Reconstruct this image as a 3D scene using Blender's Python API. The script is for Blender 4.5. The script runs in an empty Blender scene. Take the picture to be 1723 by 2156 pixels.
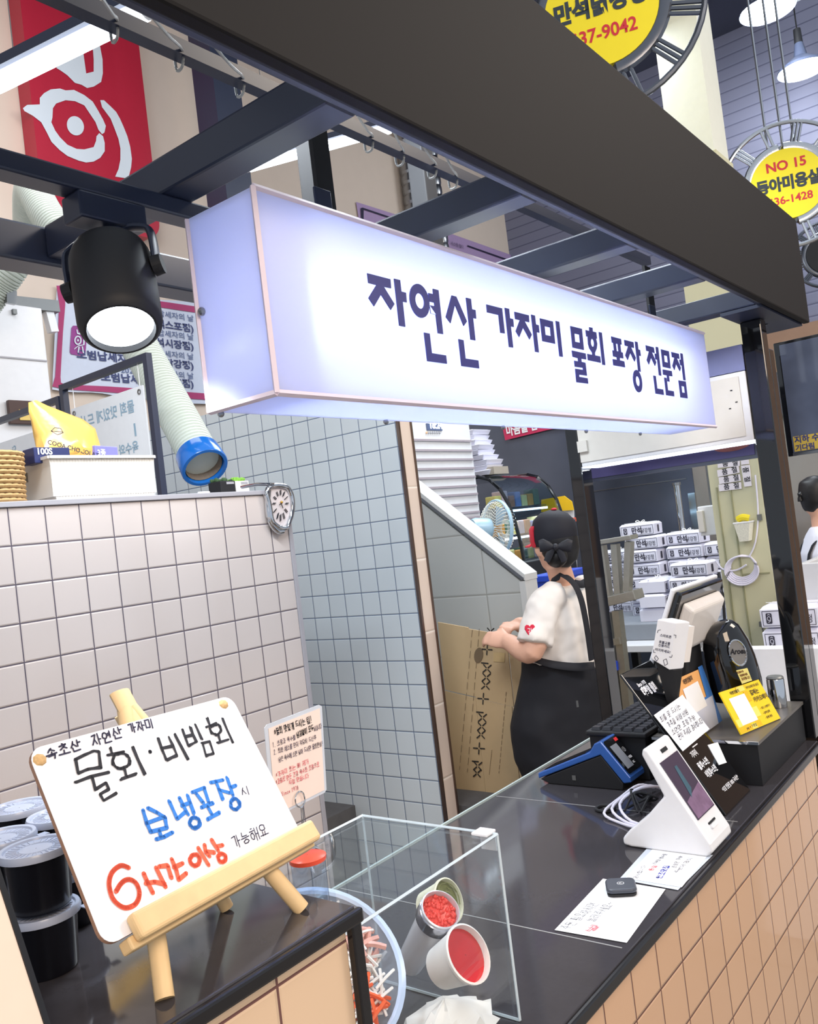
import bpy, bmesh, math, random
from mathutils import Vector, Matrix, Euler
random.seed(11)
C = bpy.context.scene.collection
PI = math.pi
V = Vector
# ------------------------------------------------------------------ camera, world, lights, exposure
H = 1.6                                             # eye height
F, CX, CY = 1812.466, 861.5, 1078.0                 # focal length and centre for a 1723 x 2156 picture
RX = V((0.61049795, -0.78271142, -0.12105816))      # camera right
DN = V((-0.05287986, 0.11222517, -0.99227478))      # camera down
FW = V((0.79025058, 0.61218326, 0.02712357))        # camera forward
EYE = V((0, 0, H))
cd = bpy.data.cameras.new('camera'); cam = bpy.data.objects.new('camera', cd); C.objects.link(cam)
cd.sensor_fit = 'AUTO'; cd.sensor_width = 36; cd.lens = F / 2156 * 36; cd.clip_start = 0.02; cd.clip_end = 100
m3 = Matrix((RX, -DN, -FW)).transposed()
cam.matrix_world = Matrix.Translation(EYE) @ m3.to_4x4()
sc = bpy.context.scene; sc.camera = cam
sc.view_settings.view_transform = 'Standard'; sc.view_settings.look = 'None'
sc.view_settings.gamma = 1; sc.view_settings.use_curve_mapping = False
sc.view_settings.exposure = 0.0
sc.cycles.max_bounces = 8; sc.cycles.transparent_max_bounces = 12
sc.cycles.sample_clamp_indirect = 6
w = bpy.data.worlds.new('world'); sc.world = w; w.use_nodes = True
w.node_tree.nodes['Background'].inputs[0].default_value = (0.80, 0.88, 1.0, 1)
w.node_tree.nodes['Background'].inputs[1].default_value = 0.75

def lamp(name, kind, loc, energy, col=(1, 1, 1), size=0.3, size_y=None, aim=None, spot=None, spread=None):
    d = bpy.data.lights.new(name, kind); d.energy = energy; d.color = col
    if kind == 'AREA':
        d.size = size
        if size_y: d.shape = 'RECTANGLE'; d.size_y = size_y
        if spread: d.spread = math.radians(spread)
    else:
        d.shadow_soft_size = size
    if kind == 'SPOT' and spot: d.spot_size = math.radians(spot); d.spot_blend = 0.5
    o = bpy.data.objects.new(name, d); C.objects.link(o); o.location = loc
    if aim is not None: o.rotation_euler = (V(aim) - V(loc)).to_track_quat('-Z', 'Y').to_euler()
    return o
WARM, COOL = (1.0, 0.78, 0.58), (0.86, 0.93, 1.0)
lamp('hall_lamp_warm', 'AREA', (-0.9, -1.9, 3.2), 85, WARM, 1.6, aim=(1.6, 0.9, 1.0))
lamp('hall_lamp_aisle', 'AREA', (3.4, -1.6, 3.8), 90, (1, 0.86, 0.72), 1.4, aim=(3.0, 0.6, 1.0))
lamp('stall_lamp', 'AREA', (1.3, 1.35, 2.75), 40, COOL, 1.2, 0.12, aim=(1.5, 1.5, 0.8))
lamp('rear_fill', 'AREA', (4.6, 2.2, 3.9), 88, COOL, 1.6, aim=(4.4, 2.2, 0.6))  # added unseen area light that brightens the background
lamp('wall_wash_fill', 'AREA', (2.2, 3.2, 4.4), 26, (0.95, 0.95, 1.0), 1.2, aim=(3.4, 5.0, 2.8))  # added unseen wash light for the emblem wall

# ------------------------------------------------------------------ pixel to ray (where a thing stands on a known plane)
def ray(x, y): return RX * (x - CX) + DN * (y - CY) + FW * F
def onX(x, y, X): d = ray(x, y); return EYE + d * (X / d.x)
def onY(x, y, Y): d = ray(x, y); return EYE + d * (Y / d.y)
def onZ(x, y, Z): d = ray(x, y); return EYE + d * ((Z - H) / d.z)
def onD(x, y, D): return EYE + ray(x, y) * (D / F)

# ------------------------------------------------------------------ materials
def lin(c):
    return tuple(((v / 255) / 12.92 if v / 255 <= 0.04045 else ((v / 255 + 0.055) / 1.055) ** 2.4) for v in c)
MATS = {}
def mat(name, rgb, rough=0.5, metal=0.0, spec=0.5, emit=None, estr=1.0, vary=0.04, scale=30.0, bump=0.0, trans=0.0, ior=1.45, coat=0.0, alpha=1.0):
    if name in MATS: return MATS[name]
    m = bpy.data.materials.new(name); m.use_nodes = True; nt = m.node_tree; p = nt.nodes['Principled BSDF']
    c = lin(rgb)
    p.inputs['Roughness'].default_value = rough; p.inputs['Metallic'].default_value = metal
    p.inputs['Specular IOR Level'].default_value = spec; p.inputs['IOR'].default_value = ior
    p.inputs['Transmission Weight'].default_value = trans; p.inputs['Coat Weight'].default_value = coat
    p.inputs['Coat Roughness'].default_value = 0.04
    p.inputs['Alpha'].default_value = alpha
    p.inputs['Base Color'].default_value = c + (1,)
    if vary or bump:
        g = nt.nodes.new('ShaderNodeNewGeometry'); n = nt.nodes.new('ShaderNodeTexNoise')
        n.inputs['Scale'].default_value = scale; n.inputs['Detail'].default_value = 3
        nt.links.new(g.outputs['Position'], n.inputs['Vector'])
        if vary:
            mx = nt.nodes.new('ShaderNodeMix'); mx.data_type = 'RGBA'
            mx.inputs['A'].default_value = tuple(v * (1 - vary) for v in c) + (1,)
            mx.inputs['B'].default_value = tuple(min(1, v * (1 + vary)) for v in c) + (1,)
            nt.links.new(n.outputs['Fac'], mx.inputs['Factor']); nt.links.new(mx.outputs['Result'], p.inputs['Base Color'])
        if bump:
            b = nt.nodes.new('ShaderNodeBump'); b.inputs['Strength'].default_value = bump; b.inputs['Distance'].default_value = 0.01
            nt.links.new(n.outputs['Fac'], b.inputs['Height']); nt.links.new(b.outputs['Normal'], p.inputs['Normal'])
    if emit:
        p.inputs['Emission Color'].default_value = lin(emit) + (1,); p.inputs['Emission Strength'].default_value = estr
    MATS[name] = m; return m

def tile_mat(name, rgb, ua, va, pitch, ou, ov, grout=(70, 70, 85), gw=0.0035, rough=0.12, pv=None, vary=0.05):
    """square tiles: ua, va name the world axes along the wall"""
    m = bpy.data.materials.new(name); m.use_nodes = True; nt = m.node_tree; N = nt.nodes; L = nt.links
    p = N['Principled BSDF']; g = N.new('ShaderNodeNewGeometry'); s = N.new('ShaderNodeSeparateXYZ'); L.new(g.outputs['Position'], s.inputs[0])
    def mth(op, a, b=None):
        n = N.new('ShaderNodeMath'); n.operation = op
        for i, v in ((0, a), (1, b)):
            if v is None: continue
            if isinstance(v, (int, float)): n.inputs[i].default_value = v
            else: L.new(v, n.inputs[i])
        return n.outputs[0]
    out = []; cells = []
    for ax, o, pt in ((ua, ou, pitch), (va, ov, pv or pitch)):
        q = mth('DIVIDE', mth('SUBTRACT', s.outputs['XYZ'.index(ax)], o), pt)
        cells.append(mth('FLOOR', q)); f = mth('FRACT', q)
        out.append(mth('MULTIPLY', mth('MINIMUM', f, mth('SUBTRACT', 1.0, f)), pt))
    d = mth('MINIMUM', out[0], out[1])
    gm = mth('LESS_THAN', d, gw / 2)
    cv = N.new('ShaderNodeCombineXYZ'); L.new(cells[0], cv.inputs[0]); L.new(cells[1], cv.inputs[1])
    wn = N.new('ShaderNodeTexWhiteNoise'); L.new(cv.outputs[0], wn.inputs['Vector'])
    c = lin(rgb)
    a = N.new('ShaderNodeMix'); a.data_type = 'RGBA'; a.inputs['A'].default_value = tuple(v * (1 - vary) for v in c) + (1,); a.inputs['B'].default_value = c + (1,)
    L.new(wn.outputs['Value'], a.inputs['Factor'])
    b = N.new('ShaderNodeMix'); b.data_type = 'RGBA'; L.new(a.outputs['Result'], b.inputs['A']); b.inputs['B'].default_value = lin(grout) + (1,)
    L.new(gm, b.inputs['Factor']); L.new(b.outputs['Result'], p.inputs['Base Color'])
    r = mth('ADD', mth('MULTIPLY', gm, 0.6), rough); L.new(r, p.inputs['Roughness'])
    mr = N.new('ShaderNodeMapRange'); mr.inputs['From Min'].default_value = 0; mr.inputs['From Max'].default_value = gw * 1.4
    L.new(d, mr.inputs['Value'])
    bu = N.new('ShaderNodeBump'); bu.inputs['Strength'].default_value = 0.6; bu.inputs['Distance'].default_value = 0.003
    L.new(mr.outputs[0], bu.inputs['Height']); L.new(bu.outputs['Normal'], p.inputs['Normal'])
    MATS[name] = m; return m

def translucent(name, rgb, amount=0.6):
    m = bpy.data.materials.new(name); m.use_nodes = True; nt = m.node_tree; p = nt.nodes['Principled BSDF']
    p.inputs['Base Color'].default_value = lin(rgb) + (1,); p.inputs['Roughness'].default_value = 0.25
    t = nt.nodes.new('ShaderNodeBsdfTranslucent'); t.inputs[0].default_value = lin(rgb) + (1,)
    mx = nt.nodes.new('ShaderNodeMixShader'); mx.inputs[0].default_value = amount
    nt.links.new(p.outputs[0], mx.inputs[1]); nt.links.new(t.outputs[0], mx.inputs[2])
    nt.links.new(mx.outputs[0], nt.nodes['Material Output'].inputs[0]); MATS[name] = m; return m

def clear(name, rgb=(235, 242, 245), edge=0.10, rough=0.02):
    """clear sheet plastic or glass: mostly see-through with a fresnel sheen"""
    m = bpy.data.materials.new(name); m.use_nodes = True; nt = m.node_tree; N = nt.nodes
    N.remove(N['Principled BSDF'])
    t = N.new('ShaderNodeBsdfTransparent'); t.inputs[0].default_value = lin(rgb) + (1,)
    g = N.new('ShaderNodeBsdfGlossy'); g.inputs['Roughness'].default_value = rough
    f = N.new('ShaderNodeLayerWeight'); f.inputs[0].default_value = 0.5
    pw = N.new('ShaderNodeMath'); pw.operation = 'POWER'; pw.inputs[1].default_value = 3.5; nt.links.new(f.outputs['Facing'], pw.inputs[0])
    ad = N.new('ShaderNodeMath'); ad.operation = 'MULTIPLY_ADD'; ad.inputs[1].default_value = 0.55; ad.inputs[2].default_value = edge
    nt.links.new(pw.outputs[0], ad.inputs[0])
    mx = N.new('ShaderNodeMixShader'); nt.links.new(ad.outputs[0], mx.inputs[0]); nt.links.new(t.outputs[0], mx.inputs[1]); nt.links.new(g.outputs[0], mx.inputs[2])
    nt.links.new(mx.outputs[0], N['Material Output'].inputs[0]); MATS[name] = m; return m

# ------------------------------------------------------------------ objects and meshes
def tag(o, label=None, cat=None, group=None, kind=None):
    if label: o['label'] = label
    if cat: o['category'] = cat
    if group: o['group'] = group
    if kind: o['kind'] = kind
    return o
def thing(name, label, cat, loc, group=None):
    o = bpy.data.objects.new(name, None); C.objects.link(o); o.location = loc; o.empty_display_size = 0.05
    return tag(o, label, cat, group)
def wm(o):
    m = o.matrix_basis.copy()
    while o.parent: o = o.parent; m = o.matrix_basis @ m
    return m
def copy_tree(o, parent=None):
    c = o.copy(); C.objects.link(c)
    if parent: c.parent = parent
    for ch in [x for x in o.children]: copy_tree(ch, c)
    return c
def frame(o, x, y):
    """matrix with origin o and axes x, y (kept at their own lengths), z the unit normal"""
    x, y = V(x), V(y); z = x.cross(y).normalized()
    m = Matrix.Identity(4)
    for i, a in enumerate((x, y, z)):
        for r in range(3): m[r][i] = a[r]
    m.translation = V(o); return m
def upright(o, yaw=0.0, lean=0.0, s=1.0):
    """a sheet facing -Y, turned by yaw about the vertical, leaning back by lean"""
    return Matrix.Translation(V(o)) @ Matrix.Rotation(yaw, 4, 'Z') @ Matrix.Rotation(PI / 2 - lean, 4, 'X')
def rot2(axis):
    return V(axis).normalized().to_track_quat('Z', 'Y').to_matrix()

class MB:
    def __init__(s, M=None): s.b = bmesh.new(); s.M = M
    def p(s, v): v = V(v); return s.M @ v if s.M else v
    def verts(s, pts): return [s.b.verts.new(s.p(q)) for q in pts]
    def face(s, vs):
        try: return s.b.faces.new(vs)
        except ValueError: return None
    def quad(s, *pts): s.face(s.verts(pts)); return s
    def box(s, lo, hi):
        (a, b, c), (d, e, f) = lo, hi
        v = s.verts([(a, b, c), (d, b, c), (d, e, c), (a, e, c), (a, b, f), (d, b, f), (d, e, f), (a, e, f)])
        for q in ((0, 3, 2, 1), (4, 5, 6, 7), (0, 1, 5, 4), (1, 2, 6, 5), (2, 3, 7, 6), (3, 0, 4, 7)): s.face([v[i] for i in q])
        return s
    def bar(s, p0, p1, w, h, up=(0, 0, 1)):
        """rectangular bar from p0 to p1, w across, h along up"""
        p0, p1 = V(p0), V(p1); d = (p1 - p0).normalized(); side = d.cross(V(up)).normalized() * w / 2; u = side.cross(d).normalized() * h / 2
        v = s.verts([p0 - side - u, p0 + side - u, p0 + side + u, p0 - side + u, p1 - side - u, p1 + side - u, p1 + side + u, p1 - side + u])
        for q in ((0, 3, 2, 1), (4, 5, 6, 7), (0, 1, 5, 4), (1, 2, 6, 5), (2, 3, 7, 6), (3, 0, 4, 7)): s.face([v[i] for i in q])
        return s
    def prism(s, pts, d):
        """outline in the local xy plane, from z=0 to z=d"""
        n = len(pts); a = s.verts([(x, y, 0) for x, y in pts]); b = s.verts([(x, y, d) for x, y in pts])
        s.face(a[::-1]); s.face(b)
        for i in range(n): s.face([a[i], a[(i + 1) % n], b[(i + 1) % n], b[i]])
        return s
    def hull(s, rings, caps=True):
        """skin of rings with equal counts"""
        R = [s.verts(r) for r in rings]; n = len(R[0])
        for a, b in zip(R, R[1:]):
            for i in range(n): s.face([a[i], a[(i + 1) % n], b[(i + 1) % n], b[i]])
        if caps: s.face(R[0][::-1]); s.face(R[-1])
        return s
    def cone(s, p0, p1, r0, r1=None, n=20, caps=True):
        r1 = r0 if r1 is None else r1; p0, p1 = V(p0), V(p1); q = rot2(p1 - p0)
        c = [(math.cos(2 * PI * i / n), math.sin(2 * PI * i / n)) for i in range(n)]
        return s.hull([[p0 + q @ V((x * r0, y * r0, 0)) for x, y in c], [p1 + q @ V((x * r1, y * r1, 0)) for x, y in c]], caps)
    def lathe(s, prof, p0=(0, 0, 0), axis=(0, 0, 1), n=28, caps=False):
        q = rot2(axis); p0 = V(p0)
        rings = [[p0 + q @ V((r * math.cos(2 * PI * i / n), r * math.sin(2 * PI * i / n), h)) for i in range(n)] for r, h in prof]
        return s.hull(rings, caps)
    def loft(s, path, radii, n=14, caps=True, up=(0.0, 0.0, 1.0)):
        """tube through path; radii are numbers or (a, b) pairs: a sideways, b along up"""
        P = [V(p) for p in path]; rings = []
        for i, p in enumerate(P):
            d = (P[min(i + 1, len(P) - 1)] - P[max(i - 1, 0)]).normalized()
            u = V(up)
            if abs(d.dot(u)) > 0.97: u = V((0, 1, 0)) if abs(d.y) < 0.9 else V((1, 0, 0))
            sd = d.cross(u).normalized(); u = sd.cross(d).normalized()
            r = radii[i] if isinstance(radii, list) else radii
            a, b = r if isinstance(r, (list, tuple)) else (r, r)
            rings.append([p + sd * a * math.cos(2 * PI * k / n) + u * b * math.sin(2 * PI * k / n) for k in range(n)])
        return s.hull(rings, caps)
    def tube(s, pts, r, n=8, sub=4):
        return s.loft(smooth_path(pts, sub), r, n)
    def ball(s, c, r, n=16, m=10):
        rx, ry, rz = r if isinstance(r, (list, tuple)) else (r, r, r); c = V(c)
        rings = [[c + V((rx * math.sin(t) * math.cos(2 * PI * i / n), ry * math.sin(t) * math.sin(2 * PI * i / n), -rz * math.cos(t))) for i in range(n)]
                 for t in [PI * (k + 0.5 * (k == 0) - 0.5 * (k == m)) / m for k in range(m + 1)]]
        return s.hull(rings)
    def round_rect(s, x0, y0, x1, y1, r, z0, z1, n=5):
        return s.prism_at(rr(x0, y0, x1, y1, r, n), z0, z1)
    def prism_at(s, pts, z0, z1):
        n = len(pts); a = s.verts([(x, y, z0) for x, y in pts]); b = s.verts([(x, y, z1) for x, y in pts])
        s.face(a[::-1]); s.face(b)
        for i in range(n): s.face([a[i], a[(i + 1) % n], b[(i + 1) % n], b[i]])
        return s
    def stroke(s, pts, wd, z=0.0006, n=6, dz=0.0):
        """pen stroke lying on the local xy plane"""
        for (x0, y0), (x1, y1) in zip(pts, pts[1:]):
            dx, dy = x1 - x0, y1 - y0; l = math.hypot(dx, dy)
            if l < 1e-9: continue
            ax, ay = -dy / l * wd / 2, dx / l * wd / 2
            s.quad((x0 - ax, y0 - ay, z), (x1 - ax, y1 - ay, z), (x1 + ax, y1 + ay, z), (x0 + ax, y0 + ay, z))
        for x, y in pts:
            s.face(s.verts([(x + wd / 2 * math.cos(2 * PI * k / n), y + wd / 2 * math.sin(2 * PI * k / n), z) for k in range(n)]))
        return s
    def build(s, name, m, parent=None, loc=None, smooth=False, bevel=0.0, seg=2, norm=True, sharp=0.7):
        bm = s.b
        base = wm(parent) if parent else (Matrix.Translation(V(loc)) if loc is not None else Matrix.Identity(4))
        bmesh.ops.transform(bm, matrix=base.inverted(), verts=bm.verts)
        if norm: bmesh.ops.recalc_face_normals(bm, faces=bm.faces)
        if smooth:
            for f in bm.faces: f.smooth = True
            for e in bm.edges:
                if len(e.link_faces) == 2 and e.calc_face_angle(0) > sharp: e.smooth = False
        me = bpy.data.meshes.new(name); bm.to_mesh(me); bm.free()
        if isinstance(m, str): m = MATS[m]
        me.materials.append(m)
        o = bpy.data.objects.new(name, me); C.objects.link(o)
        if parent: o.parent = parent
        elif loc is not None: o.location = loc
        if bevel:
            bv = o.modifiers.new('bevel', 'BEVEL'); bv.width = bevel; bv.segments = seg; bv.limit_method = 'ANGLE'; bv.angle_limit = 0.6
            bv.harden_normals = False
        return o
def rr(x0, y0, x1, y1, r, n=5):
    out = []
    for cx, cy, a in ((x1 - r, y1 - r, 0), (x0 + r, y1 - r, 90), (x0 + r, y0 + r, 180), (x1 - r, y0 + r, 270)):
        for k in range(n + 1):
            t = math.radians(a + 90 * k / n); out.append((cx + r * math.cos(t), cy + r * math.sin(t)))
    return out
def smooth_path(pts, sub=4):
    P = [V(p) for p in pts]
    if len(P) < 3: return P
    out = []
    for i in range(len(P) - 1):
        a, b, c, d = P[max(i - 1, 0)], P[i], P[i + 1], P[min(i + 2, len(P) - 1)]
        for k in range(sub):
            t = k / sub
            out.append(0.5 * ((2 * b) + (c - a) * t + (2 * a - 5 * b + 4 * c - d) * t * t + (3 * b - a - 3 * c + d) * t ** 3))
    out.append(P[-1]); return out
def remesh(o, vox, it=4, fac=0.5):
    r = o.modifiers.new('remesh', 'REMESH'); r.mode = 'VOXEL'; r.voxel_size = vox; r.use_smooth_shade = True
    s = o.modifiers.new('smooth', 'SMOOTH'); s.factor = fac; s.iterations = it
    return o

# ------------------------------------------------------------------ writing
def text(body, M, size, m, name, parent=None, bold=0.0, sx=1.0, align='LEFT', loc=None, space=1.0, thick=0.0):
    """printed lettering: a mesh on the plane M, baseline at its origin"""
    c = bpy.data.curves.new('lettering', 'FONT'); c.body = body; c.size = 1.0; c.resolution_u = 3; c.offset = bold
    c.align_x = align; c.space_character = space
    t = bpy.data.objects.new('lettering', c); C.objects.link(t)
    me = bpy.data.meshes.new_from_object(t.evaluated_get(bpy.context.evaluated_depsgraph_get()))
    bpy.data.objects.remove(t); bpy.data.curves.remove(c)
    bm = bmesh.new(); bm.from_mesh(me); bpy.data.meshes.remove(me)
    b = MB(); b.b = bm
    bmesh.ops.transform(bm, matrix=M @ Matrix.Translation((0, 0, 0.0007)) @ Matrix.Diagonal((size * sx, size, size, 1)), verts=bm.verts)
    return b.build(name, m, parent, loc, norm=False)

CHO = 'ㄱㄲㄴㄷㄸㄹㅁㅂㅃㅅㅆㅇㅈㅉㅊㅋㅌㅍㅎ'
JUNG = 'ㅏㅐㅑㅒㅓㅔㅕㅖㅗㅘㅙㅚㅛㅜㅝㅞㅟㅠㅡㅢㅣ'
JONG = ['', 'ㄱ', 'ㄲ', 'ㄳ', 'ㄴ', 'ㄵ', 'ㄶ', 'ㄷ', 'ㄹ', 'ㄺ', 'ㄻ', 'ㄼ', 'ㄽ', 'ㄾ', 'ㄿ', 'ㅀ', 'ㅁ', 'ㅂ', 'ㅄ', 'ㅅ', 'ㅆ', 'ㅇ', 'ㅈ', 'ㅊ', 'ㅋ', 'ㅌ', 'ㅍ', 'ㅎ']
def circ(cx, cy, a, b, n=12, t0=90): return [(cx + a * math.cos(math.radians(t0 + 360 * k / n)), cy + b * math.sin(math.radians(t0 + 360 * k / n))) for k in range(n + 1)]
JA = {'ㄱ': [[(0, 1), (1, 1), (.8, 0)]], 'ㄴ': [[(0, 1), (0, .1), (1, .1)]], 'ㄷ': [[(1, 1), (0, 1), (0, 0), (1, 0)]],
      'ㄹ': [[(0, 1), (1, 1), (1, .52), (0, .52), (0, 0), (1, 0)]], 'ㅁ': [[(0, 1), (0, 0), (1, 0), (1, 1), (0, 1)]],
      'ㅂ': [[(0, 1), (0, 0), (1, 0), (1, 1)], [(0, .5), (1, .5)]], 'ㅅ': [[(.5, 1), (.4, .6), (0, 0)], [(.43, .65), (1, 0)]],
      'ㅇ': [circ(.5, .5, .45, .5)], 'ㅈ': [[(0, 1), (.95, 1), (.5, .55), (0, 0)], [(.5, .55), (1, 0)]],
      'ㅊ': [[(.4, 1.1), (.6, 1.1)], [(0, .8), (.95, .8), (.5, .45), (0, 0)], [(.5, .45), (1, 0)]],
      'ㅋ': [[(0, 1), (1, 1), (.8, 0)], [(0, .55), (.9, .55)]], 'ㅌ': [[(1, 1), (0, 1), (0, 0), (1, 0)], [(0, .5), (1, .5)]],
      'ㅍ': [[(0, 1), (1, 1)], [(.3, 1), (.35, 0)], [(.7, 1), (.65, 0)], [(0, 0), (1, 0)]],
      'ㅎ': [[(.35, 1.1), (.65, 1.05)], [(0, .82), (1, .82)], circ(.5, .32, .38, .33)]}
def jamo(j):
    if j in JA: return JA[j]
    pair = {'ㄲ': 'ㄱㄱ', 'ㄸ': 'ㄷㄷ', 'ㅃ': 'ㅂㅂ', 'ㅆ': 'ㅅㅅ', 'ㅉ': 'ㅈㅈ', 'ㄳ': 'ㄱㅅ', 'ㄵ': 'ㄴㅈ', 'ㄶ': 'ㄴㅎ', 'ㄺ': 'ㄹㄱ', 'ㄻ': 'ㄹㅁ', 'ㄼ': 'ㄹㅂ', 'ㅀ': 'ㄹㅎ', 'ㅄ': 'ㅂㅅ'}.get(j, 'ㄹㅅ')
    return [[(x * .45 + dx, y) for x, y in s] for k, dx in ((pair[0], 0), (pair[1], .55)) for s in JA[k]]
def vert(v, x0, x1):
    s = []
    st = {'ㅏ': 1, 'ㅐ': 1, 'ㅑ': 2, 'ㅒ': 2, 'ㅓ': -1, 'ㅔ': -1, 'ㅕ': -2, 'ㅖ': -2, 'ㅣ': 0}[v]
    dbl = v in 'ㅐㅒㅔㅖ'; w_ = x1 - x0
    a = x0 + w_ * (.25 if st > 0 else .6 if not dbl else .5)
    s.append([(a, 1), (a, 0)])
    if dbl: s.append([(x1, 1.03), (x1, -.03)])
    e = (x1 if st > 0 else x0) if st else None
    for y in ({1: [.52], 2: [.65, .4]}.get(abs(st), [])): s.append([(a, y), (e, y)])
    return s
def hori(v, y0, y1):
    m = (y0 + y1) / 2; h = y1 - y0
    if v == 'ㅗ': return [[(0, y0), (1, y0)], [(.5, y1), (.5, y0)]]
    if v == 'ㅛ': return [[(0, y0), (1, y0)], [(.35, y1), (.35, y0)], [(.65, y1), (.65, y0)]]
    if v == 'ㅜ': return [[(0, y1), (1, y1)], [(.5, y1), (.5, y0)]]
    if v == 'ㅠ': return [[(0, y1), (1, y1)], [(.35, y1), (.35, y0)], [(.65, y1), (.65, y0)]]
    return [[(0, m), (1, m)]]
def syllable(ch):
    """a hangul syllable as pen strokes in the unit square"""
    k = ord(ch) - 0xAC00; c, v, f = CHO[k // 588], JUNG[k // 28 % 21], JONG[k % 28]; out = []
    def put(st, x0, y0, x1, y1): out.extend([[(x0 + x * (x1 - x0), y0 + y * (y1 - y0)) for x, y in s] for s in st])
    lo = .42 if f else 0.0
    if v in 'ㅏㅐㅑㅒㅓㅔㅕㅖㅣ':
        put(jamo(c), .02, lo + .12 * (not f), .52, .96); put(vert(v, .62, .98), 0, lo - .04, 1, 1.0)
    elif v in 'ㅗㅛㅜㅠㅡ':
        t = .66 if f else .52
        put(jamo(c), .18, t, .82, 1.0)
        put(hori(v, 0, 1), .0, (.42 if f else .1), 1.0, (.58 if f else .42))
    else:
        h, vv = {'ㅘ': 'ㅗㅏ', 'ㅙ': 'ㅗㅐ', 'ㅚ': 'ㅗㅣ', 'ㅝ': 'ㅜㅓ', 'ㅞ': 'ㅜㅔ', 'ㅟ': 'ㅜㅣ', 'ㅢ': 'ㅡㅣ'}[v]
        put(jamo(c), .08, lo + (1 - lo) * .5, .55, 1.0); put(hori(h, 0, 1), 0, lo + (1 - lo) * .1, .62, lo + (1 - lo) * .4)
        put(vert(vv, .7, .98), 0, lo - .03, 1, 1.02)
    if f: put(jamo(f), .2, 0, .85, .34)
    return out
LAT = {'0': [circ(.45, .5, .3, .5, 8)], '3': [[(.1, 1), (.7, 1), (.35, .6), (.75, .35), (.4, 0), (.1, .1)]], '7': [[(.1, 1), (.8, 1), (.4, 0)]], '8': [circ(.45, .75, .22, .25, 8), circ(.45, .25, .3, .25, 8)], '9': [circ(.45, .72, .28, .27, 8), [(.73, .72), (.6, 0)]], 'S': [[(.8, .9), (.4, 1), (.15, .75), (.7, .35), (.5, 0), (.1, .1)]], 'i': [[(.4, .6), (.4, 0)], [(.4, .85), (.4, .8)]], 'n': [[(.15, .6), (.15, 0)], [(.15, .45), (.5, .6), (.7, .4), (.7, 0)]], 'c': [[(.75, .55), (.4, .6), (.15, .3), (.4, 0), (.75, .08)]], 'e': [[(.15, .3), (.75, .32), (.5, .6), (.15, .3), (.4, 0), (.75, .08)]],
       '1': [[(.3, .8), (.5, 1), (.5, 0)]], '2': [[(.1, .8), (.4, 1), (.75, .8), (.1, 0), (.85, 0)]], '!': [[(.4, 1), (.4, .3)], [(.4, .08), (.4, 0)]],
       '.': [[(.3, .06), (.34, 0)]], '*': [[(.2, .7), (.7, .3)], [(.2, .3), (.7, .7)], [(.45, .8), (.45, .2)]], '~': [[(0, .45), (.3, .6), (.6, .4), (.9, .55)]],
       '^': [[(0, .4), (.2, .7), (.4, .4)], [(.5, .4), (.7, .7), (.9, .4)]], ',': [[(.3, .1), (.2, -.1)]]}
def hand(lines, M, m, name, parent, wd, jit=0.03, loc=None):
    """handwritten lines: (string, x, y, character height, advance, slant) on the plane M"""
    b = MB(M); R = random.Random(5)
    for st, x, y, hgt, adv, sl in lines:
        for ch in st:
            if ch == ' ': x += adv * .55; continue
            g = syllable(ch) if 0xAC00 <= ord(ch) <= 0xD7A3 else LAT.get(ch, [circ(.4, .3, .25, .3, 8)])
            dy = R.uniform(-jit, jit) * hgt
            for s in g:
                b.stroke([(x + (px * .92 + py * .06 + R.uniform(-jit, jit)) * adv, y + dy + sl * (px * adv) + (py + R.uniform(-jit, jit)) * hgt) for px, py in s], wd)
            x += adv * (1.06 if ord(ch) > 255 else .7); y += sl * adv
    return b.build(name, m, parent, loc, norm=False)
# ------------------------------------------------------------------ palette
mat('black_steel', (40, 47, 68), 0.38, 0.0, 0.6)
mat('black_gloss', (16, 17, 20), 0.06, coat=0.6)
mat('black_matte', (26, 27, 31), 0.6)
mat('stone_top', (62, 60, 64), 0.07, spec=0.5, vary=0.10, scale=90)
mat('dark_trim', (30, 29, 31), 0.16)
mat('fascia_black', (29, 27, 27), 0.7, spec=0.2, vary=0.03)
mat('chrome', (205, 208, 212), 0.08, 1.0, vary=0.02)
mat('steel', (150, 152, 155), 0.28, 1.0, vary=0.06, scale=8)
mat('grey_metal', (120, 122, 122), 0.45, 0.6)
mat('white_plastic', (232, 233, 236), 0.3)
mat('warm_white', (226, 222, 214), 0.4)
mat('paper', (240, 241, 244), 0.7)
mat('cream', (222, 206, 190), 0.7, vary=0.03, scale=6)
mat('grey_cap', (168, 166, 172), 0.4)
mat('concrete', (96, 94, 94), 0.8, vary=0.2, scale=20)
mat('ink', (38, 34, 62), 0.6, vary=0)
mat('ink_black', (24, 24, 34), 0.6, vary=0)
mat('ink_blue', (40, 118, 205), 0.6, vary=0.25, scale=400)
mat('ink_red', (238, 96, 66), 0.6, vary=0.15, scale=400)
mat('ink_pink', (236, 120, 130), 0.6, vary=0)
mat('sign_blue', (44, 46, 122), 0.5, vary=0)
mat('yellow', (246, 226, 40), 0.45, vary=0.02)
mat('led_white', (255, 255, 255), 0.5, emit=(235, 245, 255), estr=7, vary=0)

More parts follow.
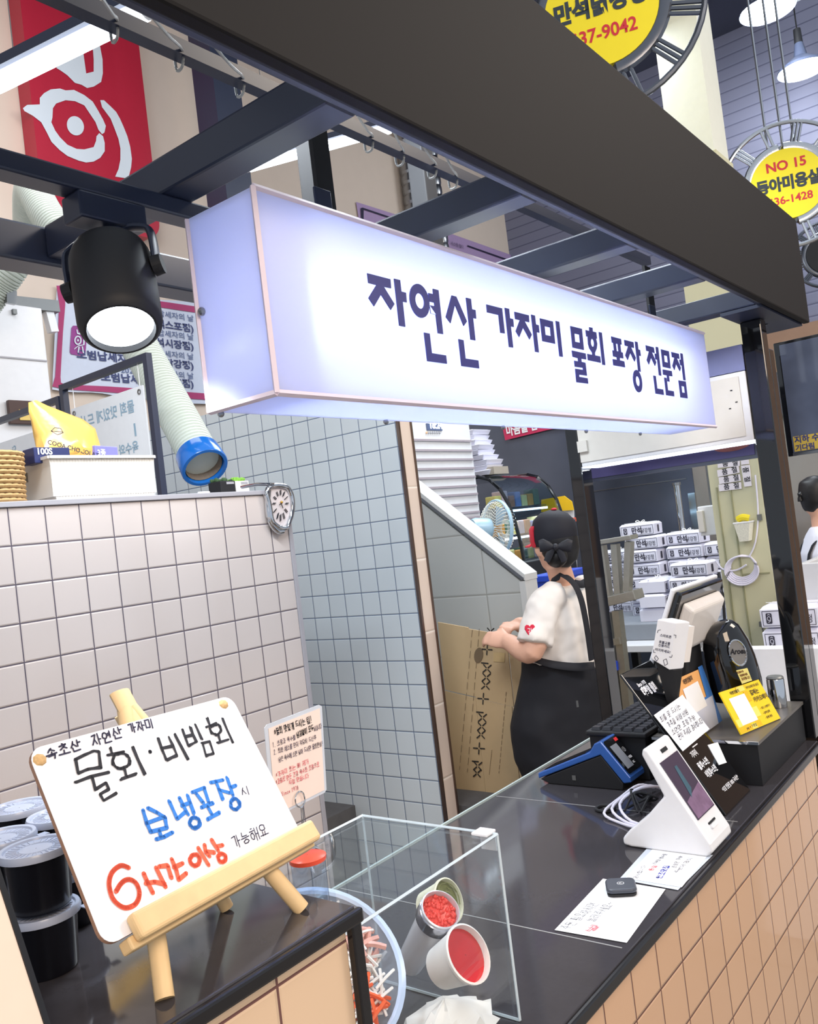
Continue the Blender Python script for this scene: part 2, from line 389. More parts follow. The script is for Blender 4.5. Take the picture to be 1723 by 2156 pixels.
# ------------------------------------------------------------------ setting
tile_mat('tile_white', (208, 197, 192), 'X', 'Z', 0.1005, 0.5174 * 2.17, H + 0.0446 * 2.17, grout=(92, 84, 96))
tile_mat('tile_side', (214, 222, 226), 'Y', 'Z', 0.1, 0.9925 * 2.833, H + 0.1677 * 2.833, grout=(96, 112, 140))
tile_mat('tile_front', (212, 172, 138), 'X', 'Z', 0.1, 1.8319 * 0.625, H - 1.279 * 0.625, grout=(105, 70, 60), gw=0.003, rough=0.08)
tile_mat('tile_raised', (226, 196, 164), 'X', 'Z', 0.1, 0.5356, H - 0.402, grout=(112, 76, 72), gw=0.003, rough=0.3)
tile_mat('tile_large', (196, 196, 192), 'Y', 'Z', 0.58, 2.3, H - 0.03, grout=(160, 158, 152), gw=0.006, rough=0.3, pv=0.3)
tile_mat('tile_end', (226, 208, 194), 'X', 'Z', 0.5, 2.6, H + 0.2, grout=(240, 230, 218), gw=0.006, rough=0.08, pv=0.305)
tile_mat('siding', (128, 130, 152), 'Y', 'Z', 60, -30, 0.0, grout=(98, 100, 122), gw=0.012, rough=0.6, pv=0.115)
tile_mat('floor_tile', (150, 146, 140), 'X', 'Y', 0.6, 0, 0, grout=(110, 106, 100), gw=0.006, rough=0.3)

def structure(name, b, m, **k): return tag(b.build(name, m, **k), kind='structure')
structure('floor', MB().box((-3, -4, -0.06), (10, 7, 0)), 'floor_tile')
structure('wall_back', MB().box((-2.5, 5.0, 0), (9, 5.12, 6.2)), 'cream')
structure('wall_right', MB().box((9, -4, 0), (9.1, 5.12, 6.2)), 'siding')
structure('wall_right_lower', MB().box((8.88, -4, 0), (8.999, 5.0, H + 1.55)), mat('clay', (158, 126, 104), 0.7, vary=0.2, scale=3))
structure('ceiling', MB().box((-2.5, 1.9, 6.2), (9.1, 5.2, 6.3)), mat('ceiling_dark', (70, 74, 92), 0.8))
wl = structure('wall_left', MB().box((-0.6, 2.17, 0), (2.105, 2.47, H + 0.196)), 'tile_white')
structure('trim_1', MB().box((-0.6, 2.163, H + 0.197), (2.125, 2.48, H + 0.212)), 'grey_cap', bevel=0.002)
structure('trim_2', MB().box((2.106, 2.165, 0), (2.124, 2.475, H + 0.197)), 'grey_cap', bevel=0.002)
wmid = structure('wall_middle', MB().box((2.833, 2.206, 0), (2.925, 4.35, H + 0.73)), 'tile_side')
structure('trim_3', MB().box((2.838, 2.196, 0), (2.915, 2.2055, H + 0.73)), 'tile_end', bevel=0.002)
for k, x in enumerate((2.829, 2.913)):
    structure('trim_%d' % (4 + k), MB().box((x, 2.192, 0), (x + 0.012, 2.2058, H + 0.73)), mat('bronze_trim', (120, 102, 96), 0.2, 0.8))
# stair wall running along Y with a sloping white cap
def yz(pts, x0, x1): return [[(x0, y, z + H) for y, z in pts], [(x1, y, z + H) for y, z in pts]]
structure('wall_stair', MB().hull(yz([(2.105, -1.6), (3.9, -1.6), (3.9, 1.22), (2.105, -0.275)], 3.5, 3.6)), 'tile_large')
structure('trim_6', MB().hull(yz([(2.07, -0.275), (2.07, -0.245), (3.9, 1.285), (3.9, 1.24)], 3.488, 3.605)), mat('cap_pale', (206, 206, 204), 0.4))
structure('trim_7', MB().hull(yz([(2.075, -0.262), (3.9, 1.252), (3.9, 1.238), (2.085, -0.272)], 3.484, 3.4875)), mat('edge_grey', (96, 98, 104), 0.4))
structure('trim_8', MB().box((3.488, 2.072, 0), (3.60, 2.104, H - 0.276)), 'cap_pale')
tag(MB().box((2.15, 2.70, 0), (2.832, 4.3, H - 1.17)).build('concrete_step', 'concrete'), 'grey concrete step behind the left tiled wall', 'step')
tag(MB().box((2.96, 1.98, 0), (3.49, 2.9, H - 1.165)).build('low_platform', 'concrete'), 'dark low platform under the flattened cardboard', 'platform')

# ------------------------------------------------------------------ counters
YF = 0.625; ZC = H - 0.686; ZR = H - 0.3705
tag(MB().box((0.66, YF + 0.012, 0), (2.47, 1.235, ZC - 0.0215)).build('counter_base', 'tile_front'),
    'long low service counter base faced in glossy square beige tiles', 'counter')
ct = thing('countertop', 'long black stone slab on top of the low service counter', 'countertop', (1.56, 0.94, ZC - 0.03))
MB().box((0.652, YF + 0.006, ZC - 0.021), (2.488, 1.255, ZC)).build('slab', 'stone_top', ct, bevel=0.002)
MB().box((0.652, YF - 0.004, ZC - 0.021), (2.488, YF + 0.0058, ZC - 0.001)).build('edge_trim', 'dark_trim', ct, bevel=0.003)
for x in (1.24, 1.83): MB().box((x, YF + 0.02, ZC), (x + 0.0022, 1.25, ZC + 0.0006)).build('joint_line', mat('joint', (150, 150, 150), 0.4), ct)
MB().box((0.652, 1.2552, ZC - 0.02), (2.488, 1.2605, ZC + 0.004)).build('back_edge', mat('glass_edge', (176, 190, 188), 0.2), ct)
# the raised counter on the left
tag(MB().box((-0.35, YF + 0.012, 0), (0.632, 1.2, ZR - 0.0165)).build('raised_counter_base', 'tile_raised'),
    'taller counter base with large beige tiles carrying the easel', 'counter')
rc = thing('raised_countertop', 'black glossy top of the taller counter carrying the easel', 'countertop', (0.2, 0.9, ZR - 0.03))
MB().box((-0.36, YF + 0.006, ZR - 0.016), (0.644, 1.21, ZR)).build('slab', 'stone_top', rc, bevel=0.002)
MB().box((-0.36, YF - 0.003, ZR - 0.016), (0.6475, YF + 0.0055, ZR - 0.001)).build('edge_trim', 'dark_trim', rc, bevel=0.003)
MB().box((0.633, YF + 0.002, ZC + 0.002), (0.6475, YF + 0.012, ZR - 0.0165)).build('corner_trim', 'dark_trim', rc, bevel=0.002)
# black riser at the far end
rz = thing('riser_box', 'black riser box at the far end of the low counter', 'box', (2.28, 0.79, ZC))
MB().box((2.075, 0.66, ZC + 0.001), (2.487, 0.915, ZC + 0.098)).build('body', 'black_matte', rz)
MB().box((2.07, 0.655, ZC + 0.0985), (2.488, 0.918, ZC + 0.106)).build('top_panel', mat('riser_top', (92, 88, 84), 0.35), rz)
MB().box((2.066, 0.655, ZC + 0.099), (2.0695, 0.918, ZC + 0.106)).build('edge_strip', 'chrome', rz)

# ------------------------------------------------------------------ stall canopy: one welded frame
ZB = H + 0.49
cp = thing('stall_canopy', 'black steel canopy frame with deep front fascia over the counter', 'canopy', (1.2, 0.9, ZB))
MB().box((-0.6, 0.572, H + 0.485), (2.79, 0.592, H + 0.797)).build('fascia', 'fascia_black', cp, bevel=0.004)
MB().box((2.36, 0.593, H + 0.480), (2.785, 0.70, H + 0.489)).build('soffit', 'black_steel', cp)
MB().box((-0.6, 0.593, H + 0.488), (2.785, 0.606, H + 0.53)).build('front_rail', 'black_steel', cp, bevel=0.003)
for x in (0.725, 1.155, 1.545, 1.93, 2.36):
    MB().box((x, 0.607, ZB), (x + 0.052, 1.20, ZB + 0.05)).build('beam', 'black_steel', cp, bevel=0.004)
MB().box((-0.6, 1.2005, ZB - 0.01), (2.56, 1.26, ZB + 0.05)).build('rear_rail', 'black_steel', cp, bevel=0.004)
MB().box((2.5, 0.637, ZC + 0.001), (2.552, 0.692, H + 0.479)).build('front_post', 'black_gloss', cp, bevel=0.003)
MB().box((2.5, 1.2285, 0), (2.572, 1.270, H + 0.479)).build('rear_post', 'black_gloss', cp, bevel=0.003)
MB().box((2.552, 0.637, 0), (2.60, 0.692, H + 0.40)).build('post_foot', 'black_gloss', cp, bevel=0.003)
MB().box((-0.6, 0.846, H + 0.655), (2.3, 0.866, H + 0.676)).build('wire_rail', 'black_steel', cp)
for x, y in ((0.5, 1.215), (1.37, 1.2), (1.78, 1.2), (-0.2, 1.215)):
    MB().box((x, y, ZB + 0.05), (x + 0.05, y + 0.05, H + 1.15)).build('upright', 'black_matte', cp, bevel=0.003)
for x in (2.27, 2.40, 2.62):
    MB().lathe([(0.012, 0), (0.008, 0.004), (0.008, 0)], (x, 0.66 if x > 2.5 else 1.0, ZB - 0.012)).build('rivet', 'grey_metal', cp)
# pale cords looped over the wire rail
cm = mat('cord_grey', (176, 178, 176), 0.6)
for (hx, hy), (ux_, uy_) in (((248, 66), (212, -8)), ((385, 128), (297, 8)), ((513, 185), (430, 72)), ((785, 305), (752, 242)), ((850, 335), (822, 262)), ((918, 362), (882, 292)), ((962, 385), (938, 328))):
    h0 = onY(hx, hy, 0.85); u0 = onY(ux_, uy_, 0.72)
    pts = [u0, u0.lerp(h0, 0.55) + V((0.004, 0, 0.004)), h0 + V((-0.002, -0.004, 0.012)), h0 + V((0, 0.002, -0.006)), h0 + V((0.004, 0.018, -0.004)), h0 + V((0.004, 0.020, 0.012))]
    MB().tube(pts, 0.0020, 6).build('cord', cm, cp, smooth=True)

# ------------------------------------------------------------------ backlit sign
YS = 0.72; SX0, SX1, SZ0, SZ1, SD = 0.707, 2.268, H + 0.184, H + 0.4295, 0.123
sg = thing('light_box_sign', 'long white backlit acrylic sign with dark blue Korean lettering', 'sign', (1.49, 0.78, SZ0))
ac = translucent('acrylic_glow', (226, 230, 250), 0.62)
MB().box((SX0, YS, SZ0), (SX1, YS + 0.004, SZ1)).build('front_panel', ac, sg)
MB().box((SX0, YS + 0.0045, SZ0), (SX0 + 0.004, YS + SD, SZ1)).build('side_panel', ac, sg)
MB().box((SX1 - 0.004, YS + 0.0045, SZ0), (SX1, YS + SD, SZ1)).build('side_panel', ac, sg)
MB().box((SX0 + 0.0045, YS + 0.0045, SZ0), (SX1 - 0.0045, YS + SD, SZ0 + 0.004)).build('bottom_panel', ac, sg)
MB().box((SX0 + 0.0045, YS + SD - 0.004, SZ0 + 0.0045), (SX1 - 0.0045, YS + SD, SZ1)).build('back_panel', 'white_plastic', sg)
MB().box((SX0 + 0.0045, YS + 0.0045, SZ1 - 0.004), (SX1 - 0.0045, YS + SD - 0.0045, SZ1)).build('top_panel', 'white_plastic', sg)
seam = mat('seam', (228, 214, 226), 0.5)
for p0, p1 in (((SX0, YS, SZ0), (SX0, YS, SZ1)), ((SX0, YS, SZ1), (SX1, YS, SZ1)), ((SX0, YS, SZ0), (SX1, YS, SZ0)), ((SX0, YS + SD, SZ0), (SX0, YS + SD, SZ1)), ((SX0, YS, SZ0), (SX0, YS + SD, SZ0))):
    MB().bar(p0, p1, 0.006, 0.006, up=(0.3, 0.5, 0.7)).build('edge_seam', seam, sg)
for x in (0.72, 1.05, 1.4, 1.75, 2.05): MB().ball((x, YS + SD - 0.006, SZ0 - 0.003), 0.0045, 8, 6).build('screw', 'steel', sg)
MB().ball((SX0 - 0.002, YS + SD - 0.01, SZ0 + 0.125), 0.0055, 8, 6).build('screw', 'steel', sg)
def sign_lamp(n, x, sx, e, z=0.122, y=0.09, sz=0.03):
    d = bpy.data.lights.new(n, 'AREA'); d.energy = e; d.size = sx; d.shape = 'RECTANGLE'; d.size_y = sz; d.color = (0.86, 0.93, 1.0)
    o = bpy.data.objects.new(n, d); C.objects.link(o); o.parent = sg
    o.location = V((x, YS + y, SZ0 + z)) - sg.location; o.rotation_euler = (PI / 2, 0, 0)
    return o
sign_lamp('sign_tube_light', 1.50, 1.25, 8.5)
o = sign_lamp('sign_tube_light', 1.50, 1.3, 1.4, 0.20, 0.06); o.rotation_euler = (0, 0, 0)
o = sign_lamp('sign_tube_light', 0.78, 0.05, 0.30, 0.11, 0.05, 0.1); o.rotation_euler = (PI / 2, 0, -PI / 2)
for x, wd in ((0.885, 0.034), (2.06, 0.036)):
    MB().box((x, 0.775, SZ1 - 0.03), (x + wd, 0.782, ZB + 0.10)).build('hanger_strap', 'black_matte', sg)
    MB().box((x - 0.012, 0.77, SZ1 + 0.002), (x + wd * 0.6, 0.7745, SZ1 + 0.06))  .build('hanger_plate', 'black_steel', sg, bevel=0.001)
def letters(ch, ox, oy, s, outer, holes=()):
    c = bpy.data.curves.new('g', 'CURVE'); c.dimensions = '2D'; c.fill_mode = 'FRONT'; c.extrude = 0.0007
    for pts in list(outer) + list(holes):
        sp = c.splines.new('POLY'); sp.points.add(len(pts) - 1); sp.use_cyclic_u = True
        for i, (x, y) in enumerate(pts):
            v = onY(ox + x / s, oy + y / s, YS - 0.001); sp.points[i].co = (v.x, v.z, 0, 1)
    t = bpy.data.objects.new('g', c); C.objects.link(t)
    me = bpy.data.meshes.new_from_object(t.evaluated_get(bpy.context.evaluated_depsgraph_get()))
    bpy.data.objects.remove(t); bpy.data.curves.remove(c)
    b = MB(); b.b = bmesh.new(); b.b.from_mesh(me); bpy.data.meshes.remove(me)
    M = Matrix(((1, 0, 0, 0), (0, 0, -1, YS - 0.001), (0, 1, 0, 0), (0, 0, 0, 1)))
    bmesh.ops.transform(b.b, matrix=M, verts=b.b.verts)
    b.build('letter', 'sign_blue', sg)
def ell(cx, cy, a, b, ang=0, n=28):
    ca, sa = math.cos(math.radians(ang)), math.sin(math.radians(ang))
    return [(cx + a * math.cos(2 * PI * k / n) * ca - b * math.sin(2 * PI * k / n) * sa, cy + a * math.cos(2 * PI * k / n) * sa + b * math.sin(2 * PI * k / n) * ca) for k in range(n)]
A1 = (760, 560, 6.627); A2 = (1010, 620, 6.154); A3 = (1270, 690, 8.615)
letters('ja', *A1, [[(88, 102), (410, 186), (421, 312), (318, 290), (467, 532), (417, 614), (280, 398), (184, 563), (107, 446), (218, 265), (105, 237)],
                    [(462, 177), (546, 198), (564, 358), (627, 374), (639, 510), (582, 498), (619, 850), (537, 833)]])
letters('yeon', *A1, [ell(818, 487, 132, 242, -12), [(940, 378), (1010, 394), (1004, 318), (1081, 339), (1147, 952), (1075, 938), (1045, 680), (975, 662), (962, 575), (955, 548), (1030, 562), (1023, 512), (955, 495)],
                      [(881, 929), (958, 944), (989, 1217), (1187, 1249), (1200, 1364), (928, 1327)]], [ell(820, 489, 60, 111, -12)])
letters('san', *A1, [[(1266, 411), (1330, 428), (1479, 775), (1435, 838), (1312, 540), (1251, 799), (1186, 712)],
                     [(1467, 443), (1535, 460), (1550, 604), (1598, 616), (1609, 736), (1564, 724), (1598, 1040), (1532, 1026)], [(1362, 1020), (1431, 1036), (1459, 1292), (1638, 1319), (1650, 1430), (1406, 1395)]])
letters('ga', *A2, [[(88, 129), (290, 181), (326, 506), (271, 496), (246, 266), (98, 231)], [(326, 173), (381, 187), (393, 308), (434, 320), (443, 423), (404, 414), (435, 689), (383, 681)]])
letters('ja', *A2, [[(452, 224), (637, 271), (644, 361), (583, 347), (676, 522), (648, 583), (564, 427), (513, 553), (469, 475), (523, 333), (463, 319)],
                    [(669, 261), (716, 274), (729, 388), (766, 399), (775, 497), (739, 487), (768, 752), (722, 742)]])
letters('mi', *A2, [[(782, 309), (949, 351), (979, 640), (816, 604)], [(986, 343), (1031, 355), (1079, 809), (1037, 802)]], [[(841, 411), (915, 428), (926, 541), (853, 524)]])
letters('mul', *A2, [[(1177, 409), (1325, 446), (1352, 720), (1207, 687)],
                     [(1197, 726), (1374, 765), (1382, 843), (1317, 832), (1321, 874), (1371, 884), (1391, 1053), (1290, 1038), (1290, 1068), (1399, 1086), (1408, 1156), (1258, 1136), (1240, 962), (1342, 978), (1340, 950), (1236, 935), (1227, 858), (1279, 868), (1276, 826), (1207, 806)]],
        [[(1227, 504), (1294, 521), (1304, 628), (1237, 612)]])
letters('hoe', *A2, [[(1422, 424), (1463, 433), (1466, 480), (1511, 492), (1521, 573), (1508, 572), (1524, 640), (1518, 700), (1494, 760), (1498, 790), (1562, 803), (1572, 886), (1407, 851), (1398, 770), (1462, 783), (1462, 755), (1425, 700), (1408, 640), (1402, 546), (1385, 544), (1376, 462), (1424, 474)],
                     [(1546, 487), (1583, 497), (1629, 916), (1594, 909)]], [ell(1463, 627, 22, 52, -6)])
letters('po', *A3, [[(150, 158), (326, 206), (336, 308), (312, 302), (328, 443), (357, 452), (369, 558), (303, 546), (305, 592), (385, 611), (400, 720), (190, 680), (178, 570), (256, 584), (252, 536), (186, 518), (175, 408), (205, 414), (187, 274), (162, 268)]], [[(231, 288), (268, 296), (284, 434), (247, 424)]])
letters('jang', *A3, [[(386, 220), (550, 263), (562, 368), (507, 354), (594, 548), (574, 614), (494, 452), (450, 586), (406, 500), (458, 338), (398, 322)],
                      [(580, 250), (625, 262), (640, 396), (671, 404), (686, 513), (652, 508), (684, 800), (642, 790)], ell(629, 969, 76, 206, -9)], [ell(631, 970, 36, 93, -9)])
letters('jeon', *A3, [[(775, 319), (920, 358), (936, 460), (886, 446), (966, 628), (944, 692), (872, 538), (834, 668), (796, 586), (838, 430), (788, 418)],
                      [(960, 347), (999, 357), (1058, 872), (1018, 862), (986, 580), (952, 572), (941, 468), (971, 474)], [(915, 868), (956, 876), (983, 1102), (1090, 1122), (1104, 1220), (957, 1194)]])
letters('mun', *A3, [[(1053, 392), (1193, 429), (1227, 742), (1088, 708)], [(1085, 757), (1247, 788), (1258, 882), (1195, 872), (1208, 980), (1172, 972), (1160, 866), (1094, 850)], [(1113, 905), (1152, 912), (1178, 1134), (1283, 1154), (1293, 1247), (1150, 1222)]],
        [[(1104, 496), (1166, 513), (1180, 636), (1116, 620)]])
letters('jeom', *A3, [[(1242, 440), (1375, 476), (1387, 566), (1340, 556), (1412, 730), (1395, 788), (1326, 652), (1298, 768), (1262, 690), (1298, 545), (1254, 532)],
                      [(1406, 464), (1443, 474), (1498, 956), (1462, 948), (1432, 686), (1402, 676), (1390, 578), (1418, 584)], [(1372, 955), (1500, 977), (1536, 1282), (1410, 1262)]], [[(1420, 1056), (1476, 1066), (1490, 1184), (1434, 1176)]])
# ------------------------------------------------------------------ track and spotlight
tag(MB().box((-0.4, 0.905, H + 0.464), (0.86, 0.94, H + 0.489)).build('lighting_track', 'black_steel', bevel=0.003),
    'black lighting track hung under the canopy beams above the spotlight', 'track')
s0 = onY(231, 532, 0.92); sd = ((RX * 0.3 + DN * 0.95) * 0.89 - FW * 0.45).normalized(); s1 = s0 + sd * 0.128
sp = thing('spotlight', 'black cylindrical track spotlight switched on beside the backlit sign', 'spotlight', s0)
R0 = 0.0495
MB().lathe([(0.012, -0.002), (R0 * 0.8, 0.0), (R0 * 0.93, 0.004), (R0, 0.014), (R0 * 1.02, 0.06), (R0, 0.115), (R0 * 0.96, 0.124), (R0 * 0.86, 0.129), (R0 * 0.80, 0.129), (R0 * 0.77, 0.118)], s0, sd, 40).build('can', 'black_matte', sp, smooth=True)
MB().lathe([(0.0005, 0.1195), (R0 * 0.77, 0.1195), (R0 * 0.77, 0.121), (0.0005, 0.121)], s0, sd, 36).build('lens', 'led_white', sp)
tp = onY(218, 445, 0.92); ad = onY(215, 400, 0.92)
MB().box((ad.x - 0.045, 0.902, H + 0.43), (ad.x + 0.05, 0.943, H + 0.4635)).build('track_adapter', 'black_steel', sp, bevel=0.003)
MB().cone((ad.x + 0.012, 0.922, H + 0.395), (ad.x + 0.012, 0.922, H + 0.432), 0.012, 0.014).build('swivel', 'black_steel', sp)
side = sd.cross(FW).normalized()
for s_ in (-1, 1):
    q = s0 + sd * 0.045 + side * s_ * (R0 + 0.006)
    pts = [(ad.x + 0.012, 0.922, H + 0.393), s0 - sd * 0.03 + side * s_ * 0.022, s0 - sd * 0.022 + side * s_ * (R0 + 0.001), s0 + sd * 0.0 + side * s_ * (R0 + 0.007), q]
    MB().loft(smooth_path(pts, 4), (0.005, 0.010), 10, up=tuple(FW)).build('yoke_arm', 'black_steel', sp, smooth=True)
    MB().cone(q - side * s_ * 0.004, q + side * s_ * 0.008, 0.013, 0.012).build('knob', 'black_matte', sp)
MB().tube([(ad.x + 0.0, 0.922, H + 0.43), (ad.x + 0.004, 0.905, H + 0.40), (ad.x - 0.012, 0.90, H + 0.375), s0 - sd * 0.0 + side * 0.012], 0.0035).build('cable', 'black_matte', sp, smooth=True)
lamp('spotlight_beam', 'SPOT', s0 + sd * 0.15, 12, (0.92, 0.96, 1.0), 0.03, aim=(0.93, 0.78, ZC), spot=80)

# ------------------------------------------------------------------ tube lights
def tube_light(a, b, r, label):
    a, b = V(a), V(b); t = thing('tube_light', label, 'light', (a + b) / 2, 'LED tubes hung behind the canopy')
    d = (b - a).normalized()
    MB().cone(a, b, r, n=16).build('tube', 'led_white', t, smooth=True)
    MB().bar(a + V((0, 0, r * 1.3)), b + V((0, 0, r * 1.3)), r * 2.6, r * 1.1).build('housing', 'black_steel', t)
    for e in (a.lerp(b, 0.15), a.lerp(b, 0.85)): MB().cone(e + V((0, 0, r)), V((e.x, e.y, 6.2)), 0.002, n=6).build('suspension_wire', 'grey_metal', t)
    for e, s_ in ((a, -1), (b, 1)): MB().cone(e, e + d * s_ * r * 0.8, r * 0.95).build('end_cap', 'white_plastic', t)
tube_light(onY(-10, 178, 2.6), onY(305, 22, 2.0), 0.030, 'long white LED tube hung in front of the red emblem sign')
tube_light(onY(525, 352, 2.5), onY(822, 270, 2.0), 0.020, 'white LED tube seen above the backlit sign behind a hanger strap')

# ------------------------------------------------------------------ traced outlines on a wall plane
def trace(name, m, parent, proj, outer, holes=(), off=V((0, 0, 0))):
    P0 = proj(*outer[0][0]); P1 = proj(*outer[0][1]); P2 = proj(*outer[0][2])
    pl = [[proj(x, y) for x, y in q] for q in list(outer) + list(holes)]
    ax = max(range(3), key=lambda i: abs((P1 - P0).cross(P2 - P0)[i])); u, v = [i for i in range(3) if i != ax]
    c = bpy.data.curves.new('g', 'CURVE'); c.dimensions = '2D'; c.fill_mode = 'FRONT'
    for q in pl:
        s_ = c.splines.new('POLY'); s_.points.add(len(q) - 1); s_.use_cyclic_u = True
        for i, w_ in enumerate(q): s_.points[i].co = (w_[u], w_[v], 0, 1)
    t = bpy.data.objects.new('g', c); C.objects.link(t)
    me = bpy.data.meshes.new_from_object(t.evaluated_get(bpy.context.evaluated_depsgraph_get()))
    bpy.data.objects.remove(t); bpy.data.curves.remove(c)
    b = MB(); b.b.from_mesh(me); bpy.data.meshes.remove(me); k = P0[ax]
    for w_ in b.b.verts:
        a, d = w_.co.x, w_.co.y; q = [0, 0, 0]; q[u], q[v], q[ax] = a, d, k; w_.co = V(q) + off
    return b.build(name, m, parent, norm=False)
lp = onY(160, 300, 5.0)
mat('emblem_red', (178, 34, 58), 0.4); mat('emblem_white', (214, 224, 232), 0.5, vary=0)
es = thing('emblem_sign', 'large red rounded wall sign with white brush-drawn eye emblem', 'sign', (3.38, 4.95, H + 3.0))
def xz_rr(x0, z0, x1, z1, r, y0, y1): return MB(Matrix(((1, 0, 0, 0), (0, 0, -1, y0), (0, 1, 0, 0), (0, 0, 0, 1)))).prism(rr(x0, z0, x1, z1, r, 8), y0 - y1)
xz_rr(2.95, H + 2.27, 3.825, H + 3.86, 0.13, 4.86, 4.995).build('panel', 'emblem_red', es)
prj = lambda x, y: onY(x / 5.068, 60 + y / 5.068, 4.855)
trace('emblem_ring', 'emblem_white', es, prj, [[(245, 850), (290, 815), (425, 810), (425, 740), (470, 690), (540, 650), (640, 640), (700, 660), (790, 655), (900, 710), (990, 780), (1050, 880), (1100, 970), (1130, 1040), (1115, 1110), (1090, 1128), (1050, 1080), (1020, 1000), (960, 910), (900, 820), (800, 775), (700, 765), (600, 800), (565, 850), (560, 950), (548, 1000), (590, 1090), (640, 1160), (720, 1240), (820, 1285), (900, 1290), (1000, 1265), (1025, 1200), (1030, 1150), (1060, 1115), (1100, 1150), (1118, 1220), (1118, 1310), (1070, 1380), (1000, 1420), (920, 1430), (840, 1410), (720, 1360), (640, 1300), (550, 1210), (500, 1110), (440, 1000), (350, 930), (260, 880)]])
trace('emblem_pupil', 'emblem_white', es, prj, [ell(805, 1038, 88, 106, -25)])
trace('emblem_tail', 'emblem_white', es, prj, [[(1070, 765), (1110, 765), (1180, 830), (1240, 890), (1280, 960), (1320, 1050), (1360, 1150), (1390, 1260), (1408, 1390), (1400, 1480), (1380, 1560), (1360, 1600), (1230, 1580), (1265, 1500), (1285, 1400), (1285, 1280), (1265, 1180), (1220, 1060), (1180, 960), (1120, 880), (1090, 840)]])
trace('emblem_crown', 'emblem_white', es, prj, [[(600, 420), (700, 330), (780, 200), (820, 60), (880, 60), (890, 260), (920, 480), (1000, 460), (1000, 330), (980, 60), (1040, 60), (1070, 200), (1095, 330), (1098, 480), (1080, 570), (1000, 620), (930, 635), (870, 600), (800, 580), (720, 500), (650, 450)]])
trace('emblem_foot', 'emblem_white', es, prj, [[(700, 1690), (760, 1660), (800, 1700), (790, 1770), (680, 1790)]])

bn = thing('wall_banner', 'white cloth banner with purple border and printed award lines', 'banner', (3.6, 4.96, H + 1.5))
mat('banner_white', (212, 220, 236), 0.7); mat('banner_border', (176, 62, 112), 0.6); mat('banner_ink', (96, 112, 150), 0.7, vary=0); mat('banner_ink_dark', (70, 78, 120), 0.7, vary=0)
YB = 4.97
b = MB(); n = 14
top = [onY(120 + (470 - 120) * k / n, 600 + 48 * k / n + 2.5 * math.sin(k), YB) for k in range(n + 1)]; bot = [onY(110 + (480 - 110) * k / n, 820 + 35 * k / n + 2 * math.sin(k * 1.3), YB) for k in range(n + 1)]
for k in range(n): b.quad(top[k], top[k + 1], bot[k + 1], bot[k])
b.build('cloth', 'banner_white', bn)
pb = lambda x, y: onY(100 + x / 4.923, 580 + y / 4.923, YB - 0.006)
trace('border', 'banner_border', bn, pb, [[(92, 105), (180, 105), (220, 180), (180, 180), (185, 300), (160, 600), (135, 1050), (140, 1110), (180, 1130), (640, 1150), (1400, 1205), (1900, 1240), (1900, 1310), (1400, 1270), (640, 1210), (180, 1180), (50, 1150), (80, 1050), (110, 600), (120, 300), (105, 180)]])
trace('border', 'banner_border', bn, pb, [[(700, 200), (1230, 275), (1900, 375), (1900, 440), (1240, 340), (700, 260)]])
trace('emblem_patch', mat('emblem_purple', (150, 58, 138), 0.5), bn, pb, [[(265, 520), (380, 520), (402, 540), (412, 580), (395, 800), (375, 832), (330, 832), (245, 815), (232, 790), (248, 545)]])
pe = lambda x, y: onY(100 + x / 4.923, 580 + y / 4.923, YB - 0.012)
trace('emblem_mark', 'emblem_white', bn, pe, [ell(316, 672, 38, 48, 0)], [ell(316, 672, 24, 34, 0)])
trace('emblem_mark', 'emblem_white', bn, pe, [ell(317, 672, 10, 12, 0)])
trace('emblem_mark', 'emblem_white', bn, pe, [[(300, 560), (312, 560), (318, 595), (350, 592), (356, 540), (370, 540), (372, 600), (335, 614), (306, 605)]])
trace('emblem_mark', 'emblem_white', bn, pe, [[(275, 770), (320, 735), (385, 720), (388, 640), (372, 630), (370, 715), (320, 725), (280, 755)]])
trace('emblem_mark', 'emblem_white', bn, pe, [[(320, 740), (335, 740), (325, 800), (312, 798)]])
trace('emblem_mark', 'emblem_white', bn, pe, [[(355, 735), (368, 735), (380, 805), (366, 803)]])
XZ = lambda p, y: Matrix(((1, 0, 0, p.x), (0, 0, -1, y), (0, 1, 0, p.z), (0, 0, 0, 1)))
for k, (y0, y1) in enumerate(((475, 585), (668, 770), (870, 968), (1070, 1158))):
    for yy, tx, sz, mm in ((y0, ('2020. 3. 3. 납세자의 날', '2021. 3. 3. 납세자의 날', '2022. 3. 3. 납세자의 날', '2023. 3. 3. 납세자의 날')[k], 0.052, 'banner_ink'), (y1, ('모범납세자 (엑스포점)', '모범납세자 (만석시장점)', '모범납세자 (주)만석닭강정)', '모범납세자 (엑스포점)')[k], 0.066, 'banner_ink_dark')):
        e = pb(1520, yy)
        text(tx, XZ(e, YB - 0.006), sz, mm, 'printed_line', bn, bold=0.03 if sz > 0.06 else 0.01, sx=1.25, align='RIGHT')

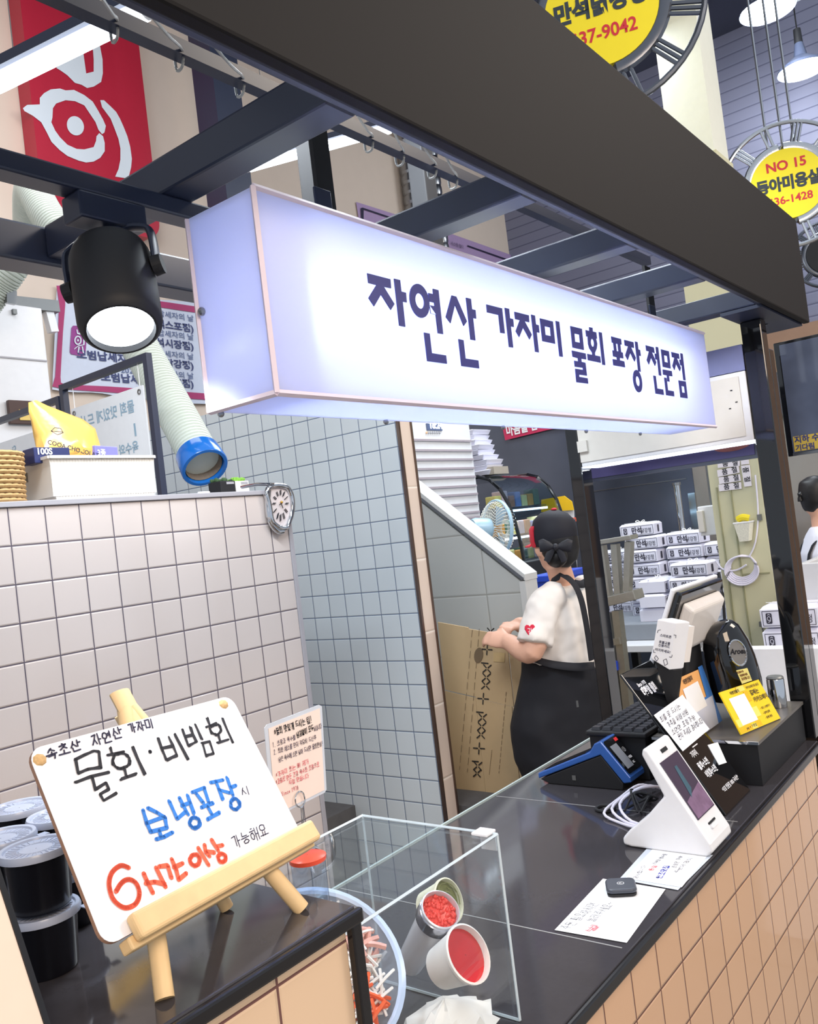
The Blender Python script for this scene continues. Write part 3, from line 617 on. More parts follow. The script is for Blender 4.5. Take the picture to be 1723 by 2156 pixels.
# ------------------------------------------------------------------ flexible duct
def corrugated(path, r, pitch, nm, m, parent, n=22, sub=14):
    P = smooth_path(path, sub); L = [0]
    for a, b_ in zip(P, P[1:]): L.append(L[-1] + (b_ - a).length)
    k = int(L[-1] / pitch) * 4; pts = []; rad = []; j = 0
    for i in range(k + 1):
        d = L[-1] * i / k
        while j < len(L) - 2 and L[j + 1] < d: j += 1
        t = (d - L[j]) / max(1e-9, L[j + 1] - L[j]); pts.append(P[j].lerp(P[j + 1], t)); rad.append(r * (0.90 if i % 4 == 0 else 1.0))
    return MB().loft(pts, rad, n, up=(0.2, 0.3, 0.9)).build(nm, m, parent, smooth=True, sharp=0.35)
mat('hose_white', (206, 214, 204), 0.5); mat('duct_blue', (22, 104, 190), 0.22, coat=0.4)
dz = thing('flexible_duct', 'ribbed white exhaust hose with blue end collar hanging behind the tiled wall', 'duct', onD(432, 990, 3.35))
pth = [onD(60, 470, 4.7), onD(66, 400, 4.3), onD(100, 455, 4.1), onD(180, 560, 3.95), onD(265, 680, 3.8), onD(335, 805, 3.62), onD(390, 905, 3.46), onD(425, 972, 3.36)]
corrugated(pth, 0.080, 0.017, 'hose', 'hose_white', dz)
e0, e1 = onD(416, 955, 3.38), onD(441, 1002, 3.30)
ax_ = (e1 - e0).normalized()
MB().lathe([(0.08, 0.0), (0.088, 0.004), (0.09, 0.03), (0.093, 0.085), (0.090, 0.09), (0.078, 0.09), (0.074, 0.05)], e0, ax_, 32).build('collar', 'duct_blue', dz, smooth=True)
MB().lathe([(0.0735, 0.075), (0.070, 0.05), (0.0735, 0.03), (0.066, 0.01), (0.0005, 0.0)], e0, ax_, 24).build('inner_throat', mat('throat', (120, 108, 96), 0.7), dz)
t = thing('flexible_duct', 'second ribbed white hose at the left edge above the white wall cabinet', 'duct', onD(20, 590, 4.2))
corrugated([onD(-60, 680, 4.2), onD(-5, 605, 4.2), onD(30, 555, 4.2), onD(45, 500, 4.3)], 0.075, 0.014, 'hose', 'hose_white', t)
MB().bar(onD(22, 612, 4.2), onD(22, 640, 4.2), 0.05, 0.03, up=(0, 1, 0)).build('bracket', 'steel', t)

# ------------------------------------------------------------------ framed screens behind the low wall
XS = 1.86
def xs(x, y): return onX(x, y, XS)
mat('poster_white', (238, 242, 246), 0.4); mat('poster_ink', (150, 180, 200), 0.6, vary=0)
def screen(pr, pl, label, rows, px):
    """pr: top right corner, pl: top left corner in the photograph; the frame stands on the floor behind the wall"""
    a, c = xs(*pr), xs(*pl); zt = (a.z + c.z) / 2
    t = thing('framed_screen', label, 'screen', (XS, (a.y + c.y) / 2, 0), 'black framed screens behind the low tiled wall')
    for y in (a.y, c.y): MB().box((XS - 0.012, y - 0.012, 0), (XS + 0.012, y + 0.012, zt)).build('frame_post', 'black_steel', t)
    MB().box((XS - 0.012, a.y + 0.0125, zt - 0.024), (XS + 0.012, c.y - 0.0125, zt)).build('frame_rail', 'black_steel', t)
    MB().box((XS - 0.012, a.y + 0.0125, 0.9), (XS + 0.012, c.y - 0.0125, 0.924)).build('frame_rail', 'black_steel', t)
    p = MB().box((XS - 0.004, a.y + 0.04, 0.95), (XS + 0.003, c.y - 0.045, zt - 0.105)).build('poster', 'poster_white', t)
    for y in (a.y + 0.06, c.y - 0.065):
        MB().lathe([(0.006, 0), (0.010, 0), (0.010, 0.002), (0.006, 0.002)], (XS - 0.005, y, zt - 0.125), (-1, 0, 0), 14).build('eyelet', 'steel', p)
        MB().tube([(XS, y, zt - 0.125), (XS, y, zt - 0.024)], 0.0015, 5).build('cord', 'white_plastic', p)
    for tx, y, z, sz, b_ in rows:
        M = Matrix(((0, 0, -1, XS - 0.0045), (1, 0, 0, y), (0, 1, 0, z), (0, 0, 0, 1)))
        text(tx, M, sz, 'poster_ink', 'mirrored_print', p, bold=b_, align='LEFT')
    return t
q = xs(290, 850)
screen((308, 738), (133, 816), 'black framed screen beside the hose with mirrored print showing through', [('물회 맛있게 드시는 Tip', xs(285, 850).y, xs(285, 865).z, 0.05, 0.02), ('1', xs(294, 920).y, xs(294, 915).z, 0.06, 0.04), ('육수와 초장을 넣어', xs(296, 950).y, xs(296, 948).z, 0.045, 0.02)], 0)
screen((124, 832), (-60, 905), 'black framed screen at the left edge above the wicker basket', [('Since 1978', xs(36, 940).y, xs(36, 955).z, 0.05, 0.01), ('태평양 물회', xs(62, 965).y, xs(62, 985).z, 0.085, 0.05)], 0)

# ------------------------------------------------------------------ things on the back wall at the left
t = thing('wall_cabinet', 'tall white wall cabinet at the left edge behind the framed screens', 'cabinet', (2.3, 4.5, H))
MB().box((1.2, 4.35, H + 0.35), (onY(100, 760, 4.35).x, 4.9, onY(60, 645, 4.35).z)).build('body', 'white_plastic', t, bevel=0.006)
MB().box((1.2, 4.343, onY(60, 757, 4.35).z - 0.004), (onY(98, 760, 4.35).x, 4.349, onY(60, 757, 4.35).z + 0.004)).build('seam_line', 'grey_cap', t)
MB().box((onY(28, 655, 4.33).x, 4.33, onY(28, 660, 4.33).z), (onY(36, 655, 4.33).x, 4.349, onY(28, 650, 4.33).z)).build('latch', 'grey_metal', t)
t = thing('picture_frame', 'small brown framed certificate on the white cabinet behind the orange bag', 'picture', onY(50, 870, 4.33))
a, c = onY(20, 893, 4.33), onY(78, 846, 4.33)
MB().box((a.x, 4.315, a.z), (c.x, 4.342, c.z)).build('frame', mat('wood_dark', (70, 46, 40), 0.4), t, bevel=0.003)
MB().box((a.x + 0.05, 4.311, a.z + 0.02), (c.x - 0.02, 4.3145, c.z - 0.05)).build('certificate', mat('gold_paper', (226, 196, 110), 0.5), t)
t = thing('wall_bracket', 'grey metal shelf rail on the wall above the white cabinet', 'rail', onY(60, 630, 4.8))
MB().bar(onY(-40, 632, 4.8), onY(118, 648, 4.8), 0.08, 0.07).build('rail', 'grey_metal', t)
MB().bar(onY(96, 640, 4.8), onY(112, 700, 4.8), 0.05, 0.05).build('strut', 'white_plastic', t)

# ------------------------------------------------------------------ things on top of the low tiled wall
ZT = H + 0.2125
bl, br = onZ(118, 1057, ZT), onZ(327, 1046, ZT); YB0 = 2.185
x0, x1 = onY(120, 1057, YB0).x, onY(326, 1046, YB0).x; hb = onY(325, 962, YB0).z - ZT
t = thing('storage_bin', 'white ribbed plastic bin on top of the low tiled wall', 'bin', ((x0 + x1) / 2, YB0 + 0.13, ZT))
k = 74; fr = [(x0 + (x1 - x0) * i / k, YB0 + (0.0018 if i % 2 else 0)) for i in range(k + 1)]
out = fr + [(x1, YB0 + 0.27), (x0, YB0 + 0.27)]
tx0, tx1 = x0 - 0.012, x1 + 0.01
o2 = [(tx0 + (tx1 - tx0) * i / k, YB0 - 0.004 + (0.0018 if i % 2 else 0)) for i in range(k + 1)] + [(tx1, YB0 + 0.28), (tx0, YB0 + 0.28)]
inn = [(x * 0.985 + 0.015 * (x0 + x1) / 2, 0.985 * y + 0.015 * (YB0 + 0.13)) for x, y in o2]
MB().hull([[(x, y, ZT) for x, y in out], [(x, y, ZT + hb) for x, y in o2], [(x, y, ZT + hb) for x, y in inn], [(x, y, ZT + 0.01) for x, y in inn]]).build('body', 'warm_white', t)
b = MB()
for p, q in (((tx0, YB0 - 0.006), (tx1, YB0 - 0.006)), ((tx1, YB0 - 0.006), (tx1, YB0 + 0.282)), ((tx1, YB0 + 0.282), (tx0, YB0 + 0.282)), ((tx0, YB0 + 0.282), (tx0, YB0 - 0.006))):
    b.bar((p[0], p[1], ZT + hb), (q[0], q[1], ZT + hb), 0.010, 0.008)
b.build('rim', 'warm_white', t)
MB().box((x0 - 0.011, YB0 + 0.12, ZT + hb - 0.052), (x0 - 0.008, YB0 + 0.20, ZT + hb - 0.026)).build('handle_slot', mat('slot_dark', (120, 116, 104), 0.6), t)
tag(MB().loft(smooth_path([(x0 - 0.016, YB0 + 0.235, ZT + hb - 0.02), (x0 - 0.019, YB0 + 0.228, ZT + hb - 0.06), (x0 - 0.018, YB0 + 0.222, ZT + hb - 0.10)]), (0.010, 0.003), 8, up=(1, 0, 0)).build('bin_clip', 'black_matte', loc=(x0 - 0.016, YB0 + 0.23, ZT + hb - 0.06)),
    'black label clip hanging on the side of the white bin', 'clip')
# orange pouch
c0 = onY(150, 955, 2.30)
rings = []; R = random.Random(3)
for px_, py_, wd, th in ((150, 985, 105, 0.05), (148, 950, 112, 0.055), (140, 925, 110, 0.05), (125, 900, 92, 0.035), (100, 878, 60, 0.02), (80, 860, 34, 0.010), (68, 845, 14, 0.004)):
    c_ = onY(px_, py_, 2.30); hw = wd / 2 / F * 3.0
    rings.append([c_ + V((math.cos(2 * PI * i / 16) * hw * (1 + R.uniform(-.06, .06)), math.sin(2 * PI * i / 16) * th * (1 + R.uniform(-.3, .3)), math.cos(2 * PI * i / 16) * hw * 0.35 * (py_ < 930))) for i in range(16)])
t = thing('food_pouch', 'crumpled orange foil pouch poking up out of the white bin', 'pouch', c0)
MB().hull(rings).build('foil', mat('orange_foil', (236, 186, 96), 0.22, vary=0.1, scale=14, bump=0.25), t, smooth=True)
text('COOA CHOCOLAT', XZ(onY(98, 935, 2.24), 2.236) @ Matrix.Rotation(-0.25, 4, 'Z'), 0.018, 'ink', 'printed_line', t, bold=0.02)
lf = XZ(onY(120, 908, 2.24), 2.24); b = MB(lf); b.stroke([(-0.018, 0), (-0.006, 0.010), (0.012, 0.008), (0.018, -0.004), (0, -0.010), (-0.018, 0), (0.018, -0.002)], 0.002); b.build('leaf_mark', 'ink', t)
def carton(px0, px1, pyb, pyt, y, d, label, m, tx, yaw=0.0):
    a, c = onY(px0, pyb, y), onY(px1, pyt, y); t = thing('small_carton', label, 'carton', (a + c) / 2)
    M = Matrix.Translation(a) @ Matrix.Rotation(yaw, 4, 'Z')
    MB(M).box((0, 0, 0), (c.x - a.x, d, c.z - a.z)).build('carton_body', m, t, bevel=0.002)
    text(tx, M @ Matrix(((1, 0, 0, 0.006), (0, 0, -1, -0.001), (0, 1, 0, (c.z - a.z) * 0.55), (0, 0, 0, 1))), 0.024, 'paper', 'printed_line', t, bold=0.03)
carton(74, 146, 975, 942, 2.215, 0.06, 'navy blue carton printed 100S in the front of the white bin', mat('navy_card', (44, 52, 98), 0.35), '100S', 0.0)
carton(205, 258, 985, 938, 2.24, 0.06, 'lilac carton leaning in the white bin under the framed screen', mat('lilac_card', (132, 130, 206), 0.4), '3종', 0.25)
# wicker basket at the left edge
t = thing('wicker_basket', 'brown wicker basket at the left edge beside the white bin', 'basket', onZ(-14, 1062, ZT + 0.0))
bc = onY(-22, 1060, 2.27); bc.z = ZT
mat('wicker', (186, 150, 100), 0.7, vary=0.3, scale=200)
for kz in range(11):
    z = ZT + 0.006 + kz * 0.0125; r_ = 0.085 + 0.0006 * kz
    b = MB(); b.loft([bc + V((r_ * math.cos(2 * PI * i / 48) * (1 + 0.02 * math.cos(i * PI + kz * PI)), r_ * math.sin(2 * PI * i / 48) * (1 + 0.02 * math.cos(i * PI + kz * PI)), z - ZT)) for i in range(49)], 0.0062, 6)
    b.build('weave_strand', 'wicker', t, smooth=True)
MB().lathe([(0.0005, 0.004), (0.078, 0.004), (0.080, 0.135)], bc, n=24).build('liner', mat('liner', (150, 120, 84), 0.8), t)
# two little moss planters
for px0, px1, m_, lb, gm in ((467, 498, 'black_matte', 'little black cube planter with dark moss under the blue collar', (58, 84, 52)), (499, 527, 'warm_white', 'little white cube planter with bright green moss beside the black one', (124, 178, 66))):
    a, c = onY(px0, 1042, 2.30), onY(px1, 1042, 2.30); wd = c.x - a.x
    t = thing('moss_planter', lb, 'planter', ((a.x + c.x) / 2, 2.30 + wd / 2, ZT), 'moss planters on the low tiled wall')
    zt = onY((px0 + px1) / 2, 1012, 2.30).z
    MB().box((a.x, 2.30, ZT), (c.x, 2.30 + wd, zt)).build('pot', m_, t, bevel=0.002)
    MB().box((a.x + wd * 0.4, 2.2985, zt - 0.012), (c.x - 0.006, 2.2995, zt - 0.004)).build('sticker', 'grey_cap', t)
    b = MB(); R = random.Random(px0)
    for i in range(34): b.ball((R.uniform(a.x + 0.004, c.x - 0.004), R.uniform(2.305, 2.295 + wd), zt + R.uniform(0, 0.008)), R.uniform(0.004, 0.009), 7, 5)
    tag(b.build('moss', mat('moss_%d' % px0, gm, 0.9, vary=0.3, scale=300), t, smooth=True), kind='stuff')
a = onY(432, 1040, 2.3); tag(MB().box((a.x - 0.022, 2.3, ZT), (a.x + 0.022, 2.312, ZT + 0.018)).build('card_holder', 'paper', bevel=0.002, loc=(a.x, 2.306, ZT)), 'small white card block under the blue hose collar', 'card')
# melting clock hung over the end of the wall
YK = 2.146
fk = lambda x, y: onY(560 + x / 4.3075, 880 + y / 4.3075, YK)
kc = thing('melting_clock', 'chrome melting clock draped over the corner of the low tiled wall', 'clock', fk(140, 800))
rim = [(20, 640), (60, 615), (130, 612), (190, 628), (225, 680), (240, 740), (242, 810), (232, 880), (215, 930), (196, 985), (160, 1000), (110, 985), (70, 955), (50, 910), (40, 840), (25, 760), (8, 690)]
P = [fk(x, y) for x, y in rim]
MB().loft(smooth_path(P + [P[0]], 4), 0.009, 10, up=(0, 1, 0)).build('rim', 'chrome', kc, smooth=True)
MB().hull([[p + V((0, 0.004, 0)) for p in P], [p + V((0, 0.016, 0)) for p in P]]).build('dial', mat('dial', (214, 204, 204), 0.3), kc)
cc = (135, 775); b = MB()
for i in range(12):
    a_ = 2 * PI * i / 12; ex = math.cos(a_) * (62 if abs(math.cos(a_)) > .5 else 55); ey = math.sin(a_) * (140 if math.sin(a_) > 0 else 105)
    for off in (-4, 4):
        p0, p1 = fk(cc[0] + ex * .72 + off, cc[1] + ey * .72 - off), fk(cc[0] + ex * 1.15 + off, cc[1] + ey * 1.15 - off)
        b.bar(p0 + V((0, 0.001, 0)), p1 + V((0, 0.001, 0)), 0.0022, 0.0015, up=(0, 1, 0))
b.build('numerals', 'ink_black', kc)
for p, r_ in (((120, 790), 0.0022), ((152, 820), 0.0018)): MB().bar(fk(*cc) - V((0, 0.002, 0)), fk(*p) - V((0, 0.002, 0)), r_, r_, up=(0, 1, 0)).build('clock_hand', 'ink_black', kc)
MB().ball(fk(140, 765) - V((0, 0.002, 0)), 0.005, 10, 6).build('hub', mat('brass', (214, 160, 70), 0.2, 1.0), kc)
MB().loft([fk(-30, 620) + V((0, 0.10, 0.010)), fk(20, 622) + V((0, 0.05, 0.014)), fk(100, 612) + V((0, 0.012, 0.004))], [(0.02, 0.006), (0.035, 0.006), (0.04, 0.006)], 10).build('draped_shelf', 'chrome', kc, smooth=True)
MB().loft(smooth_path([fk(30, 650) + V((0, 0.004, 0)), fk(35, 780) + V((-.004, 0.006, 0)), fk(55, 930) + V((-.003, 0.006, 0)), fk(110, 1020) + V((0, 0.006, 0)), fk(165, 1025) + V((0, 0.006, 0))]), 0.010, 10).build('drip_edge', 'chrome', kc, smooth=True)

# ------------------------------------------------------------------ upper hall: column, round signs, pendants, ducts
def round_sign(cx, cy, D, dia, label, lines, hang, tube_m, ring=1.62):
    h = V((0.32, -0.947, 0)); z = V((0, 0, 1)); o = onD(cx, cy, D); M = frame(o, h, z); r = dia / 2
    t = thing('round_sign', label, 'sign', o)
    circ_ = [(math.cos(2 * PI * k / 48), math.sin(2 * PI * k / 48)) for k in range(48)]
    MB(M).hull([[(x * r, y * r, -0.02) for x, y in circ_], [(x * r, y * r, 0.02) for x, y in circ_]]).build('face', 'yellow' if lines else 'black_matte', t)
    MB(M).loft([(x * r * 1.09, y * r * 1.09, 0) for x, y in circ_] + [(r * 1.09, 0, 0), (r * 1.09 * circ_[1][0], r * 1.09 * circ_[1][1], 0)], (r * 0.10, 0.03), 8, up=tuple(h.cross(z))).build('inner_ring', tube_m, t, smooth=True)
    MB(M).loft([(x * r * ring, y * r * ring, 0) for x, y in circ_] + [(r * ring, 0, 0), (r * ring * circ_[1][0], r * ring * circ_[1][1], 0)], 0.014, 8).build('outer_ring', tube_m, t, smooth=True)
    for k in range(12):
        a_ = 2 * PI * k / 12 + 0.26
        for da in ((-.075, 0, .075) if k % 3 else (-.06, .06)):
            c_, s_ = math.cos(a_ + da), math.sin(a_ + da); c2, s2 = math.cos(a_ + da * 0.75), math.sin(a_ + da * 0.75)
            MB(M).cone((c_ * r * 1.15, s_ * r * 1.15, 0), (c2 * r * ring, s2 * r * ring, 0), 0.009, n=8).build('spoke', tube_m, t)
    for dx in hang:
        MB(M).cone((dx, math.sqrt(max(0.01, r * r * 1.2 - dx * dx)), -0.02), (dx, 2.4, -0.02), 0.008, n=8).build('hanger_rod', tube_m, t)
    for tx, yy, sz, mm, b_, sx in lines:
        text(tx, M @ Matrix.Translation((0, yy, 0.021)), sz, mm, 'lettering', t, bold=b_, align='CENTER', sx=sx)
    return t
mat('sign_dark_ink', (52, 62, 70), 0.5, vary=0); mat('sign_red_ink', (206, 48, 60), 0.5, vary=0); mat('ring_grey', (104, 108, 116), 0.25, 0.8); mat('ring_silver', (196, 200, 204), 0.2, 0.9)
D1, D2 = 3.6, 5.6
round_sign(1266, 25, D1, 0.47, 'large yellow round sign numbered NO at the top edge, phone ending 9042', [('NO 16', 0.125, 0.085, 'sign_red_ink', 0.02, 1), ('만석닭강정', -0.012, 0.098, 'sign_dark_ink', 0.05, 0.86), ('637-9042', -0.125, 0.08, 'sign_red_ink', 0.02, 0.9)], (), 'ring_grey', 1.75)
round_sign(1660, 388, D2, 0.455, 'yellow round sign numbered NO 15, phone ending 1428, hanging beyond the fascia', [('NO 15', 0.095, 0.085, 'sign_red_ink', 0.03, 1), ('동아미용실', -0.03, 0.098, 'sign_dark_ink', 0.05, 0.86), ('636-1428', -0.125, 0.07, 'sign_red_ink', 0.02, 1)], (-.09, 0, .07), 'ring_silver', 1.78)
round_sign(1742, 535, 7.2, 0.32, 'dark round clock-like sign at the right edge below NO 15', [], (), 'ring_grey', 1.7)
mat('pendant_shade', (74, 82, 104), 0.3)
for cx, cy, D, dia, lb in ((1617, 22, 6.9, 0.43, 'white glowing pendant lamp at the top right corner'), (1690, 148, 7.4, 0.40, 'white glowing pendant lamp lower, beside the sign rods at the right edge')):
    o = onD(cx, cy, D); t = thing('pendant_lamp', lb, 'lamp', o, 'hall pendant lamps')
    r = dia / 2
    MB().lathe([(r, 0), (r * 0.97, 0.025), (r * 0.62, 0.075), (r * 0.28, 0.12), (0.035, 0.235)], o, n=32).build('shade', 'pendant_shade', t, smooth=True)
    MB().lathe([(0.0005, 0.012), (r * 0.95, 0.012), (r * 0.95, 0.02), (0.0005, 0.02)], o, n=32).build('diffuser', 'led_white', t)
    MB().cone(o + V((0, 0, 0.23)), o + V((0, 0, 0.36)), 0.035, 0.03).build('socket', 'black_matte', t)
    MB().cone(o + V((0, 0, 0.35)), V((o.x, o.y, 6.19)), 0.006, n=8).build('cord', 'black_matte', t)
    lamp('pendant_light', 'POINT', o - V((0, 0, 0.05)), 70, (0.9, 0.95, 1.0), 0.12)
for cx, lb in ((868, 'corrugated silver duct running up the beige wall, left of a pair'), (918, 'thinner corrugated silver duct on the beige wall, right of a pair')):
    p = onY(cx, 400, 4.89); r_ = 0.10 if cx < 900 else 0.065
    t = thing('silver_duct', lb, 'duct', (p.x, 4.89, H + 1.0))
    corrugated([(p.x, 4.89, H + 0.4), (p.x, 4.89, H + 1.5), (p.x, 4.89, 6.2)], r_, 0.10, 'duct_body', 'steel', t, 20, 8)
pw = onY(480, 230, 4.2); tag(MB().box((pw.x - 0.1, 4.2, 0), (pw.x + 0.14, 4.4, 6.2)).build('steel_column', 'black_steel', loc=(pw.x, 4.3, 0)), 'dark steel column behind the canopy beam, right of the red emblem', 'column')
t = thing('wall_sign', 'pale purple notice strip with fine print high on the beige wall', 'sign', onY(1000, 520, 4.97))
mat('strip_lilac', (176, 150, 190), 0.6)
trace('strip', 'strip_lilac', t, lambda x, y: onY(x, y, 4.985), [[(750, 425), (845, 455), (1100, 545), (1090, 600), (940, 545), (760, 490)]])
trace('line_mark', 'ink', t, lambda x, y: onY(x, y, 4.975), [[(985, 516), (1070, 546), (1070, 549), (985, 519)]])
trace('line_mark', 'ink', t, lambda x, y: onY(x, y, 4.975), [[(760, 438), (764, 437), (850, 466), (850, 469), (766, 441), (766, 470), (762, 470)]])
text('시스템 멀티', XZ(onY(950, 515, 4.97), 4.97) , 0.05, 'ink', 'printed_line', t)
# ------------------------------------------------------------------ pen strokes read off a sheet in the photograph
def on_plane(P0, n):
    P0, n = V(P0), V(n)
    def f(x, y):
        d = ray(x, y); return EYE + d * ((P0 - EYE).dot(n) / d.dot(n))
    return f
def ink_px(strokes, proj, M, m, name, parent, wd, rep=1, jit=0.0, seed=1, soft=False):
    """strokes as picture points, dropped onto the sheet's own plane M"""
    b = MB(M); Mi = M.inverted(); R = random.Random(seed)
    for st in strokes:
        if soft: st = [(v.x, v.y) for v in smooth_path([(x, y, 0) for x, y in st], 4)]
        for r in range(rep):
            q = []
            for x, y in st:
                v = Mi @ proj(x + R.uniform(-jit, jit), y + R.uniform(-jit, jit)); q.append((v.x, v.y))
            b.stroke(q, wd, 0.0008 + 0.00005 * r)
    return b.build(name, m, parent, norm=False)
def line_px(s, p0, p1, up, jit=0.04, seed=2, fill=0.86):
    """a handwritten line from p0 to p1 (picture baseline), up = height vector; returns strokes in picture points"""
    R = random.Random(seed); out = []; wts = [0.45 if c == ' ' else (1.0 if ord(c) > 255 else 0.6) for c in s]; T = sum(wts); a = 0
    for c, w_ in zip(s, wts):
        if c != ' ':
            g = syllable(c) if 0xAC00 <= ord(c) <= 0xD7A3 else LAT.get(c, [circ(.4, .3, .25, .3, 8)])
            dy = R.uniform(-jit, jit)
            for st in g:
                q = []
                for u, v in st:
                    t = (a + (u * fill + R.uniform(-jit, jit)) * w_) / T; v = v + dy + R.uniform(-jit, jit)
                    q.append((p0[0] + (p1[0] - p0[0]) * t + up[0] * v, p0[1] + (p1[1] - p0[1]) * t + up[1] * v))
                out.append(q)
        a += w_
    return out

# ------------------------------------------------------------------ easel with the whiteboard
mat('pine', (226, 194, 144), 0.5, vary=0.10, scale=60); mat('board_white', (236, 236, 240), 0.25, vary=0.01); mat('board_edge', (150, 116, 96), 0.6)
BL = V((0.380, 0.656, H - 0.300)); bu = V((0.2695, 0.045, -0.012)); bv = V((0.0045, 0.0985, 0.152))
ux, vx_ = bu.normalized(), (bv - bu.normalized() * bv.dot(bu.normalized())).normalized(); BW, BH = bu.length, bv.length
MBD = frame(BL, ux, vx_); nb = ux.cross(vx_)
skew = bv.dot(ux) / BH
ez = thing('easel', 'small pine tabletop easel standing on the taller black counter', 'easel', (0.53, 0.72, ZR))
wb = thing('whiteboard', 'white board handwritten in black, blue and red, resting on the pine easel', 'board', BL)
pts = [(x + y * skew, y) for x, y in rr(0, 0, BW, BH, 0.014)]
MB(MBD).prism_at(pts, -0.0045, -0.0006).build('backing', 'board_edge', wb)
wbp = MB(MBD).prism_at(pts, -0.0006, 0).build('panel', 'board_white', wb)
pj = on_plane(BL, nb)
A = lambda L: [[(80 + x / 3.59, 1480 + y / 3.59) for x, y in s] for s in L]
B = lambda L: [[(200 + x / 4.3075, 1620 + y / 4.3075) for x, y in s] for s in L]
blk = A([[(280, 430), (350, 400), (420, 365), (455, 372), (470, 490), (380, 505), (300, 535), (280, 430)], [(280, 602), (400, 560), (530, 525)], [(405, 570), (435, 660)],
         [(440, 650), (510, 605), (530, 655), (465, 690), (492, 742), (595, 685)], [(545, 345), (562, 392)], [(525, 402), (645, 370)], circ(625, 440, 66, 58, 16), [(650, 500), (665, 560)], [(625, 580), (740, 540)],
         [(712, 335), (805, 540)], [(905, 275), (940, 360), (970, 435), (1045, 400), (1015, 320), (985, 262)], [(930, 347), (1005, 330)], [(1035, 240), (1130, 430)],
         [(1088, 200), (1135, 325), (1195, 300), (1150, 185)], [(1110, 257), (1165, 245)], [(1190, 170), (1235, 278)], [(1238, 310), (1300, 295), (1330, 380), (1272, 402), (1238, 310)],
         [(1275, 115), (1292, 168)], [(1270, 182), (1340, 158)], circ(1340, 205, 40, 38, 14), [(1360, 242), (1376, 292)], [(1355, 308), (1435, 282)], [(1395, 125), (1468, 296)]])
ink_px(blk[:10], pj, MBD, 'ink_black', 'handwriting', wbp, 0.0024, 3, 1.9); ink_px(blk[10:], pj, MBD, 'ink_black', 'handwriting', wbp, 0.0024, 3, 1.9, 4)
ink_px(A([circ(845, 371, 6, 5, 6)]), pj, MBD, 'ink_black', 'handwriting', wbp, 0.003)
for w_ in (('속초산', (100, 1603), (176, 1577), (-6, -22)), ('자연산', (196, 1573), (262, 1552), (-6, -22)), ('가자미', (272, 1545), (326, 1532), (-5, -18))): ink_px(line_px(*w_), pj, MBD, 'ink', 'handwriting', wbp, 0.0016)
blu = B([[(435, 370), (468, 490), (500, 572), (650, 530), (630, 440), (560, 395), (480, 358)], [(465, 492), (630, 436)], [(575, 555), (598, 620)], [(553, 635), (620, 612), (698, 572)],
         [(672, 292), (742, 452), (820, 385)], [(765, 260), (838, 412)], [(835, 240), (892, 398)], [(785, 330), (855, 308)], circ(903, 487, 46, 48, 16), [(878, 210), (995, 165)], [(915, 215), (978, 300)], [(985, 180), (1028, 300)],
         [(960, 350), (1065, 305)], [(1025, 340), (1060, 412)], [(1020, 455), (1120, 395)], [(1045, 125), (1155, 95)], [(1097, 112), (1155, 272)], [(1120, 188), (1215, 215)], [(1195, 80), (1255, 235)], [(1225, 165), (1275, 150)], circ(1267, 318, 42, 50, 16)])
ink_px(blu, pj, MBD, 'ink_blue', 'handwriting', wbp, 0.0038, 2, 1.4)
red = B([[(302, 895), (230, 875), (150, 940), (125, 1050), (165, 1185), (265, 1258), (365, 1222), (400, 1130), (370, 1035), (300, 1000), (235, 1035), (188, 1110)], [(440, 945), (470, 1020), (520, 1122)], [(455, 1042), (540, 1022), (625, 1040)], [(552, 895), (640, 1070)],
         [(580, 885), (655, 875), (690, 985)], [(690, 815), (727, 898)], [(715, 892), (790, 855)], [(735, 910), (755, 1002), (825, 948)], circ(903, 825, 45, 52, 16), [(935, 715), (1025, 870)], [(990, 690), (1000, 750), (1035, 790)], [(1005, 745), (1075, 757)],
         [(1055, 640), (1115, 740)], [(1100, 702), (1155, 690)], circ(1150, 805, 36, 38, 14)])
ink_px(red[:1], pj, MBD, 'ink_red', 'handwriting', wbp, 0.0044, 2, 0.3, 1, True); ink_px(red[1:8], pj, MBD, 'ink_red', 'handwriting', wbp, 0.0042, 2, 1.0); ink_px(red[8:], pj, MBD, 'ink_red', 'handwriting', wbp, 0.0042, 2, 1.0)
for w_ in (('시', (510, 1677), (529, 1672), (-5, -17)), ('가능해요', (493, 1789), (568, 1757), (-8, -24))): ink_px(line_px(*w_), pj, MBD, 'ink', 'handwriting', wbp, 0.0011)
# frayed corner stickers
for a_, b_ in ((0.012, BH - 0.012), (BW - 0.014, BH - 0.008)): MB(MBD).ball((a_ + (BH - 0.01) * skew - 0.004, b_, 0.0), (0.007, 0.006, 0.003), 8, 6).build('worn_corner', mat('cork', (206, 170, 120), 0.9, vary=0.3, scale=300), wb)
# easel wood
pe_ = on_plane(BL - nb * 0.012, nb)
topL = pe_(262, 1478)
def leg(px0, py0, nm):
    f = onZ(px0, py0, ZR + 0.001); d = (topL - f)
    q = f + d * 0.97; MB().loft([f, f.lerp(q, 0.5), q], (0.0085, 0.0085), 12).build(nm, 'pine', ez, smooth=True)
leg(347, 2104, 'leg'); leg(636, 1914, 'leg')
MB().loft([topL + vx_ * 0.012, topL - vx_ * 0.05, topL - vx_ * 0.12], (0.0125, 0.007), 12, up=tuple(nb)).build('head_post', 'pine', ez, smooth=True)
rf = V((topL.x + 0.07, topL.y + 0.06, ZR + 0.002)); rp = onZ(478, 1912, ZR + 0.002)
MB().loft([rp, rp.lerp(topL - nb * 0.012, 0.97)], 0.0075, 10).build('leg', 'pine', ez, smooth=True)
MB(MBD).box((0.026, -0.010, 0.0012), (0.286, 0.013, 0.0135)).build('front_rail', 'pine', ez, bevel=0.004, seg=3)
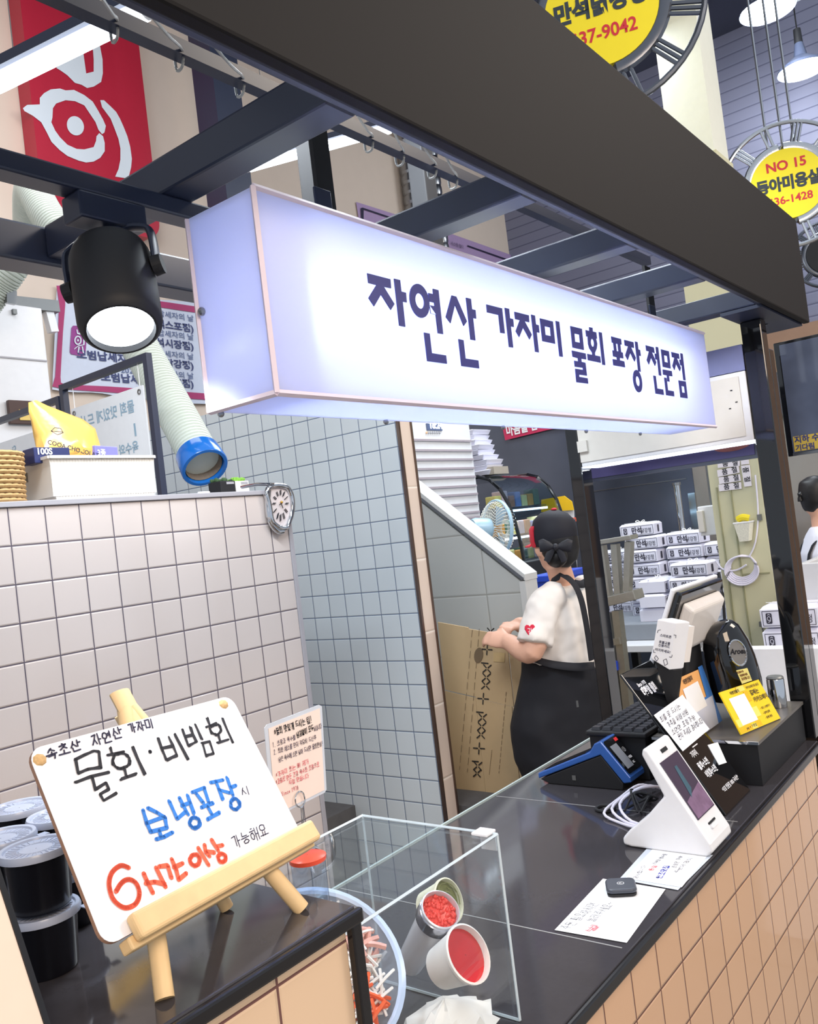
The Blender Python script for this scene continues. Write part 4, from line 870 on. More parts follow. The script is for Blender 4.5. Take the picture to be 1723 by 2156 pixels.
MB(MBD).box((0.022, -0.013, -0.014), (0.284, -0.0015, 0.0011)).build('shelf_rail', 'pine', ez, bevel=0.002)

# ------------------------------------------------------------------ memo stand behind the easel
YM = 0.79
pm = lambda x, y: onY(x, y, YM)
mm = thing('memo_stand', 'laminated cream memo of handwritten tips in a wire clip stand behind the easel', 'sign', (pm(640, 1760).x, YM, ZR))
MB().hull([[pm(*q) + V((0, d, 0)) for q in ((557, 1533), (562, 1526), (672, 1484), (678, 1487), (688, 1662), (684, 1669), (600, 1711), (574, 1724))] for d in (0, 0.0008)]).build('laminate', mat('laminate', (206, 214, 226), 0.15), mm)
MB().hull([[pm(*q) + V((0, d, 0)) for q in ((565, 1534), (673, 1491), (683, 1663), (606, 1702), (580, 1712))] for d in (-0.0006, -0.0002)]).build('memo_sheet', mat('cream_paper', (244, 226, 216), 0.6), mm)
MM = XZ(pm(600, 1600), YM - 0.0007)
ink_px(line_px('*물회 맛있게 드시는 팁!', (577, 1549), (657, 1520), (-2, -14)) + line_px('남김없이 모두', (624, 1554), (660, 1537), (-1, -12)), pm, MM, 'ink_black', 'handwriting', mm, 0.0009)
ink_px(line_px('1. 초장과 육수를', (573, 1574), (622, 1556), (-1, -10)) + line_px('넣습니다', (660, 1540), (677, 1532), (-1, -10)) + line_px('2. 회와 채소를 먼저 적당히 드신후', (576, 1589), (666, 1557), (-1, -10))
       + line_px('남은 육수에 소면 넣어 드시면 물회완성!', (586, 1605), (680, 1569), (-1, -10)), pm, MM, mat('ink_soft', (96, 84, 104), 0.6, vary=0), 'handwriting', mm, 0.0006)
ink_px(line_px('*가자미 회는 뼈 제거', (580, 1637), (650, 1607), (-1, -10)) + line_px('*과일로 만든 건강 육수와 초장으로', (580, 1652), (672, 1613), (-1, -10)) + line_px('직접 만듭니다', (608, 1653), (650, 1636), (-1, -9)) + line_px('Since 1978', (592, 1676), (628, 1661), (-1, -8)), pm, MM, 'ink_pink', 'handwriting', mm, 0.0006)
MB().loft([onY(632 + 10 * math.cos(2 * PI * k / 20), 1683 + 17 * math.sin(2 * PI * k / 20), YM - 0.003) for k in range(21)], 0.0008, 6).build('wire_ring', 'chrome', mm)
for dx in (-2, 2): MB().cone(onY(636 + dx, 1700, YM - 0.003), V((pm(642, 1800).x + dx * 0.0003, YM, ZR + 0.004)), 0.0007, n=6).build('wire_stem', 'chrome', mm)
MB().lathe([(0.0005, 0), (0.018, 0), (0.018, 0.004), (0.014, 0.006), (0.0005, 0.006)], (pm(642, 1800).x, YM, ZR)).build('base', 'chrome', mm)

# ------------------------------------------------------------------ lidded black deli cups
mat('cup_black', (18, 19, 26), 0.22, coat=0.3); mat('lid_frost', (176, 186, 208), 0.22)
def deli_cup(x, y, z, label):
    t = thing('deli_cup', label, 'cup', (x, y, z), 'black deli cups with frosted lids')
    MB().lathe([(0.0005, 0), (0.026, 0), (0.0275, 0.003), (0.0305, 0.05), (0.0322, 0.052)], (x, y, z), n=32).build('cup', 'cup_black', t, smooth=True)
    MB().lathe([(0.0323, 0.0505), (0.0345, 0.051), (0.0348, 0.055), (0.0335, 0.058), (0.030, 0.0575), (0.029, 0.0555), (0.0005, 0.0555)], (x, y, z), n=36).build('lid', 'lid_frost', t, smooth=True)
    ld = t.children[-1]; b = MB()
    for k in range(28):
        a_ = 2 * PI * k / 28; b.bar((x + 0.017 * math.cos(a_), y + 0.017 * math.sin(a_), z + 0.0558), (x + 0.027 * math.cos(a_), y + 0.027 * math.sin(a_), z + 0.0558), 0.0012, 0.0008)
    b.lathe([(0.015, 0.0555), (0.0158, 0.0564), (0.0166, 0.0555)], (x, y, z), n=24)
    b.build('lid_ribs', 'lid_frost', ld)
    MB().box((x + 0.026, y - 0.030, z + 0.0515), (x + 0.036, y - 0.020, z + 0.0525)).build('lid_tab', 'lid_frost', ld)
for x, y, w1, w2 in ((0.418, 0.824, 'lower deli cup of the front stack beside the whiteboard', 'upper deli cup of the front stack beside the whiteboard, largest lid'),
                     (0.420, 0.897, 'lower deli cup of the stack at the left frame edge', 'upper deli cup of the stack cut by the left frame edge'),
                     (0.488, 0.99, 'lower deli cup of the rearmost stack against the tiled wall', 'upper deli cup of the rearmost stack, lid against the wall tiles'),
                     (0.489, 0.905, 'lower deli cup of the stack half hidden behind the whiteboard', 'upper deli cup with its lid half hidden behind the whiteboard')):
    deli_cup(x, y, ZR + 0.0005, w1); deli_cup(x, y, ZR + 0.060, w2)
# leaning beige board at the lower left
q0 = onZ(128, 2225, ZR + 0.001); q1 = onY(0, 1831, q0.y + 0.055)
dv = (q1 - q0).normalized(); hu = V((-0.98, -0.12, 0.0)); ML = frame(q0, hu, dv)
t = thing('leaning_board', 'plain beige board with dark edge leaning at the lower left corner of the frame', 'board', q0)
MB(ML).box((0.005, 0, 0), (0.30, 0.23, 0.006)).build('panel', mat('beige_board', (232, 214, 196), 0.5), t)
MB(ML).box((0, 0, -0.001), (0.0048, 0.23, 0.007)).build('edge_strip', 'dark_trim', t)

# ------------------------------------------------------------------ clear display case with sample dishes
clear('acrylic', (250, 252, 253), 0.03)
mat('acrylic_edge', (206, 220, 228), 0.15)
X0, X1, Y0, Y1, ZK = 0.662, 1.0, 0.688, 0.938, H - 0.427
dc = thing('display_case', 'clear acrylic display case on the low counter beside the taller counter', 'case', (0.83, 0.81, ZC))
T = 0.004
MB().box((X1 - T, Y0, ZC + 0.001), (X1, Y1, ZK - T)).build('side_panel', 'acrylic', dc)
MB().box((X0, Y1 - T, ZC + 0.001), (X1 - T - 0.0003, Y1, ZK - T)).build('back_panel', 'acrylic', dc)
MB().box((X0, Y0, ZC + 0.001), (X1 - T - 0.0003, Y0 + T, ZK - T)).build('front_panel', 'acrylic', dc)
MB().box((X0, Y0, ZK - T + 0.0003), (X1, Y1, ZK)).build('top_panel', 'acrylic', dc)
for p, q in (((X1, Y0, ZC + 0.002), (X1, Y0, ZK)), ((X1, Y0, ZK), (X1, Y1, ZK)), ((X0, Y1, ZK), (X1, Y1, ZK)), ((X0, Y0, ZK), (X1, Y0, ZK)), ((X1, Y1, ZC + 0.002), (X1, Y1, ZK)), ((X1, Y0, ZC + 0.002), (X1, Y1, ZC + 0.002)), ((X0, Y1, ZC + 0.002), (X1, Y1, ZC + 0.002))):
    MB().bar(V(p) - V((T / 2, 0, 0)), V(q) - V((T / 2, 0, 0)), 0.0032, 0.0032, up=(0.3, 0.4, 0.8)).build('glued_edge', 'acrylic_edge', dc)
hp = V((X1 + 0.001, Y0 + 0.018, ZK))
MB().box(hp + V((-0.02, -0.012, 0.0)), hp + V((0.004, 0.014, 0.004))).build('hinge', 'white_plastic', dc, bevel=0.001)
MB().box(hp + V((0.0, -0.012, -0.026)), hp + V((0.004, 0.014, -0.0005))).build('hinge', 'white_plastic', dc, bevel=0.001)
def tilt(px_, py_, z, dirx, ang):
    """opening centre on the picture ray at height z; axis leans toward the viewer by ang, towards dirx in the picture"""
    c = onZ(px_, py_, z); vw = (EYE - c).normalized(); s_ = (RX * dirx[0] - DN * dirx[1]).normalized()
    return c, (s_ * math.sin(ang) + vw * math.cos(ang)).normalized()
def cup(nm, label, px_, py_, z, dirx, ang, r, h, body, fill, fname, taper=0.78, band=None, lumpy=0):
    c, a_ = tilt(px_, py_, z, dirx, ang); t = thing(nm, label, 'cup', c - a_ * h)
    MB().lathe([(0.0005, -h), (r * taper, -h), (r * 0.97, -0.004), (r * 1.04, -0.003), (r * 1.05, 0.001), (r * 0.98, 0.002), (r * 0.94, -0.004), (r * 0.93, -0.012)], c, a_, 36).build('cup_wall', body, t, smooth=True)
    if band: MB().lathe([(r * 1.02, -0.026), (r * 1.07, -0.024), (r * 1.07, -0.005), (r * 1.02, -0.004)], c, a_, 36).build('collar', band, t, smooth=True)
    b = MB(); b.lathe([(0.0005, -0.005), (r * 0.5, -0.0055), (r * 0.935, -0.007)], c, a_, 36)
    if lumpy:
        R = random.Random(4); q = rot2(a_)
        for k in range(lumpy):
            rr_, th = r * 0.86 * math.sqrt(R.random()), R.uniform(0, 2 * PI)
            b.ball(c + q @ V((rr_ * math.cos(th), rr_ * math.sin(th), -0.005)), R.uniform(0.0018, 0.0036), 6, 4)
    f = b.build(fname, fill, t, smooth=True)
    if lumpy: tag(f, kind='stuff')
    return c, a_, t
mat('paper_cup', (238, 236, 232), 0.5); mat('red_sauce', (196, 24, 30), 0.12, coat=0.5, vary=0.05); mat('roe_red', (226, 66, 54), 0.3, vary=0.25, scale=300); mat('metal_cup', (196, 196, 206), 0.18, 1.0); mat('green_shreds', (126, 128, 70), 0.6, vary=0.3, scale=200)
cup('paper_cup', 'white paper cup of smooth red sauce tilted forward in the clear case', 986, 2008, H - 0.553, (0.88, 0.47), 0.90, 0.036, 0.055, 'paper_cup', 'red_sauce', 'sauce', 0.75)
cup('metal_cup', 'tall metal cup of chopped red roe in the clear case', 928, 1915, H - 0.528, (0.5, 0.86), 0.86, 0.0275, 0.14, mat('silver_white', (222, 222, 228), 0.2, 0.25), 'roe_red', 'roe', 0.72, 'metal_cup', 90)
c, a_, t = cup('paper_cup', 'white paper cup of green seaweed shreds behind the roe cup', 945, 1896, H - 0.545, (0.9, 0.3), 0.95, 0.031, 0.045, mat('cup_cream', (244, 238, 210), 0.5), 'green_shreds', 'seaweed_bed', 0.75)
b = MB(); R = random.Random(9); q = rot2(a_)
for k in range(46):
    a0 = R.uniform(0, 2 * PI); r0 = R.uniform(0.006, 0.026); ln = R.uniform(0.5, 1.4)
    b.tube([c + q @ V((r0 * math.cos(a0 + s_ * ln), r0 * math.sin(a0 + s_ * ln), -0.003 + R.uniform(0, 0.004))) for s_ in (0, .5, 1)], 0.0007, 4, 3)
tag(b.build('seaweed', 'green_shreds', t, smooth=True), kind='stuff')
# big clear bowl
c, a_ = tilt(672, 2046, H - 0.585, (0.35, 0.9), 0.72)
cx_ = 0.795 - c.x; c = V((0.792, c.y * 0.792 / c.x, H - 0.585 * 0.792 / c.x)) if c.x > 0.8 else c
bw = thing('salad_bowl', 'large clear plastic bowl of shredded vegetables at the bottom of the case', 'bowl', c - a_ * 0.05)
clear('clear_bowl', (226, 236, 248), 0.10, 0.08)
def frosted(name, rgb, fac):
    m = clear(name, (240, 246, 252), 0.06, 0.1); nt = m.node_tree; old = nt.nodes['Material Output'].inputs[0].links[0].from_socket
    d_ = nt.nodes.new('ShaderNodeBsdfTranslucent'); d_.inputs[0].default_value = lin(rgb) + (1,); e_ = nt.nodes.new('ShaderNodeBsdfDiffuse'); e_.inputs[0].default_value = lin(rgb) + (1,)
    a = nt.nodes.new('ShaderNodeMixShader'); a.inputs[0].default_value = 0.5; nt.links.new(d_.outputs[0], a.inputs[1]); nt.links.new(e_.outputs[0], a.inputs[2])
    b_ = nt.nodes.new('ShaderNodeMixShader'); b_.inputs[0].default_value = fac; nt.links.new(old, b_.inputs[1]); nt.links.new(a.outputs[0], b_.inputs[2]); nt.links.new(b_.outputs[0], nt.nodes['Material Output'].inputs[0])
frosted('bowl_frost', (222, 232, 248), 0.38)
rb = 0.112
MB().lathe([(0.0005, -0.05), (0.055, -0.05), (0.075, -0.042), (rb - 0.006, -0.004), (rb - 0.003, 0), (rb + 0.004, 0.001), (rb + 0.006, -0.003)], c, a_, 48).build('bowl_wall', 'bowl_frost', bw, smooth=True)
MB().lathe([(rb - 0.004, 0.0015), (rb, 0.004), (rb + 0.006, 0.003), (rb + 0.006, -0.002)], c, a_, 48).build('rim', mat('bowl_rim', (198, 214, 240), 0.2), bw, smooth=True)
q = rot2(a_)
def shreds(nm, m, n, area, wd, ln, seed, hz):
    R = random.Random(seed); b = MB()
    for k in range(n):
        th, rr_ = R.uniform(*area[0]), R.uniform(*area[1]); o = V((rr_ * math.cos(th), rr_ * math.sin(th), R.uniform(-0.030, hz))); a0 = R.uniform(0, PI); L_ = R.uniform(0.6, 1.3) * ln
        d = V((math.cos(a0) * L_ / 2, math.sin(a0) * L_ / 2, R.uniform(-.004, .006)))
        b.tube([c + q @ (o - d), c + q @ (o + V((0, 0, 0.004))), c + q @ (o + d)], wd, 5, 3)
    tag(b.build(nm, m, bw, smooth=True), kind='stuff')
shreds('radish_shreds', mat('radish', (238, 234, 230), 0.4), 380, ((0, 2 * PI), (0.0, 0.090)), 0.0022, 0.045, 1, 0.012)
shreds('carrot_shreds', mat('carrot', (236, 94, 40), 0.45), 34, ((-1.25, -0.75), (0.055, 0.092)), 0.0026, 0.03, 2, 0.014)
shreds('fish_slices', mat('fish_pink', (226, 170, 158), 0.4, vary=0.2, scale=120), 40, ((-0.1, 0.7), (0.05, 0.09)), 0.004, 0.03, 3, 0.008)
shreds('green_leaves', mat('leaf_green', (80, 140, 60), 0.5), 14, ((0.6, 1.2), (0.04, 0.075)), 0.002, 0.03, 4, -0.002)
# napkin heap
R = random.Random(12); n0 = onZ(940, 2135, ZC + 0.03); b = MB(); rings = []
for k in range(7):
    f = k / 6; rr_ = 0.074 * math.cos(f * PI / 2) + 0.002
    rings.append([V((n0.x + rr_ * (1 + R.uniform(-.22, .22)) * math.cos(2 * PI * i / 20) * 1.0, n0.y + 0.75 * rr_ * (1 + R.uniform(-.22, .22)) * math.sin(2 * PI * i / 20), ZC + 0.002 + 0.045 * f + R.uniform(0, 0.006))) for i in range(20)])
t = b.hull(rings).build('paper_napkin', mat('tissue', (244, 240, 234), 0.9), loc=(n0.x, n0.y, ZC), smooth=True, sharp=0.5)
tag(t, 'crumpled white paper napkin on the floor of the clear case', 'napkin')
c2 = onZ(648, 1808, H - 0.50); c2 = V((min(c2.x, 0.70), c2.y, c2.z)) if c2.x > 0.72 else c2
c2 = V((0.715, onZ(648, 1808, H - 0.50).y * 0.715 / onZ(648, 1808, H - 0.50).x, 0)); c2.z = (EYE + ray(648, 1808) * (c2.x / ray(648, 1808).x)).z
t = thing('sauce_tub', 'round tub with an orange red top behind the end of the easel rail', 'tub', (c2.x, c2.y, ZC))
MB().lathe([(0.0005, 0), (0.016, 0), (0.021, c2.z - ZC - 0.003)], (c2.x, c2.y, ZC + 0.001), n=24).build('tub_wall', 'clear_bowl', t, smooth=True)
MB().lathe([(0.022, c2.z - ZC - 0.003), (0.0225, c2.z - ZC + 0.002), (0.018, c2.z - ZC + 0.004), (0.0005, c2.z - ZC + 0.004)], (c2.x, c2.y, ZC + 0.001), n=24).build('lid', mat('orange_lid', (232, 84, 60), 0.3), t, smooth=True)

# ------------------------------------------------------------------ papers and bell on the counter
pz = lambda x, y: onZ(x, y, ZC + 0.0022)
def sheet(corners, z0, z1, nm, m, parent=None):
    return MB().hull([[onZ(x, y, z0) for x, y in corners], [onZ(x, y, z1) for x, y in corners]]).build(nm, m, parent)
t = thing('bell_note', 'white paper handwritten in black and pink lying under the call bell', 'paper', onZ(1290, 1915, ZC))
sheet(((1270, 1850), (1402, 1872), (1320, 1985), (1168, 1958)), ZC + 0.0008, ZC + 0.0016, 'sheet', 'paper', t)
MZ = Matrix.Translation((1.35, 0.7, ZC + 0.0012))
pz0 = lambda x, y: onZ(x, y, ZC + 0.0018)
ink_px(line_px('주문 필요하시면', (1201, 1957), (1264, 1902), (-22, -3)) + line_px('눌러주세요~', (1252, 1941), (1297, 1901), (-19, -3)), pz0, MZ, mat('ink_grey', (84, 86, 98), 0.6, vary=0), 'handwriting', t, 0.0009)
ink_px(line_px('벨', (1250, 1962), (1268, 1948), (-18, -3)), pz0, MZ, 'ink_pink', 'handwriting', t, 0.0016)
t = thing('laminated_note', 'small laminated note with blue and pink handwriting before the white kiosk', 'paper', onZ(1400, 1830, ZC))
sheet(((1362, 1787), (1502, 1800), (1428, 1874), (1304, 1851)), ZC + 0.0008, ZC + 0.0014, 'laminate', 'laminate', t)
sheet(((1374, 1788), (1489, 1803), (1436, 1868), (1317, 1849)), ZC + 0.0016, ZC + 0.0020, 'sheet', 'paper', t)
MZ2 = Matrix.Translation((1.5, 0.7, ZC + 0.0016))
ink_px(line_px('감사합니다', (1342, 1850), (1363, 1822), (-9, -1)) + line_px('리뷰와 영수증', (1382, 1820), (1407, 1798), (-9, -1)) + line_px('주변에 많이', (1428, 1838), (1460, 1806), (-9, -1)) + line_px('포장만 가능', (1424, 1828), (1438, 1802), (-9, -1)), pz, MZ2, 'ink', 'handwriting', t, 0.0007)
ink_px(line_px('원조맛집', (1394, 1850), (1412, 1822), (-12, -1)), pz, MZ2, mat('ink_royal', (46, 60, 190), 0.6, vary=0), 'handwriting', t, 0.0016)
ink_px(line_px('품절', (1374, 1834), (1386, 1822), (-9, -1)), pz, MZ2, 'ink_pink', 'handwriting', t, 0.0012)
bc_ = onZ(1309, 1876, ZC + 0.002)
t = thing('call_bell', 'dark grey rounded square call bell on the handwritten white paper', 'bell', bc_)
MBb = Matrix.Translation(bc_) @ Matrix.Rotation(0.5, 4, 'Z')
MB(MBb).prism_at(rr(-0.026, -0.026, 0.026, 0.026, 0.010), 0, 0.005).build('base', 'black_matte', t, bevel=0.002)
bbt = MB(MBb).prism_at(rr(-0.027, -0.027, 0.027, 0.027, 0.011), 0.0053, 0.014).build('button', mat('bell_grey', (62, 66, 76), 0.35), t, bevel=0.005, seg=4)
b = MB(MBb @ Matrix.Translation((0, 0, 0.0138))); b.stroke(circ(0, 0, 0.006, 0.006, 12), 0.0012); b.stroke([(-.003, -.002), (0, .003), (.003, -.002)], 0.0012); b.build('bell_mark', 'paper', bbt)

# ------------------------------------------------------------------ white tilted kiosk
kx0, kx1 = 1.625, 1.742
t = thing('tilted_kiosk', 'white tilted touch screen on a wedge foot, nearest the counter edge', 'kiosk', (1.68, 0.70, ZC))
prof = [(0.627, 0.012), (0.6298, 0.027), (0.7345, 0.2035), (0.744, 0.205), (0.748, 0.192), (0.720, 0.130), (0.712, 0.112), (0.752, 0.070), (0.795, 0.036), (0.812, 0.018), (0.812, 0.005), (0.795, 0.002), (0.64, 0.002)]
MB().hull([[(kx0, y, ZC + z) for y, z in prof], [(kx1, y, ZC + z) for y, z in prof]]).build('body', 'white_plastic', t, bevel=0.005, seg=3)
ks0, ks1 = V((kx0, 0.6295, ZC + 0.0265)), V((kx0, 0.7335, ZC + 0.2015)); kv = (ks1 - ks0).normalized(); KM = frame(ks0, (1, 0, 0), kv); L_ = (ks1 - ks0).length
kscr = MB(KM).box((0.012, 0.047, 0.0), (0.105, L_ - 0.032, 0.0022)).build('screen', mat('screen_dark', (70, 62, 82), 0.05, coat=0.5), t)
b = MB(KM); b.quad((0.014, 0.049, 0.0026), (0.103, 0.049, 0.0026), (0.103, 0.10, 0.0026), (0.014, 0.085, 0.0026)); b.build('screen_image', mat('screen_mauve', (128, 104, 132), 0.1, vary=0.4, scale=40), kscr)
b = MB(KM); b.quad((0.040, 0.085, 0.0028), (0.062, 0.10, 0.0028), (0.064, 0.15, 0.0028), (0.052, 0.15, 0.0028)); b.build('screen_image', mat('screen_teal', (70, 100, 116), 0.1, vary=0.3, scale=40), kscr)
MB(KM).box((0.046, L_ - 0.020, 0.0), (0.074, L_ - 0.012, 0.0022)).build('camera_slot', 'black_matte', t)
MB(KM).prism_at(rr(0.040, 0.018, 0.076, 0.026, 0.003), 0.0, 0.004).build('button', 'white_plastic', t)
MB(KM).prism_at(rr(0.040, 0.027, 0.076, 0.031, 0.0015), 0.0, 0.002).build('button_slot', 'black_matte', t)

# ------------------------------------------------------------------ blue payment terminal
tx0, tx1 = 1.955, 2.04
t = thing('payment_terminal', 'blue and black card payment terminal with tilted display', 'terminal', (2.0, 1.07, ZC))
pr_t = [(1.19, 0.024), (1.19, 0.014), (1.025, 0.083), (1.007, 0.118), (0.940, 0.036), (0.945, 0.020)]
shell = [(1.195, 0.026), (1.195, 0.012), (1.035, 0.075), (1.008, 0.085), (0.955, 0.018), (0.935, 0.022), (0.936, 0.034), (1.004, 0.119), (1.022, 0.112), (1.038, 0.090)]
bodyp = [(1.19, 0.011), (1.034, 0.0735), (1.008, 0.0835), (0.957, 0.017), (0.96, 0.001), (1.165, 0.001)]
mat('terminal_blue', (52, 98, 176), 0.28, 0.2, coat=0.3)
MB().hull([[(tx0, y, ZC + z) for y, z in shell], [(tx1, y, ZC + z) for y, z in shell]]).build('shell', 'terminal_blue', t, bevel=0.003, seg=3)
MB().hull([[(tx0 + 0.001, y, ZC + z) for y, z in bodyp], [(tx1 - 0.001, y, ZC + z) for y, z in bodyp]]).build('body', 'black_matte', t, bevel=0.002)
v0, v1 = V((tx0, 0.9365, ZC + 0.0355)), V((tx0, 1.003, ZC + 0.1185)); TV = frame(v0, (1, 0, 0), (v1 - v0).normalized()); L_ = (v1 - v0).length
tfp = MB(TV).prism_at(rr(0.006, 0.006, 0.079, L_ - 0.004, 0.006), 0.0, 0.002).build('fascia_panel', 'black_gloss', t)
MB(TV).box((0.016, 0.018, 0.0021), (0.052, L_ - 0.022, 0.0026)).build('display', mat('lcd_grey', (134, 138, 146), 0.1), tfp)
MB(TV).box((0.056, L_ - 0.018, 0.0021), (0.072, L_ - 0.009, 0.0027)).build('brand_tab', mat('tab_red', (226, 52, 56), 0.4), tfp)
b = MB(TV); b.stroke(circ(0.063, 0.062, 0.006, 0.006, 14), 0.0008, 0.0026)
for r_ in (0.002, 0.0035): b.stroke([(0.061 + r_, 0.062 + r_ * s_) for s_ in (-1, 0, 1)], 0.0007, 0.0026)
b.build('contactless_mark', 'paper', tfp)
text('VISA', TV @ Matrix.Translation((0.054, 0.036, 0.0022)), 0.009, 'paper', 'printed_mark', tfp, bold=0.04)
text('BC', TV @ Matrix.Translation((0.056, 0.022, 0.0022)), 0.008, 'paper', 'printed_mark', tfp, bold=0.02)
MB().hull([[(x, 1.180, ZC + 0.0325), (x, 1.055, ZC + 0.0835), (x, 1.055, ZC + 0.086), (x, 1.180, ZC + 0.0345)] for x in (tx0 + 0.012, tx1 - 0.012)]).build('printer_lid', 'black_gloss', t)
MB().box((tx0 - 0.0006, 1.085, ZC + 0.016), (tx0 + 0.001, 1.095, ZC + 0.028)).build('side_port', 'grey_metal', t)
for k in range(3):
    a0 = 0.02 * k
    tag(MB().tube([(1.70 + 0.01 * k, 0.80 - 0.02 * k, ZC + 0.012), (1.735, 0.86 - 0.01 * k, ZC + 0.004 + 0.004 * k), (1.775 + 0.012 * k, 0.925 - 0.015 * k, ZC + 0.008 + 0.008 * k), (1.85, 0.915 - 0.02 * k, ZC + 0.022 + 0.01 * k), (1.92, 0.90 - 0.02 * k, ZC + 0.03), (1.97, 0.885 - 0.015 * k, ZC + 0.01)], 0.0032, 8).build('white_cable', mat('cable_white', (224, 222, 238), 0.4), smooth=True, loc=(1.75, 0.88, ZC)),
        ('white cable lowest on the counter between kiosk and terminal', 'white cable in the middle of the bundle behind the kiosk', 'white cable arching highest behind the kiosk')[k], 'cable', 'white cables behind the kiosk')
gp = onZ(1275, 1703, ZC + 0.003)
tag(MB().loft([gp + V((0.021 * math.cos(2 * PI * i / 24), 0.021 * math.sin(2 * PI * i / 24), 0.001)) for i in range(26)], 0.004, 8).build('grommet_ring', 'black_matte', loc=gp, smooth=True), 'black rubber grommet ring on the counter by the cables', 'ring')
b = MB(); R = random.Random(2)
for k in range(5): b.tube([(1.80 + R.uniform(-.02, .02), 0.86 + R.uniform(-.03, .03), ZC + 0.01), (1.84, 0.87 + R.uniform(-.03, .03), ZC + 0.03 + R.uniform(0, .015)), (1.87, 0.85 + R.uniform(-.03, .03), ZC + 0.02), (1.90 + R.uniform(-.02, .02), 0.87, ZC + 0.006)], 0.0028, 6)
tag(b.build('black_cable', 'black_matte', loc=(1.84, 0.87, ZC), smooth=True), 'tangled black cable knot behind the white kiosk', 'cable')

# ------------------------------------------------------------------ black menu stand
m0 = V((1.856, 0.676, ZC + 0.002)); mv = V((0.004, 0.205, 0.305)); mw = 0.178
MMN = frame(m0, (1, 0, 0), mv.normalized()); ML_ = mv.length
t = thing('menu_stand', 'tall glossy black menu board leaning beside the kiosk, white Korean print', 'menu', m0)
MB(MMN).box((0, 0, -0.006), (mw, ML_, 0)).build('panel', 'black_gloss', t, bevel=0.002)
MB().hull([[(m0.x, 0.684, ZC + 0.001), (m0.x, 0.80, ZC + 0.001), (m0.x, 0.74, ZC + 0.09)], [(m0.x + mw, 0.684, ZC + 0.001), (m0.x + mw, 0.80, ZC + 0.001), (m0.x + mw, 0.74, ZC + 0.09)]]).build('foot', 'black_matte', t)
mat('print_white', (236, 236, 240), 0.5, vary=0)
pmn = on_plane(m0, V((1, 0, 0)).cross(mv.normalized()))
def mtext(s, px_, py_, sz, b_=0.03, sx=0.8):
    v = MMN.inverted() @ pmn(px_, py_); text(s, MMN @ Matrix.Translation((v.x, v.y, 0)), sz, 'print_white', 'menu_print', t, bold=b_, sx=sx)
mtext('Since 1978', 1345, 1447, 0.013, 0.03); mtext('태평양 물회', 1359, 1466, 0.026, 0.05, 0.62)
mtext('가자미', 1459, 1596, 0.016); mtext('15,000', 1506, 1579, 0.011, 0.02); mtext('물회+소면', 1475, 1621, 0.018); mtext('18,000', 1518, 1602, 0.011, 0.02); mtext('비빔회+소면', 1491, 1638, 0.018, 0.03, 0.72); mtext('*포장 전문점 100% 국내산*', 1525, 1668, 0.012, 0.02, 0.8)
MB(MMN).box((0.068, 0.148, 0.0), (0.100, 0.1505, 0.0008)).build('rule_line', 'print_white', t)
v = [MMN.inverted() @ pmn(*q_) for q_ in ((1490, 1569), (1511, 1563), (1530, 1606), (1514, 1611))]
MB(MMN).prism_at([(q_.x, q_.y) for q_ in v], 0.0002, 0.0012).build('price_sticker', 'paper', t)
# handwritten sheet taped on the menu board
pm2 = on_plane(m0 + V((0, -0.014, 0.01)), V((1, 0, 0)).cross(mv.normalized()))
cs = [pm2(*q_) for q_ in ((1377, 1506), (1437, 1463), (1494, 1535), (1438, 1582))]
t2 = thing('handwritten_sheet', 'white handwritten sheet resting on the black menu board', 'paper', cs[3])
nn = V((1, 0, 0)).cross(mv.normalized())
MB().hull([cs, [q_ + nn * 0.0008 for q_ in cs]]).build('sheet', 'paper', t2)
MS = frame(cs[3] + nn * 0.0008, (1, 0, 0), mv.normalized()); pm3 = on_plane(cs[3] + nn * 0.001, nn)
ink_px(line_px('회를 못 드시는', (1394, 1522), (1435, 1491), (-5, -11)) + line_px('가족을 위해 비빔', (1409, 1534), (1451, 1502), (-5, -11)) + line_px('소면만 포장가능', (1418, 1549), (1466, 1513), (-5, -11)) + line_px('문의 주세요 감사합니다', (1432, 1559), (1482, 1521), (-5, -11)), pm3, MS, 'ink', 'handwriting', t2, 0.0011)

# ------------------------------------------------------------------ keyboard and stand
ZB2 = H - 0.578
tag(MB().box((2.045, 0.925, ZC + 0.001), (2.40, 1.08, ZB2)).build('keyboard_stand', 'black_matte', bevel=0.003, loc=(2.2, 1.0, ZC)), 'black low stand under the black keyboard', 'stand')
t = thing('keyboard', 'black computer keyboard on a low black stand by the rear post', 'keyboard', (2.2, 1.0, ZB2))
MB().box((2.035, 0.918, ZB2 + 0.001), (2.40, 1.085, ZB2 + 0.014)).build('base', 'black_matte', t, bevel=0.004)
for i in range(5):
    for j in range(13):
        if (i * 13 + j) < 65:
            x, y = 2.045 + j * 0.0268, 0.928 + i * 0.0295
            MB().hull([[(x + a_, y + b_, ZB2 + 0.0145) for a_, b_ in ((0, 0), (.0235, 0), (.0235, .026), (0, .026))], [(x + a_, y + b_, ZB2 + 0.022) for a_, b_ in ((.003, .003), (.0205, .003), (.0205, .023), (.003, .023))]]).build('key', mat('key_black', (44, 46, 52), 0.35), t)

